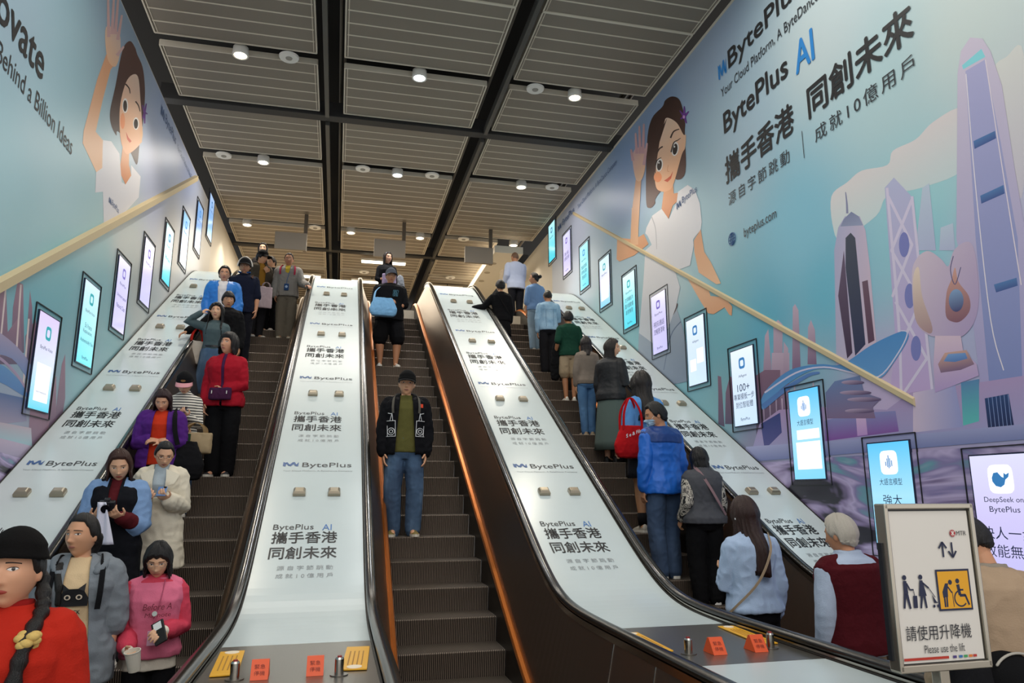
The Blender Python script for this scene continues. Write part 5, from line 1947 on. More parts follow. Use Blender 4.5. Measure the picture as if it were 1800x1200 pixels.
JEANS = noise_ramp_mat('blue denim', [(0.3, '#2a3d57'), (0.55, '#46607e'), (0.75, '#6f8aa6')], 4.5, (1, 1, 0.5), 0.85, 4)
JEANS_D = noise_ramp_mat('dark denim', [(0.3, '#27384f'), (0.7, '#42597a')], 4, (1, 1, 0.5), 0.85, 4)
JEANS_L = noise_ramp_mat('pale denim', [(0.3, '#7d98ae'), (0.7, '#a3b9c9')], 4, (1, 1, 0.5), 0.85, 4)
BLK, CHAR = '#131316', '#26262a'
white_ink = mat('white print ink', '#e8e8ea', 0.6)

# ---------------------------------------------------------------- lower floor, left
P = person('red', 'woman in a red turtleneck and black cap at the bottom left corner', **pl(place_y(38, 940, 3.4)), yaw=6, sex='f', skin='#d8a180', voxel=0.006, arms=('down', 'down'), head=(-12, -3, 0), lips='#a8483e', look=0.85,
           top=('undershirt', '#8e1a18', 0.9, 0.9, 0.016, 1.475), jacket=dict(name='sweater', m='#b5281a', hem=0.82, infl=0.05, slv=0.98, fold=0.007, neck=1.46, slv_r=1.2), bottom=('trousers', BLK, 0.06), hair=('tied', '#100c0b'), group=GF)
cap(P, '#0d0b0b', brim=False, name='knit_cap')
bm = bmesh.new()
Mh = P['Mh']
bp = [Mh @ Vector((0.06, 0.06, -0.02)), Mh @ Vector((0.088, 0.03, -0.09)), Vector((0.1, -0.04, 1.43)), Vector((0.088, -0.125, 1.36)), Vector((0.078, -0.17, 1.27)), Vector((0.07, -0.19, 1.15)), Vector((0.066, -0.19, 1.04))]
path = catmull(bp, 7)
tube(bm, path, [0.024 + 0.004 * math.sin(i * 1.5) - 0.009 * max(0, i / len(path) - 0.75) * 4 for i in range(len(path))], 12)
obj('braid', bm, hair_mat('#14100e'), P['root'], smooth=True)
bm = bmesh.new()
for q in range(9):
    a = q * 2.4
    ellipsoid(bm, Vector((0.09 + 0.02 * math.cos(a), -0.13 + 0.02 * math.sin(a), 1.355 + 0.018 * math.sin(q * 1.7))), (0.022, 0.02, 0.016), u=10, v=8)
o = obj('scrunchie', bm, cloth('#d2b26a'), P['root'], smooth=True); o['label'] = 'crinkled yellow hair scrunchie'

P = person('grey', 'woman in an open grey hooded jacket over a beige tee with a black cat', **pl(place_y(153, 904, 5.6)), yaw=10, sex='f', skin='#cf9a78', voxel=0.006, arms=('down', 'down'), head=(-31, -2, 0), look=0.55, lips='#a86a5c', fat=1.06,
           top=('tee', '#d8bd96', 0.83, 0.4, 0.022), jacket=dict(name='hooded_jacket', m='#7c838a', hem=0.74, infl=0.042, slv=0.52, open=(0.11, 0.055, 0.7), flare=0.08, slv_r=1.3), bottom=('trousers', BLK, 0.06), hair=('tied', '#17120f'), group=GF)
bm = bmesh.new()
Mh = P['Mh']
tube(bm, catmull([Mh @ Vector((0.03, 0.095, -0.01)), Mh @ Vector((0.0, 0.11, -0.08)), Vector((-0.05, 0.03, 1.40)), Vector((-0.105, -0.09, 1.39)), Vector((-0.085, -0.155, 1.3)), Vector((-0.08, -0.16, 1.2))], 6), [0.03] * 20 + [0.022] * 6 + [0.016] * 5, 12)
obj('ponytail', bm, hair_mat('#17120f'), P['root'], smooth=True)
bm = bmesh.new()
tube(bm, catmull([(-0.1, -0.12, 1.37), (-0.13, -0.02, 1.42), (-0.11, 0.08, 1.44), (0, 0.12, 1.43), (0.11, 0.08, 1.44), (0.13, -0.02, 1.42), (0.1, -0.12, 1.37)], 5), [0.025] + [0.036] * 29 + [0.025], 12, 0.8)
obj('hood', bm, cloth('#767d84'), P['root'], smooth=True)
f = lambda x, z: Vector((x, front_y(P, x, z, 0.024) - 0.012, z))
bm = bmesh.new()
cx_, cz_ = -0.005, 1.235
pts = [(-0.075, -0.055), (-0.078, -0.01), (-0.055, 0.03), (-0.062, 0.075), (-0.025, 0.045), (0.022, 0.045), (0.06, 0.075), (0.056, 0.03), (0.078, -0.01), (0.075, -0.055)]
bm.faces.new([bm.verts.new(f(cx_ + a, cz_ + b)) for a, b in pts])
obj('cat_print', bm, mat('black shirt print', '#15151a', 0.7), P['top'])
bm = bmesh.new()
for s in (-1, 1):
    bm.faces.new([bm.verts.new(f(cx_ + s * 0.03 + 0.017 * math.cos(a), cz_ - 0.002 + 0.015 * math.sin(a)) + Vector((0, -0.003, 0))) for a in [2 * math.pi * i / 16 for i in range(16)]])
obj('cat_eyes', bm, mat('pale shirt print', '#d9c9b4', 0.7), P['top'])
bm = bmesh.new()
for s in (-1, 1):
    bm.faces.new([bm.verts.new(f(cx_ + s * 0.03 + 0.009 * math.cos(a), cz_ - 0.002 + 0.009 * math.sin(a)) + Vector((0, -0.005, 0))) for a in [2 * math.pi * i / 16 for i in range(16)]])
obj('cat_pupils', bm, MATS['black shirt print'], P['top'])
child_text(P, 'top', 'BLACK', -0.005, 1.135, 0.085, 0.024, MATS['black shirt print'], 0.034, bold=0.02)
strap(P, 'backpack_strap', cloth(BLK), [(0.125, -0.165, 1.16), (0.132, -0.168, 1.26), (0.128, -0.11, 1.395), (0.11, 0.0, 1.45), (0.1, 0.1, 1.42)], 0.03)
strap(P, 'backpack_strap', cloth(BLK), [(-0.125, -0.165, 1.16), (-0.132, -0.168, 1.26), (-0.128, -0.11, 1.395), (-0.11, 0.0, 1.45), (-0.1, 0.1, 1.42)], 0.03)
sx, S, E_, W_, fd, n_, cu = P['AJ'][1]
bm = bmesh.new(); tube(bm, [W_ - fd * 0.03, W_ - fd * 0.012], [0.033, 0.033], 14, ends=False); box(bm, W_ - fd * 0.02 + Vector((0.03, -0.01, 0)), (0.014, 0.036, 0.036), bev=0.004)
obj('wristwatch', bm, mat('black watch', '#17171a', 0.4), P['root'])

P = person('pink', 'girl in a pink sweatshirt holding a white cup at the foot of the left escalator', **pl(place_y(283, 949, 5.85)), yaw=14, sex='f', skin='#d9aa88', voxel=0.006, arms=(((0.1, -0.05, -1), (-0.05, -0.8, -0.35), (-0.9, 0, 0.4), 0.7), ((0.16, -0.1, -1), (-0.5, -0.85, 0.05), (-0.2, 0.6, -0.8), 0.5)), head=(-8, 22, 0), look=0.25, lips='#b5675c',
           top=('long_tee', '#e8dfcf', 0.80, 1.0, 0.02), jacket=[dict(name='sweatshirt_sleeves', m='#cb4358', hem=0.93, infl=0.036, slv=0.9, slv_r=1.2, fold=0.01), dict(name='sweatshirt', m='#d9708c', hem=0.885, infl=0.05, slv=0, flare=0.02, fold=0.009, neck=1.44)],
           bottom=('trousers', BLK, 0.06), hair=('long_fringe', '#141010'), hair_len=0.62, group=GF)
pk = mat('wine print ink', '#7c2b3c', 0.7)
child_text(P, 'jacket', 'Before A', 0.01, 1.225, 0.19, 0.045, pk, 0.068, italic=0.15)
child_text(P, 'jacket', 'Maynote', 0.015, 1.165, 0.17, 0.04, pk, 0.068, italic=0.15)
strap(P, 'lanyard', cloth('#a9506a'), [(0.05, -0.09, 1.42), (0.03, -0.165, 1.3), (0.0, -0.185, 1.17), (-0.01, -0.185, 1.1)], 0.006)
bm = bmesh.new(); box(bm, (-0.012, -0.19, 1.035), (0.055, 0.006, 0.1), bev=0.002); obj('badge', bm, mat('pale badge card', '#d9a9c0', 0.4), P['root'])
bm = bmesh.new(); cyl(bm, (-0.005, -0.187, 1.2), 0.017, 0.017, 0.008, 20, Matrix.Rotation(R(90), 3, 'X')); obj('pendant', bm, mat('pale pendant', '#c4cfc8', 0.3), P['root'])
glasses(P, '#a58f86', 0.019)
h = P['hands'][0]
c = worldprop('cup', 'white paper cup held by the girl in pink', 'cup', h + Vector((0.015, -0.045, -0.03)), (12, -8, 0))
bm = bmesh.new()
loft(bm, [[Vector((r_ * math.cos(2 * math.pi * i / 28), r_ * math.sin(2 * math.pi * i / 28), z)) for i in range(28)] for r_, z in ((0.036, -0.06), (0.037, -0.058), (0.048, 0.062), (0.051, 0.066), (0.051, 0.072), (0.046, 0.072), (0.045, 0.03), (0.0001, 0.03))])
obj('cup_body', bm, mat('white paper cup', '#ded8ca', 0.55), c, smooth=False)
bm = bmesh.new(); loft(bm, [[Vector((0.047 + 0.012 * math.cos(a) , 0.003 * k, 0.04 - 0.05 * math.sin(a) * 0.7)) for a in [math.pi * (i / 7 - 0.5) for i in range(8)]] for k in (-1, 1)]); bm.free()
h = P['hands'][1]
c = worldprop('wallet', 'black card wallet with a white label held by the girl in pink', 'wallet', h + Vector((0.03, -0.015, 0.03)), (62, -30, -10))
bm = bmesh.new(); box(bm, (0, 0, 0), (0.085, 0.16, 0.014), bev=0.004); obj('cover', bm, mat('black leather', '#1c1a18', 0.5), c)
bm = bmesh.new(); box(bm, (0, 0.045, 0.008), (0.055, 0.05, 0.002)); obj('card', bm, mat('white card', '#e6ecec', 0.5), c)

# ---------------------------------------------------------------- left escalator, from the bottom up
P = person('camera', 'woman with copper brown hair and denim shoulders holding a black camera', **pl(place(215, 788, 1.76)), yaw=4, sex='f', skin=S_L, voxel=0.007, arms=('phone', 'phone'), head=(8, 22, -4), look=0.3, lips='#a84a44',
           top=('knit_top', '#b7a48a', 0.9, 0.3, 0.014), jacket=[dict(name='patchwork_sleeves', m='#7d9cc6', hem=0.95, infl=0.045, slv=0.55, slv_r=1.4, fold=0.012, open=(0.06, 0.06, 0.9)), dict(name='lower_sleeves', m='#571a20', hem=1.0, infl=0.03, slv=1.0, slv_r=1.1), dict(name='long_waistcoat', m='#15161c', hem=0.55, infl=0.05, slv=0, open=(0.004, 0.04, 1.2), neck=1.44, flare=0.03)],
           bottom=('trousers', CHAR, 0.06), hair=('long', '#3a1f16'), hair_len=0.62, group=GL)
h = (P['hands'][0] + P['hands'][1]) / 2
c = worldprop('camera', 'black camera held by the woman with denim shoulders', 'camera', h + Vector((0, -0.02, 0.04)), (20, 0, 5))
bm = bmesh.new(); box(bm, (0, 0, 0), (0.12, 0.05, 0.085), bev=0.01); box(bm, (0, 0, 0.05), (0.045, 0.04, 0.03), bev=0.008); obj('body', bm, mat('black camera', '#15151a', 0.4), c)
bm = bmesh.new(); cyl(bm, (0, -0.05, 0), 0.034, 0.034, 0.06, 24, Matrix.Rotation(R(90), 3, 'X')); obj('lens', bm, mat('lens glass', '#0c0d14', 0.1), c)
c = worldprop('white_cloth', 'white cloth dangling from the hands of the woman with the camera', 'cloth', P['hands'][0] + Vector((0.02, -0.06, 0.02)))
bm = bmesh.new()
rows_ = []
for i in range(14):
    t = i / 13
    w = 0.035 + 0.035 * t
    rows_.append([Vector((u * w + 0.05 * t, -0.02 + 0.012 * math.sin(u * 5 + t * 3), 0.05 - 0.34 * t)) for u in [-1 + 2 * q / 8 for q in range(9)]])
rows_ = [[p + Vector((0, 0.02, -0.03)) for p in rows_[0]]] + rows_
grid(bm, rows_)
o = obj('folded_cloth', bm, cloth('#dcdcec'), c, smooth=True); o.modifiers.new('thickness', 'SOLIDIFY').thickness = 0.008

P = person('trench', 'woman in glasses and a cream trench coat reading her phone', **pl(place(290, 773, 1.72)), yaw=6, sex='f', skin=S_L, voxel=0.007, arms=('phone', 'phone'), head=(12, 24, 0), look=0.3, lips='#a8544c',
           top=('high_neck_top', '#a9b6bf', 0.9, 0.9, 0.016, 1.47), jacket=dict(name='trench_coat', m='#d9d0bc', hem=0.52, infl=0.05, slv=0.92, open=(0.006, 0.065, 1.16), flare=0.1, slv_r=1.2), bottom=('trousers', JEANS, 0.06), hair=('tied', '#0f0d0d'), group=GL)
glasses(P, '#6a3a34')
bm = bmesh.new()
for s in (-1, 1):
    loft(bm, [[Vector((s * x, y, z + dz)) for x, y, z in ((0.05, -0.135, 1.41), (0.17, -0.125, 1.36), (0.13, -0.16, 1.28), (0.06, -0.17, 1.27))] for dz in (0, 0.012)])
obj('collar', bm, cloth('#e2dac6'), P['jacket'])
phone(P, 1, 'phone held up by the woman in the trench coat', '#5d7fb0', (-60, 0, 0))

P = person('purple', 'woman in a purple jacket over an orange red tee looking at her phone', **pl(place(290, 684, 1.72)), yaw=5, sex='f', skin='#d6a181', voxel=0.007, arms=('cross', 'cross'), head=(-4, 26, 0), look=0.25, fat=1.12, lips='#a05850',
           top=('tee', '#c8391f', 0.83, 0.3, 0.02), jacket=dict(name='jacket', m='#53267a', hem=0.8, infl=0.05, slv=0.85, open=(0.1, 0.065, 0.7), slv_r=1.4, fold=0.012), bottom=('trousers', BLK, 0.06), hair=('bob', '#2a1216'), group=GL)
strap(P, 'bag_strap', cloth(BLK), [(0.15, 0.12, 1.3), (0.15, 0.02, 1.46), (0.15, -0.14, 1.38), (0.17, -0.19, 1.2), (0.21, -0.18, 1.05)], 0.05)
phone(P, 0, 'phone in the hands of the woman in purple', '#d9d6d2', (-70, 0, 60))
tote('shoulder_bag', 'large black shoulder bag hanging beside the woman in purple', P['M'] @ Vector((0.3, -0.02, 1.1)), 10, 0.34, 0.42, 0.2, '#141417', 0, handle='#', topw=0.55)

P = person('stripe', 'woman in a striped top and black cap with a pink brim', **pl(place(328, 654, 1.72)), yaw=2, sex='f', skin=S_L, voxel=0.008, arms=('cross_low', 'phone'), head=(0, 28, 0), look=0.25,
           top=('striped_top', wave_mat('striped jersey', '#23242c', '#ddd8cc', 'Z', 9.5, 0.28, 0.34, rough=0.9), 0.86, 1.0, 0.026, 1.47), bottom=('jeans', JEANS_D, 0.06), shoes=('#d9d4c8', '#e8e4da'), hair=('tied', '#15100f'), group=GL)
cp = cap(P, '#131315', brim_col='#d99aa0')
bm = bmesh.new(); Mh = P['Mh']
bm.faces.new([bm.verts.new(Mh @ Vector((0.026 * math.cos(a), surf('f', 0.026 * math.cos(a), 0.072) - 0.034, 0.075 + 0.013 * math.sin(a)))) for a in [2 * math.pi * i / 18 for i in range(18)]])
obj('patch', bm, mat('bronze patch', '#8a6a3c', 0.6), cp)
phone(P, 1, 'dark phone held by the woman in the striped top', '#3a3440', (-60, 0, 0))
b = tote('handbag', 'beige handbag with a green and red stripe below the striped top', P['M'] @ Vector((0.2, -0.26, 0.95)), -6, 0.36, 0.23, 0.15, '#a99474', 0.12, handle='#8c7350')
bm = bmesh.new()
for x, w in ((-0.07, 0.022),):
    box(bm, (x, -0.079, -0.115), (w, 0.012, 0.205))
obj('red_stripe', bm, cloth('#a3271f'), b)
bm = bmesh.new()
for x in (-0.096, -0.044):
    box(bm, (x, -0.078, -0.115), (0.026, 0.012, 0.205))
obj('green_stripe', bm, cloth('#2f4a33'), b)

P = person('cardigan', 'woman with short curly hair in a red cardigan and black trousers', **pl(place(403, 588, 1.9)), yaw=-6, sex='f', skin='#d0987a', voxel=0.008, arms=('down_in', 'cross_low'), head=(-22, -8, 4), look=0.6, fat=1.1,
           top=('purple_top', '#4e2a52', 0.86, 0.3, 0.018), jacket=dict(name='cardigan', m='#a5192a', hem=0.83, infl=0.034, slv=0.9, open=(0.012, 0.02, 0.7), slv_r=1.0), bottom=('trousers', '#0f0f12', 0.05, 0.03), shoes=('#1c1c20', '#d9d4ca'), hair=('curly', '#171011'), group=GL)
c = tote('waist_bag', 'dark purple waist bag worn by the woman in the red cardigan', P['M'] @ Vector((0.0, -0.2, 1.02)), -6, 0.27, 0.15, 0.08, '#43203f', 0)
bm = bmesh.new()
for x in (-0.09, 0.09):
    cyl(bm, (x, -0.05, -0.06), 0.008, 0.008, 0.04, 10)
obj('zip_pulls', bm, chrome, c)
sx, S, E_, W_, fd, n_, cu = P['AJ'][1]
bm = bmesh.new(); tube(bm, [W_ - fd * 0.02, W_ - fd * 0.008], [0.03, 0.03], 14, ends=False); obj('bracelet', bm, mat('white bracelet', '#e8e6e0', 0.4), P['root'])

P = person('greyshirt', 'long haired woman in a grey green shirt with a hand on her head', **pl(place(382, 535, 1.74)), yaw=3, sex='f', skin=S_L, voxel=0.008, arms=('head', 'down_in'), head=(-4, -6, 0), look=0.6,
           top=('shirt', '#4f5f63', 0.98, 1.0, 0.024), bottom=('denim_skirt', JEANS, 0.3, 0.1), shoes=('#3a3a40', '#1a1a1c'), hair=('wavy', '#0f0c0c'), group=GL)
bm = bmesh.new(); Mh = P['Mh']
for s in (-1, 1):
    ellipsoid(bm, Mh @ Vector((s * 0.036, surf('f', 0.036, 0.075) - 0.03, 0.092)), (0.028, 0.01, 0.02), u=14, v=8)
obj('sunglasses', bm, mat('dark lens', '#1a1214', 0.08), P['root'], smooth=True)
strap(P, 'belt', mat('black belt', '#17171b', 0.4), [(-0.152, 0.0, 1.03), (-0.11, -0.09, 1.03), (0.0, -0.128, 1.03), (0.11, -0.09, 1.03), (0.152, 0.0, 1.03)], 0.03)

P = person('railman', 'man in a black jacket holding the left handrail behind the long haired woman', **pl(place(402, 514, 1.8)), yaw=4, sex='m', skin=S_M, voxel=0.008, arms=('rail_out', 'down'), head=(10, 8, 0), look=0.5,
           top=('tee', CHAR, 0.86, 0.3), jacket=dict(name='jacket', m='#141416', hem=0.8, infl=0.045, slv=0.95), bottom=('trousers', BLK, 0.06), hair=('fringe', '#140f0e'), group=GL)
glasses(P, '#b59a86')
tote('paper_bag', 'white and red carrier bag hanging by the left handrail', P['hands'][0] + Vector((0.24, -0.12, -0.1)), 20, 0.28, 0.36, 0.1, '#c9bfb2', 0.2, handle='#b3261e')

P = person('blue', 'man with glasses in a bright blue jacket over a white tee', **pl(place(396, 469, 1.86)), yaw=2, sex='m', skin='#c9977a', voxel=0.008, arms=('down', 'down'), head=(4, 4, 0), look=0.5,
           top=('tee', '#dcdce0', 0.86, 0.4, 0.02), jacket=dict(name='rain_jacket', m=mat('bright blue nylon', '#1f78d0', 0.5, bump=0.15, bscale=30), hem=0.8, infl=0.055, slv=0.96, open=(0.03, 0.075, 0.7), slv_r=1.2), bottom=('trousers', CHAR, 0.06), hair=('short', '#14100f'), group=GL)
glasses(P, '#5a4c48')
bm = bmesh.new()
tube(bm, catmull([(-0.085, -0.115, 1.36), (-0.12, -0.01, 1.43), (-0.1, 0.09, 1.45), (0, 0.125, 1.43), (0.1, 0.09, 1.45), (0.12, -0.01, 1.43), (0.085, -0.115, 1.36)], 5), [0.028] + [0.036] * 29 + [0.028], 12, 0.8)
obj('hood', bm, MATS['bright blue nylon'], P['root'], smooth=True)
child_text(P, 'jacket', 'NORTH', 0.115, 1.25, 0.06, 0.014, white_ink, 0.07)

P = person('navy', 'man in a navy polo with a black and white cap beside the man in blue', **pl(place(432, 456, 1.88)), yaw=0, sex='m', skin='#bd8a6c', voxel=0.008, arms=('down_in', 'down'), head=(0, 6, 0), look=0.45,
           top=('polo_shirt', '#181d30', 0.8, 0.48, 0.034), bottom=('trousers', '#15161e', 0.06), shoes=('#b9b4a8', '#7fc23e'), hair=('short', '#14100f'), group=GL)
cap(P, '#17181c')
bm = bmesh.new(); Mh = P['Mh']
tube(bm, [Mh @ Vector((0.105 * math.sin(a), 0.0, 0.0 + 0.15 * math.cos(a))) for a in [R(-84 + 168 * i / 20) for i in range(21)]], [0.012] * 21, 10)
o = obj('headphones', bm, mat('white headphones', '#dcd8d2', 0.4), P['root'], smooth=True)
bm = bmesh.new()
for s in (-1, 1):
    tube(bm, catmull([(s * 0.05, -0.075, 1.46), (s * 0.085, -0.03, 1.475), (s * 0.06, 0.07, 1.48)], 4), [0.014] * 9, 8)
obj('collar', bm, cloth('#2c4f86'), P['root'], smooth=True)
strap(P, 'bag_strap', cloth('#4a3026'), [(0.15, 0.1, 1.36), (0.14, 0.0, 1.43), (0.13, -0.13, 1.36)], 0.035)

P = person('phonecall', 'person in a black cap and brown jacket looking right near the escalator top', **pl(place(459, 441, 1.82)), yaw=28, sex='m', skin=S_M, voxel=0.009, arms=('down', 'chest'), head=(38, 8, 0), look=0.5,
           top=('mustard_tee', '#a0742c', 0.86, 0.3), jacket=dict(name='jacket', m='#4a4238', hem=0.82, infl=0.045, slv=0.95, open=(0.06, 0.06, 0.7)), bottom=('trousers', CHAR, 0.06), hair=('fringe', '#120e0d'), group=GL)
cap(P, '#0e0d0e')
tote('paper_bag', 'pale pink carrier bag beside the brown jacket near the escalator top', P['M'] @ Vector((0.02, -0.32, 0.92)), 10, 0.24, 0.42, 0.08, '#c9b3b8', 0.1, handle='#9c8a8a')
P = person('behind', 'woman with dark hair just visible over the black cap', **pl(place_at(463, 428, PEOPLE['phonecall']['root'].location.y + 0.8)), yaw=0, sex='f', skin='#e3b795', voxel=0.01, arms=('down', 'down'), head=(0, 0, 0),
           top=('top', '#3a3432', 0.86, 1.0), bottom=('trousers', CHAR, 0.06), hair=('shoulder', '#1b120f'), group=GL)
P = person('behind2', 'dark haired person in black between the brown jacket and the grey hoodie', **pl(place_at(480, 452, PEOPLE['phonecall']['root'].location.y + 0.4)), yaw=-20, sex='m', skin='#d9a886', voxel=0.01, arms=('phone_high', 'down'), head=(-20, 12, 0),
           top=('black_top', '#17171a', 0.84, 1.0, 0.03), bottom=('trousers', BLK, 0.06), hair=('short', '#14100e'), group=GL)

P = person('hoodie', 'boy in a grey zip hoodie and grey trousers with a blue lanyard pouch', **pl(place(509, 446, 1.76)), yaw=-2, sex='m', skin='#b27d5e', voxel=0.008, arms=('down', 'rail'), head=(0, 4, 0), look=0.5,
           top=('yellow_tee', '#d2b43f', 0.9, 0.3, 0.016), jacket=dict(name='zip_hoodie', m='#8f8a84', hem=0.84, infl=0.042, slv=0.97, open=(0.002, 0.05, 1.28), slv_r=1.1), bottom=('trousers', '#6f685c', 0.05, 0.04), shoes=('#8d8068', '#cfc6b4'), hair=('crop', '#191210'), group=GL)
strap(P, 'lanyard', cloth('#3c5f8f'), [(0.06, -0.1, 1.42), (0.03, -0.165, 1.25), (0.0, -0.17, 1.1), (0.0, -0.165, 1.04)], 0.008)
bm = bmesh.new(); box(bm, (0.0, -0.175, 0.985), (0.085, 0.02, 0.13), bev=0.008); o = obj('pouch', bm, cloth('#2d4a78'), P['root'])
bm = bmesh.new(); cyl(bm, (0.0, -0.187, 0.99), 0.024, 0.024, 0.006, 20, Matrix.Rotation(R(90), 3, 'X')); obj('badge', bm, mat('pale blue badge', '#a9c3dd', 0.5), o)
for s in (-1, 1):
    strap(P, 'backpack_strap', cloth('#a8324a'), [(s * 0.13, -0.15, 1.24), (s * 0.135, -0.15, 1.33), (s * 0.13, -0.1, 1.41), (s * 0.11, 0.02, 1.46), (s * 0.11, 0.11, 1.4)], 0.032)

# ---------------------------------------------------------------- middle escalator
P = person('capman', 'man in a black cap, olive tee, black printed jacket and jeans', **pl(place(715, 655, 1.9)), yaw=-3, sex='m', skin='#dba582', voxel=0.006, arms=('down', 'down'), head=(-2, 2, 3), look=0.5, fat=1.05, lips='#a2675a',
           top=('tee', '#5d5a30', 0.85, 0.4, 0.022), jacket=dict(name='jacket', m='#121216', hem=0.84, infl=0.046, slv=0.97, open=(0.105, 0.062, 0.7), slv_r=0.95, fold=0.014), bottom=('jeans', JEANS, 0.05, 0.026), shoes=('#7a6a38', '#d6cfc0'), hair=('crop', '#171312'), foot=0.1, group=GM)
cap(P, '#0f0f10')
bm = bmesh.new()
tube(bm, catmull([(-0.085, -0.1, 1.40), (-0.1, 0.0, 1.44), (-0.07, 0.08, 1.47), (0.07, 0.08, 1.47), (0.1, 0.0, 1.44), (0.085, -0.1, 1.40)], 5), [0.024] * 26, 10, 0.8)
obj('collar', bm, cloth('#2b2a2c'), P['root'], smooth=True)
for s in (-1, 1):
    strap(P, 'backpack_strap', cloth('#5b5750'), [(s * 0.135, -0.155, 1.25), (s * 0.138, -0.155, 1.32), (s * 0.13, -0.105, 1.405), (s * 0.11, 0.0, 1.455), (s * 0.1, 0.1, 1.42)], 0.024)
jy = lambda x, z: Vector((x, front_y(P, x, z, 0.044) - 0.012, z))
for s in (-1, 1):
    bm = bmesh.new()
    x0 = s * 0.15
    for r_, zz in ((0.036, 1.06), (0.017, 1.06)):
        cable(bm, [jy(x0 + r_ * math.cos(a), zz + r_ * math.sin(a)) for a in [2 * math.pi * i / 16 for i in range(17)]], 0.0032, 6)
    for pts in ([(0.12, 1.01), (0.21, 1.01)], [(0.12, 1.01), (0.125, 1.17)], [(0.125, 1.17), (0.21, 1.17)], [(0.2, 1.01), (0.205, 1.12)], [(0.15, 1.17), (0.16, 1.24), (0.2, 1.25)], [(0.18, 1.17), (0.15, 1.29)]):
        cable(bm, [jy(s * (pts[i][0] - 0.015) + (s * (pts[i + 1][0] - pts[i][0])) * t, pts[i][1] + (pts[i + 1][1] - pts[i][1]) * t) for i in range(len(pts) - 1) for t in (0, 0.5, 1)], 0.003, 6)
    obj('line_print', bm, white_ink, P['jacket'])
bm = bmesh.new(); bm.faces.new([bm.verts.new(jy(0.14 + a, 1.31 + b)) for a, b in ((0, 0), (0.036, 0), (0.036, 0.04), (0, 0.04))]); obj('patch', bm, mat('orange patch', '#d8401c', 0.7), P['jacket'])

P = person('bigman', 'large man in a grey cap, black tee and black shorts carrying a blue bag', **pl(place(687, 474, 1.92)), yaw=3, sex='m', skin='#c18b69', voxel=0.008, arms=('cross', 'cross_low'), head=(4, 2, 0), look=0.5, fat=1.3,
           top=('tee', '#131316', 0.8, 0.48, 0.036), bottom=('shorts', '#101013', 0.5, 0.05), shoes=('#c9c6be', '#e4e0d8'), hair=('crop', '#1b1513'), foot=0.105, group=GM)
cap(P, '#5b5f68')
b = tote('shoulder_bag', 'light blue shoulder bag held by the large man in black', P['M'] @ Vector((-0.14, -0.33, 1.1)), 6, 0.48, 0.34, 0.16, '#7fb2dc', 0, handle='#', topw=0.7)
bm = bmesh.new()
pts = catmull([(-0.18, 0.0, -0.05), (-0.14, 0.08, 0.14), (-0.05, 0.18, 0.26)], 6)
loft(bm, [[p + Vector(q) for q in ((-0.018, 0, -0.01), (0.018, 0, 0.01), (0.018, 0.006, 0.01), (-0.018, 0.006, -0.01))] for p in pts])
obj('strap', bm, cloth('#8cbce2'), b)
phone(P, 1, 'phone in the low hand of the large man', '#3a3b42', (-60, 0, 30))
bm = bmesh.new()
pr = lambda x, z: Vector((x, front_y(P, x, z, 0.04) - 0.008, z))
for q in range(5):
    cable(bm, [pr(0.07 + 0.05 * math.cos(a + q) * (0.4 + 0.15 * q), 1.24 + 0.055 * math.sin(a * (1 + q % 2)) ) for a in [2 * math.pi * i / 14 for i in range(15)]], 0.002, 5)
obj('line_print', bm, mat('teal print', '#4f7f92', 0.7), P['top'])

P = person('longhair', 'long haired woman in black behind the large man on the middle escalator', **pl(place(681, 444, 1.78)), yaw=8, sex='f', skin='#d9a88a', voxel=0.009, arms=('cross', 'cross_low'), head=(16, 0, 0), look=0.6,
           top=('black_top', '#17171b', 0.86, 0.55, 0.03), bottom=('trousers', CHAR, 0.06), hair=('long', '#1c110f'), group=GM)
tote('cushion_bag', 'lilac bag held against the long haired woman in black', P['M'] @ Vector((0.0, -0.28, 1.14)), 8, 0.3, 0.26, 0.1, '#b9a5c9', 0)
c = worldprop('draped_jacket', 'grey jacket draped over the arm of the long haired woman', 'jacket', P['M'] @ Vector((0.26, -0.16, 1.12)))
bm = bmesh.new(); tube(bm, [(0, 0, 0), (0.02, -0.02, -0.2), (0.06, 0, -0.42)], [0.07, 0.085, 0.06], 14, 0.6)
mesh_obj('folded_cloth', finish(bm, 0.012, 3, 0.012, 9, 4), cloth('#8d929a'), c)

# ---------------------------------------------------------------- right escalator, seen from behind
P = person('whiteshirt', 'balding man in a white shirt filming at the top of the right escalator', **pl(place(906, 443, 1.86)), yaw=186, sex='m', skin='#b98565', voxel=0.009, arms=('phone_high', 'bent_back'), head=(8, 6, 0), face=False, fat=1.15,
           top=('shirt', '#b9c3dc', 0.8, 0.95, 0.04), bottom=('trousers', '#17181d', 0.06), hair=('balding', '#6e5240'), group=GR)
phone(P, 0, 'phone held up by the balding man in the white shirt', '#15161a', (-80, 0, 0))
c = worldprop('draped_coat', 'beige coat carried on the left of the man in the white shirt', 'coat', P['M'] @ Vector((0.3, -0.02, 1.14)))
bm = bmesh.new(); tube(bm, [(0, 0, 0.05), (0.03, 0.02, -0.25), (0.1, 0.02, -0.62)], [0.07, 0.12, 0.15], 16, 0.55)
mesh_obj('folded_cloth', finish(bm, 0.012, 3, 0.014, 8, 3), cloth('#c2ae92'), c)

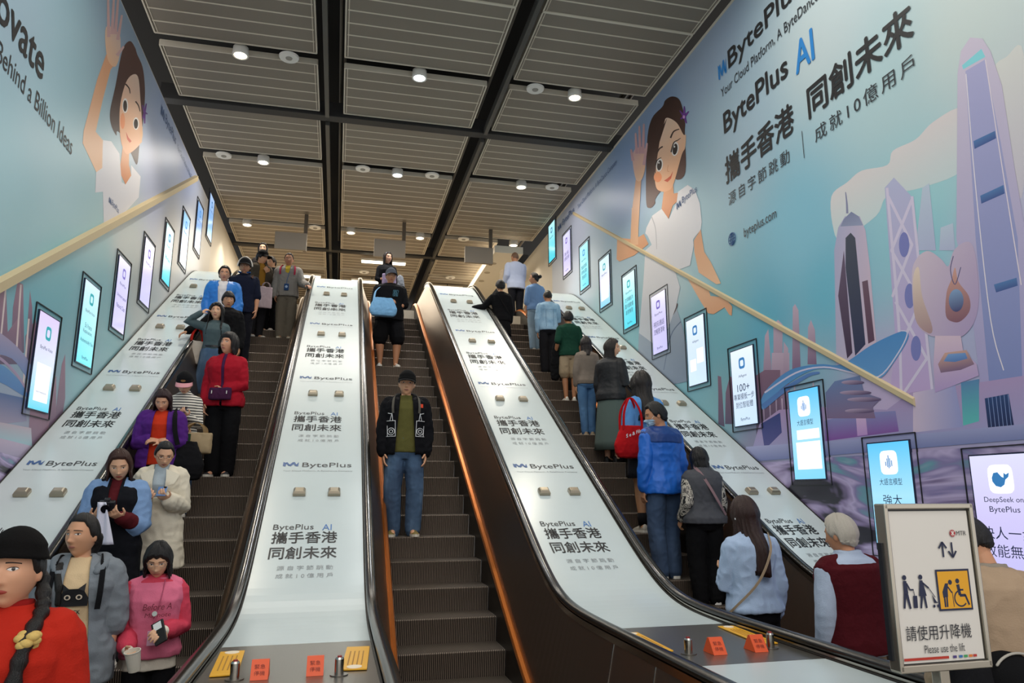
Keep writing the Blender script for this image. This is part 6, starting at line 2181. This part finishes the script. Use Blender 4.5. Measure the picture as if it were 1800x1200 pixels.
P = person('blackwoman', 'woman in black reaching for the handrail near the top of the right escalator', **pl(place(880, 492, 1.7)), yaw=172, sex='f', skin='#c99672', voxel=0.009, arms=('down', 'reach'), head=(10, 4, 0), face=False,
           top=('black_jacket', '#121215', 0.84, 0.97, 0.04), bottom=('black_skirt', '#121214', 0.55, 0.05), shoes=('#1c1a1a', '#121212'), hair=('short', '#1a1413'), group=GR)
strap(P, 'bag_strap', cloth('#1d1b1c'), [(0.1, 0.02, 1.47), (0.05, 0.13, 1.35), (-0.06, 0.155, 1.15), (-0.17, 0.12, 0.98)], 0.014)

P = person('blueshirt', 'woman with a bun in a light blue shirt and pale jeans', **pl(place(940, 480, 1.76)), yaw=184, sex='f', skin='#c4906f', voxel=0.009, arms=('down', 'down'), head=(62, -4, 0), foot=0.06,
           top=('shirt', '#7fa0cc', 0.86, 0.62, 0.034), bottom=('jeans', JEANS_L, 0.05, 0.02), shoes=('#ded9cf', '#efebe2'), hair=('tied', '#16100e'), group=GR)
bm = bmesh.new(); ellipsoid(bm, P['Mh'] @ Vector((0, 0.115, 0.045)), (0.042, 0.045, 0.04)); obj('hair_bun', bm, hair_mat('#16100e'), P['root'], smooth=True)

P = person('denim', 'person in a pale denim jacket and black trousers seen from behind', **pl(place(963, 510, 1.74)), yaw=176, sex='m', skin='#b98261', voxel=0.009, arms=('phone', 'down'), head=(0, 8, 0), face=False,
           top=('denim_jacket', noise_ramp_mat('light denim', [(0.3, '#7ba3c4'), (0.7, '#a4c4dc')], 5, (1, 1, 1), 0.85), 0.86, 0.97, 0.044), bottom=('trousers', '#1b1b1f', 0.05, 0.03), shoes=('#d9d4cc', '#ece8e0'), hair=('crop', '#120e0d'), group=GR)
bm = bmesh.new()
for x in (-0.075, 0.075):
    cable(bm, [Vector((x, back_y(P, x, z, 0.046) + 0.004, z)) for z in (0.92, 1.0, 1.1, 1.2, 1.26)], 0.0022, 5)
cable(bm, [Vector((x, back_y(P, x, 1.27, 0.046) + 0.004, 1.27)) for x in (-0.14, -0.07, 0, 0.07, 0.14)], 0.0022, 5)
obj('jacket_seams', bm, mat('denim stitch', '#4f7596', 0.8), P['top'])

P = person('green', 'person in a dark green tee and beige shorts carrying a black jacket', **pl(place(999, 547, 1.66)), yaw=176, sex='m', skin='#b57f5c', voxel=0.008, arms=('down', 'bent_back'), head=(0, 6, 0), face=False, fat=1.0,
           top=('tee', '#173d2f', 0.84, 0.46, 0.036), bottom=('shorts', '#a8957a', 0.52, 0.045), shoes=('#d9d5ca', '#eae6dc'), hair=('short', '#120e0d'), group=GR)
c = worldprop('carried_jacket', 'black jacket hanging from the arm of the person in green', 'jacket', P['M'] @ Vector((0.24, -0.05, 0.98)))
bm = bmesh.new(); tube(bm, [(0, 0, 0.06), (0.02, 0.0, -0.2), (-0.02, 0, -0.5)], [0.06, 0.11, 0.08], 16, 0.5)
mesh_obj('folded_cloth', finish(bm, 0.012, 3, 0.016, 8, 7), cloth('#121214'), c)

P = person('taupe', 'woman in a taupe top and blue jeans seen from behind', **pl(place(1030, 591, 1.64)), yaw=178, sex='f', skin='#c99874', voxel=0.008, arms=('down_in', 'down'), head=(-6, 8, 0), face=False, foot=0.06,
           top=('taupe_top', '#81756a', 0.86, 0.95, 0.034), bottom=('jeans', noise_ramp_mat('mid denim', [(0.3, '#3b6390'), (0.7, '#5f8ab4')], 4, (1, 1, 0.5), 0.85), 0.05, 0.012), shoes=('#a8937a', '#c9b89c'), hair=('shoulder', '#1d1412'), group=GR)

P = person('skirt', 'woman in a black blouse and long grey green skirt looking right', **pl(place(1072, 597, 1.92)), yaw=128, sex='f', skin='#d9a888', voxel=0.007, arms=('cross', 'down_in'), head=(-66, 4, 0), look=0.5, lips='#b0473e',
           top=('blouse', mat('black sheer blouse', '#17171a', 0.6, bump=0.3, bscale=40), 0.84, 0.9, 0.062), bottom=('long_skirt', cloth('#5a6863'), 0.17, 0.085), shoes=('#141416', '#101012'), hair=('long', '#1c1412'), hair_len=1.0, group=GR)
c = worldprop('camera', 'small black camera bag held by the woman in the long skirt', 'camera', P['M'] @ Vector((-0.22, -0.24, 1.12)), (0, 0, 60))
bm = bmesh.new(); box(bm, (0, 0, 0), (0.13, 0.09, 0.1), bev=0.02); obj('body', bm, mat('black camera', '#15151a', 0.4), c)
bm = bmesh.new(); cyl(bm, (0, -0.06, 0), 0.036, 0.036, 0.05, 20, Matrix.Rotation(R(90), 3, 'X')); obj('lens', bm, MATS['lens glass'], c)

P = person('redbag', 'woman with long wavy hair and a light blue jacket carrying a red tote', **pl(place(1128, 655, 1.95)), yaw=176, sex='f', skin='#b98a66', voxel=0.007, arms=('down_in', 'bent_back'), head=(4, 8, 0), face=False, foot=0.06,
           top=('jacket', '#5b93cf', 0.9, 0.95, 0.05), bottom=('short_skirt', '#25262c', 0.56, 0.05), shoes=('#b3ada0', '#dcd8ce'), hair=('wavy', '#1a1210'), hair_len=1.0, group=GR)
bm = bmesh.new()
for s in (-1, 1):
    tube(bm, [(s * 0.06, 0.02, 0.07), (s * 0.061, 0.015, 0.2)], [0.046, 0.05], 14, ends=False)
obj('socks', bm, cloth('#151518'), P['root'], smooth=True)
b = tote('tote_bag', 'bright red tote bag with white lettering', P['M'] @ Vector((0.2, 0.16, 1.1)), 8, 0.44, 0.4, 0.16, '#b3161c', 0.36, topw=0.62)
bm = bmesh.new()
put_text(bm, 'S e & Film', lambda u, v: Vector((u - 0.13, -0.1, -0.16 + v + 0.35 * u)), 0.24, 0.045, bold=0.02)
o = obj('lettering', bm, white_ink, b)

P = person('bluemask', 'man in a two tone blue jacket and face mask glancing left', **pl(place(1158, 707, 1.95)), yaw=192, sex='m', skin='#c08a68', voxel=0.006, arms=('down', 'down'), head=(64, 14, 0), look=0.45,
           jacket=[dict(name='jacket', m=mat('royal blue nylon', '#1763c4', 0.5, bump=0.15, bscale=30), hem=0.8, infl=0.045, slv=0.96, slv_r=0.9, fold=0.012), dict(name='dark_yoke', m=mat('dark blue nylon', '#123a7c', 0.5), hem=1.29, infl=0.058, slv=0, fold=0.008)],
           bottom=('jeans', JEANS_D, 0.05, 0.024), shoes=('#d2cec2', '#e6e2d8'), hair=('short', '#14100f'), group=GR)
bm = bmesh.new()
mk = lambda u: (-0.9 * (1 - 0.5 * u * u), 0.9 * (1 - 0.35 * u * u), 0)
patch(bm, 'm', 0, -0.052, 0.062, 0.042, 0.014, mk, P['Mh'], nu=18, nv=10)
o = obj('face_mask', bm, mat('pale blue mask', '#a9c6dc', 0.8, bump=0.2, bscale=30), P['root'], smooth=True); o['label'] = 'pale blue surgical mask'
bm = bmesh.new(); Mh = P['Mh']
for s in (-1, 1):
    cable(bm, [Mh @ Vector((s * 0.06, -0.055, -0.02)), Mh @ Vector((s * 0.078, -0.01, 0.015)), Mh @ Vector((s * 0.08, 0.03, 0.01))], 0.0018, 5)
obj('ear_loops', bm, white_ink, o)

P = person('vest', 'person with short black hair in a grey vest over patterned sleeves', **pl(place(1230, 786, 1.68)), yaw=178, sex='f', skin='#c99672', voxel=0.007, arms=('down', 'bent_back'), head=(0, 14, 0), face=False, fat=1.2,
           top=('patterned_blouse', noise_ramp_mat('leaf print', [(0.42, '#17171a'), (0.5, '#c9c2b4'), (0.6, '#3a3638'), (0.68, '#d6cfc2')], 16, (1, 1, 1), 0.85, 3, 1.0), 0.9, 0.95, 0.034), jacket=dict(name='vest', m='#4e4f54', hem=0.86, infl=0.055, slv=0, fold=0.008, neck=1.475), bottom=('trousers', '#101012', 0.05, 0.03), hair=('bob', '#0f0c0c'), hair_len=0.7, group=GR)
strap(P, 'bag_strap', cloth('#8d7276'), [(0.09, 0.0, 1.49), (0.07, 0.14, 1.4), (0.0, 0.19, 1.26), (-0.1, 0.2, 1.08), (-0.2, 0.14, 0.95)], 0.03)

P = person('sweater', 'woman with long brown hair in a pale blue sweater at the escalator foot', **pl(place_y(1312, 873, 5.7)), yaw=176, sex='f', skin='#d3a07c', voxel=0.006, arms=('down_in', 'phone'), head=(14, 10, 0), face=False,
           jacket=dict(name='sweater', m='#a8bcd8', hem=0.9, infl=0.04, slv=0.97, fold=0.014, slv_r=0.8), bottom=('trousers', '#101014', 0.05, 0.03), hair=('long', '#2e1812'), hair_len=1.1, group=GR)
strap(P, 'bag_strap', cloth('#a89278'), [(-0.12, 0.06, 1.44), (-0.06, 0.19, 1.32), (0.05, 0.2, 1.12), (0.19, 0.12, 0.95), (0.24, 0.02, 0.86)], 0.016)
tote('small_bag', 'small beige leather bag at the hip of the woman in the pale sweater', P['M'] @ Vector((0.27, 0.0, 0.88)), 10, 0.15, 0.22, 0.08, '#a98a66', 0)
bm = bmesh.new(); ellipsoid(bm, P['Mh'] @ Vector((0.085, 0.0, -0.02)), (0.008, 0.01, 0.014)); obj('earbud', bm, white_ink, P['root'])

# ---------------------------------------------------------------- lower floor, right
P = person('oldman', 'white haired old man in a burgundy knitted vest walking away', **pl(place_y(1481, 905, 4.8)), yaw=184, sex='m', skin='#c98f6c', voxel=0.006, arms=('down', 'down'), head=(16, 8, 0), face=True, fat=1.1, stride=0.6,
           top=('shirt', '#aebbd0', 0.84, 0.97, 0.034, 1.475), jacket=dict(name='knitted_vest', m=cloth('#4a1219', 0.95, 0.5, 60), hem=0.85, infl=0.05, slv=0, neck=1.44, fold=0.007), bottom=('trousers', '#a4937a', 0.05, 0.03), hair=('short', '#b8b0a4'), group=GF)
P = person('coat', 'man in a beige coat bending his head behind the lift notice', **pl(place_y(1728, 893, 3.05)), yaw=165, sex='m', skin='#c48f6e', voxel=0.006, arms=('down', 'down'), head=(38, 24, 0), face=True, lean=6, fat=1.1, look=0.4,
           top=('shirt', '#8f8578', 0.86, 0.9, 0.02, 1.47), jacket=dict(name='coat', m='#a48d75', hem=0.6, infl=0.06, slv=0.97, fold=0.012, flare=0.06), bottom=('trousers', '#1c1c20', 0.05, 0.02), hair=('crop', '#120f0e'), group=GF)
tote('messenger_bag', 'black messenger bag hanging behind the lift notice by the beige coat', P['M'] @ Vector((0.24, 0.16, 1.13)), 14, 0.36, 0.34, 0.14, '#17171a', 0)
c = worldprop('backpack', 'black rounded bag with a pale edge at the bottom right by the notice post', 'bag', at_y(1768, 1190, 2.95))
bm = bmesh.new(); ellipsoid(bm, (0, 0, 0), (0.15, 0.11, 0.13), u=28, v=20); obj('body', bm, cloth('#101012'), c, smooth=True)
bm = bmesh.new(); tube(bm, [(0.135 * math.cos(a), -0.07, 0.105 * math.sin(a) + 0.012) for a in [R(35 + 110 * i / 12) for i in range(13)]], [0.006] * 13, 8); obj('piping', bm, mat('pale piping', '#a9a49a', 0.5), c, smooth=True)
bm = bmesh.new(); tube(bm, [(-0.06, 0.09, 0.08), (-0.08, 0.16, -0.2), (-0.06, 0.1, -0.42)], [0.015] * 3, 8); tube(bm, [(0.06, 0.09, 0.08), (0.08, 0.16, -0.2), (0.06, 0.1, -0.42)], [0.015] * 3, 8); obj('shoulder_straps', bm, cloth('#17171a'), c)
# ================================================================ lift notice on a stand
Y0 = 2.7
tl, br = at_y(1547, 890, Y0), at_y(1740, 1160, Y0)
sx0, sx1, sz0, sz1 = 2.238, 2.692, br.z - 0.02, tl.z + 0.01
root = empty('lift_notice', ((sx0 + sx1) / 2, Y0, 0), R(1.0))
tag(root, 'white lift notice with a yellow pictogram in a steel frame on a post', 'notice')
W_, H_ = sx1 - sx0, sz1 - sz0
zc = (sz0 + sz1) / 2
L = lambda u, v, d=0.0: Vector((u, -0.012 - d, zc + v))
bm = bmesh.new(); box(bm, (0, 0.012, zc), (W_ - 0.02, 0.03, H_ - 0.02)); obj('back_panel', bm, mat('grey sign back', '#4b4a4a', 0.5), root)
bm = bmesh.new(); box(bm, (0, -0.006, zc), (W_ - 0.05, 0.006, H_ - 0.06)); obj('notice_sheet', bm, mat('white notice sheet', '#d8d3cb', 0.45), root)
bm = bmesh.new()
for (u, v, su, sv) in ((0, H_ / 2 - 0.01, W_, 0.022), (0, -H_ / 2 + 0.01, W_, 0.03), (-W_ / 2 + 0.008, 0, 0.02, H_), (W_ / 2 - 0.008, 0, 0.02, H_)):
    box(bm, (u, 0.008, zc + v), (su, 0.06, sv), bev=0.004)
obj('steel_frame', bm, mat('polished steel frame', '#b9b2a4', 0.22, 0.9), root)
bm = bmesh.new(); box(bm, (-W_ / 2 - 0.004, 0.02, zc - 0.06), (0.012, 0.022, H_ * 0.7)); obj('side_rail', bm, mat('dark side rail', '#2c2e34', 0.35, 0.4), root)
bm = bmesh.new(); box(bm, (0.0, 0.02, sz0 / 2 - 0.075), (0.05, 0.05, sz0 + 0.15), bev=0.006); obj('post', bm, mat('polished steel frame', '#b9b2a4'), root)
bm = bmesh.new(); cyl(bm, (0, 0.02, -0.138), 0.2, 0.19, 0.024, 36); obj('base', bm, steel, root)
navy = mat('navy print', '#1a2140', 0.5)
k = W_ / 0.454


def shape(bm, pts, d=0.0015):
    f = bm.faces.new([bm.verts.new(L(a, b, d)) for a, b in pts])


def disc(bm, c, r, d=0.0015, n=24):
    shape(bm, [(c[0] + r * math.cos(2 * math.pi * i / n), c[1] + r * math.sin(2 * math.pi * i / n)) for i in range(n)], d)


def bar(bm, a, b, w0, w1=None, d=0.0015):
    a, b = Vector((a[0], a[1])), Vector((b[0], b[1]))
    w1 = w1 or w0
    q = (b - a).normalized()
    q = Vector((-q.y, q.x))
    shape(bm, [tuple(a + q * w0 / 2), tuple(a - q * w0 / 2), tuple(b - q * w1 / 2), tuple(b + q * w1 / 2)], d)


X0 = lambda px: (px - 1642) / 175 * 0.43      # lengths read off the notice
# yellow panel
bm = bmesh.new(); shape(bm, [(0.0, -0.105), (0.172, -0.105), (0.172, 0.06), (0.0, 0.06)], 0.0010); obj('pictogram_border', bm, navy, root)
bm = bmesh.new(); shape(bm, [(0.008, -0.097), (0.164, -0.097), (0.164, 0.052), (0.008, 0.052)], 0.0014); obj('pictogram_panel', bm, mat('yellow print', '#e0a11c', 0.5), root)
# arrows
bm = bmesh.new()
for x, s in ((0.052, 1), (0.1, -1)):
    bar(bm, (x, 0.14 - s * 0.03), (x, 0.14 + s * 0.028), 0.008)
    for q in (-1, 1):
        bar(bm, (x, 0.14 + s * 0.032), (x + q * 0.02, 0.14 + s * 0.006), 0.008)
obj('arrows', bm, navy, root)
# traveller with suitcase
bm = bmesh.new()
disc(bm, (-0.158, 0.033), 0.01)
shape(bm, [(-0.166, 0.02), (-0.15, 0.02), (-0.146, -0.03), (-0.168, -0.03)])
bar(bm, (-0.162, -0.03), (-0.172, -0.088), 0.013, 0.009)
bar(bm, (-0.154, -0.03), (-0.142, -0.09), 0.013, 0.009)
bar(bm, (-0.15, 0.01), (-0.136, -0.016), 0.007)
bar(bm, (-0.136, -0.016), (-0.118, -0.016), 0.006)
bar(bm, (-0.12, -0.014), (-0.116, -0.04), 0.003)
shape(bm, [(-0.124, -0.04), (-0.104, -0.04), (-0.106, -0.088), (-0.126, -0.088)])
obj('traveller_pictogram', bm, navy, root)
bm = bmesh.new()
disc(bm, (-0.078, 0.033), 0.01)
shape(bm, [(-0.084, 0.02), (-0.07, 0.02), (-0.056, -0.042), (-0.094, -0.042)])
bar(bm, (-0.08, -0.042), (-0.09, -0.09), 0.011, 0.008)
bar(bm, (-0.068, -0.042), (-0.062, -0.09), 0.011, 0.008)
bar(bm, (-0.07, 0.01), (-0.042, -0.012), 0.007)
bar(bm, (-0.042, -0.012), (-0.014, -0.05), 0.003)
shape(bm, [(-0.03, -0.038), (-0.008, -0.07), (-0.022, -0.07)])
bar(bm, (-0.022, -0.07), (-0.004, -0.07), 0.004)
disc(bm, (-0.024, -0.084), 0.006); disc(bm, (-0.004, -0.084), 0.006)
obj('pushchair_pictogram', bm, navy, root)
bm = bmesh.new()
disc(bm, (0.068, 0.008), 0.01, 0.002)
shape(bm, [(0.058, 0.004), (0.042, 0.004), (0.024, -0.03), (0.026, -0.052), (0.05, -0.05), (0.052, -0.02)], 0.002)
bar(bm, (0.032, -0.05), (0.032, -0.09), 0.008, d=0.002); bar(bm, (0.044, -0.05), (0.042, -0.09), 0.008, d=0.002)
bar(bm, (0.054, -0.01), (0.072, -0.034), 0.006, d=0.002)
bar(bm, (0.074, -0.03), (0.076, -0.09), 0.003, d=0.002)
obj('elder_pictogram', bm, navy, root)
bm = bmesh.new()
disc(bm, (0.106, 0.012), 0.01, 0.002)
bar(bm, (0.106, -0.002), (0.112, -0.045), 0.016, 0.014, 0.002)
bar(bm, (0.11, -0.024), (0.132, -0.024), 0.007, d=0.002)
bar(bm, (0.11, -0.046), (0.14, -0.046), 0.011, d=0.002)
bar(bm, (0.138, -0.044), (0.154, -0.085), 0.009, d=0.002)
n = 18
for i in range(n):
    a, b_ = R(110 + 210 * i / n), R(110 + 210 * (i + 1) / n)
    shape(bm, [(0.114 + r_ * math.cos(t), -0.058 + r_ * math.sin(t)) for r_, t in ((0.034, a), (0.034, b_), (0.028, b_), (0.028, a))], 0.002)
obj('wheelchair_pictogram', bm, navy, root)
bm = bmesh.new()
tx = lambda u, v: L(u, v, 0.0015)
put_text(bm, '請使用升降機', tx, 0.325, 0.058, u0=-0.015, v0=-0.215, center=True)
put_text(bm, 'Please use the lift', tx, 0.2, 0.031, u0=0.005, v0=-0.265, center=True, bold=-0.005)
put_text(bm, 'MTR', tx, 0.052, 0.018, u0=0.157, v0=0.198, center=True)
obj('lettering', bm, mat('dark print', '#2a2a30', 0.5), root)
bm = bmesh.new(); disc(bm, (0.112, 0.207), 0.0145); obj('logo_disc', bm, mat('red print', '#a8202a', 0.5), root)
bm = bmesh.new()
bar(bm, (0.112, 0.196), (0.112, 0.218), 0.003, d=0.002)
for s in (-1, 1):
    bar(bm, (0.112 + s * 0.008, 0.216), (0.112 + s * 0.002, 0.207), 0.003, d=0.002)
    bar(bm, (0.112 + s * 0.008, 0.198), (0.112 + s * 0.002, 0.207), 0.003, d=0.002)
obj('logo_strokes', bm, mat('white print', '#e8e4dc', 0.5), root)
bm = bmesh.new(); shape(bm, [(-0.2, -0.29), (0.02, -0.29), (0.02, -0.28), (-0.2, -0.28)], 0.0012); obj('red_edge', bm, mat('red edge print', '#b5301f', 0.5), root)
for i, (x, c) in enumerate(((0.05, '#4a3a7a'), (0.08, '#2f6aa8'), (0.105, '#3f9a5a'), (0.13, '#d9762f'), (0.152, '#b5352f'))):
    b = bmesh.new(); shape(b, [(x - 0.009, -0.29), (x + 0.009, -0.29), (x + 0.009, -0.28), (x - 0.009, -0.28)], 0.0012)
    obj('colour_chip', b, mat('chip ' + c, c, 0.5), root)
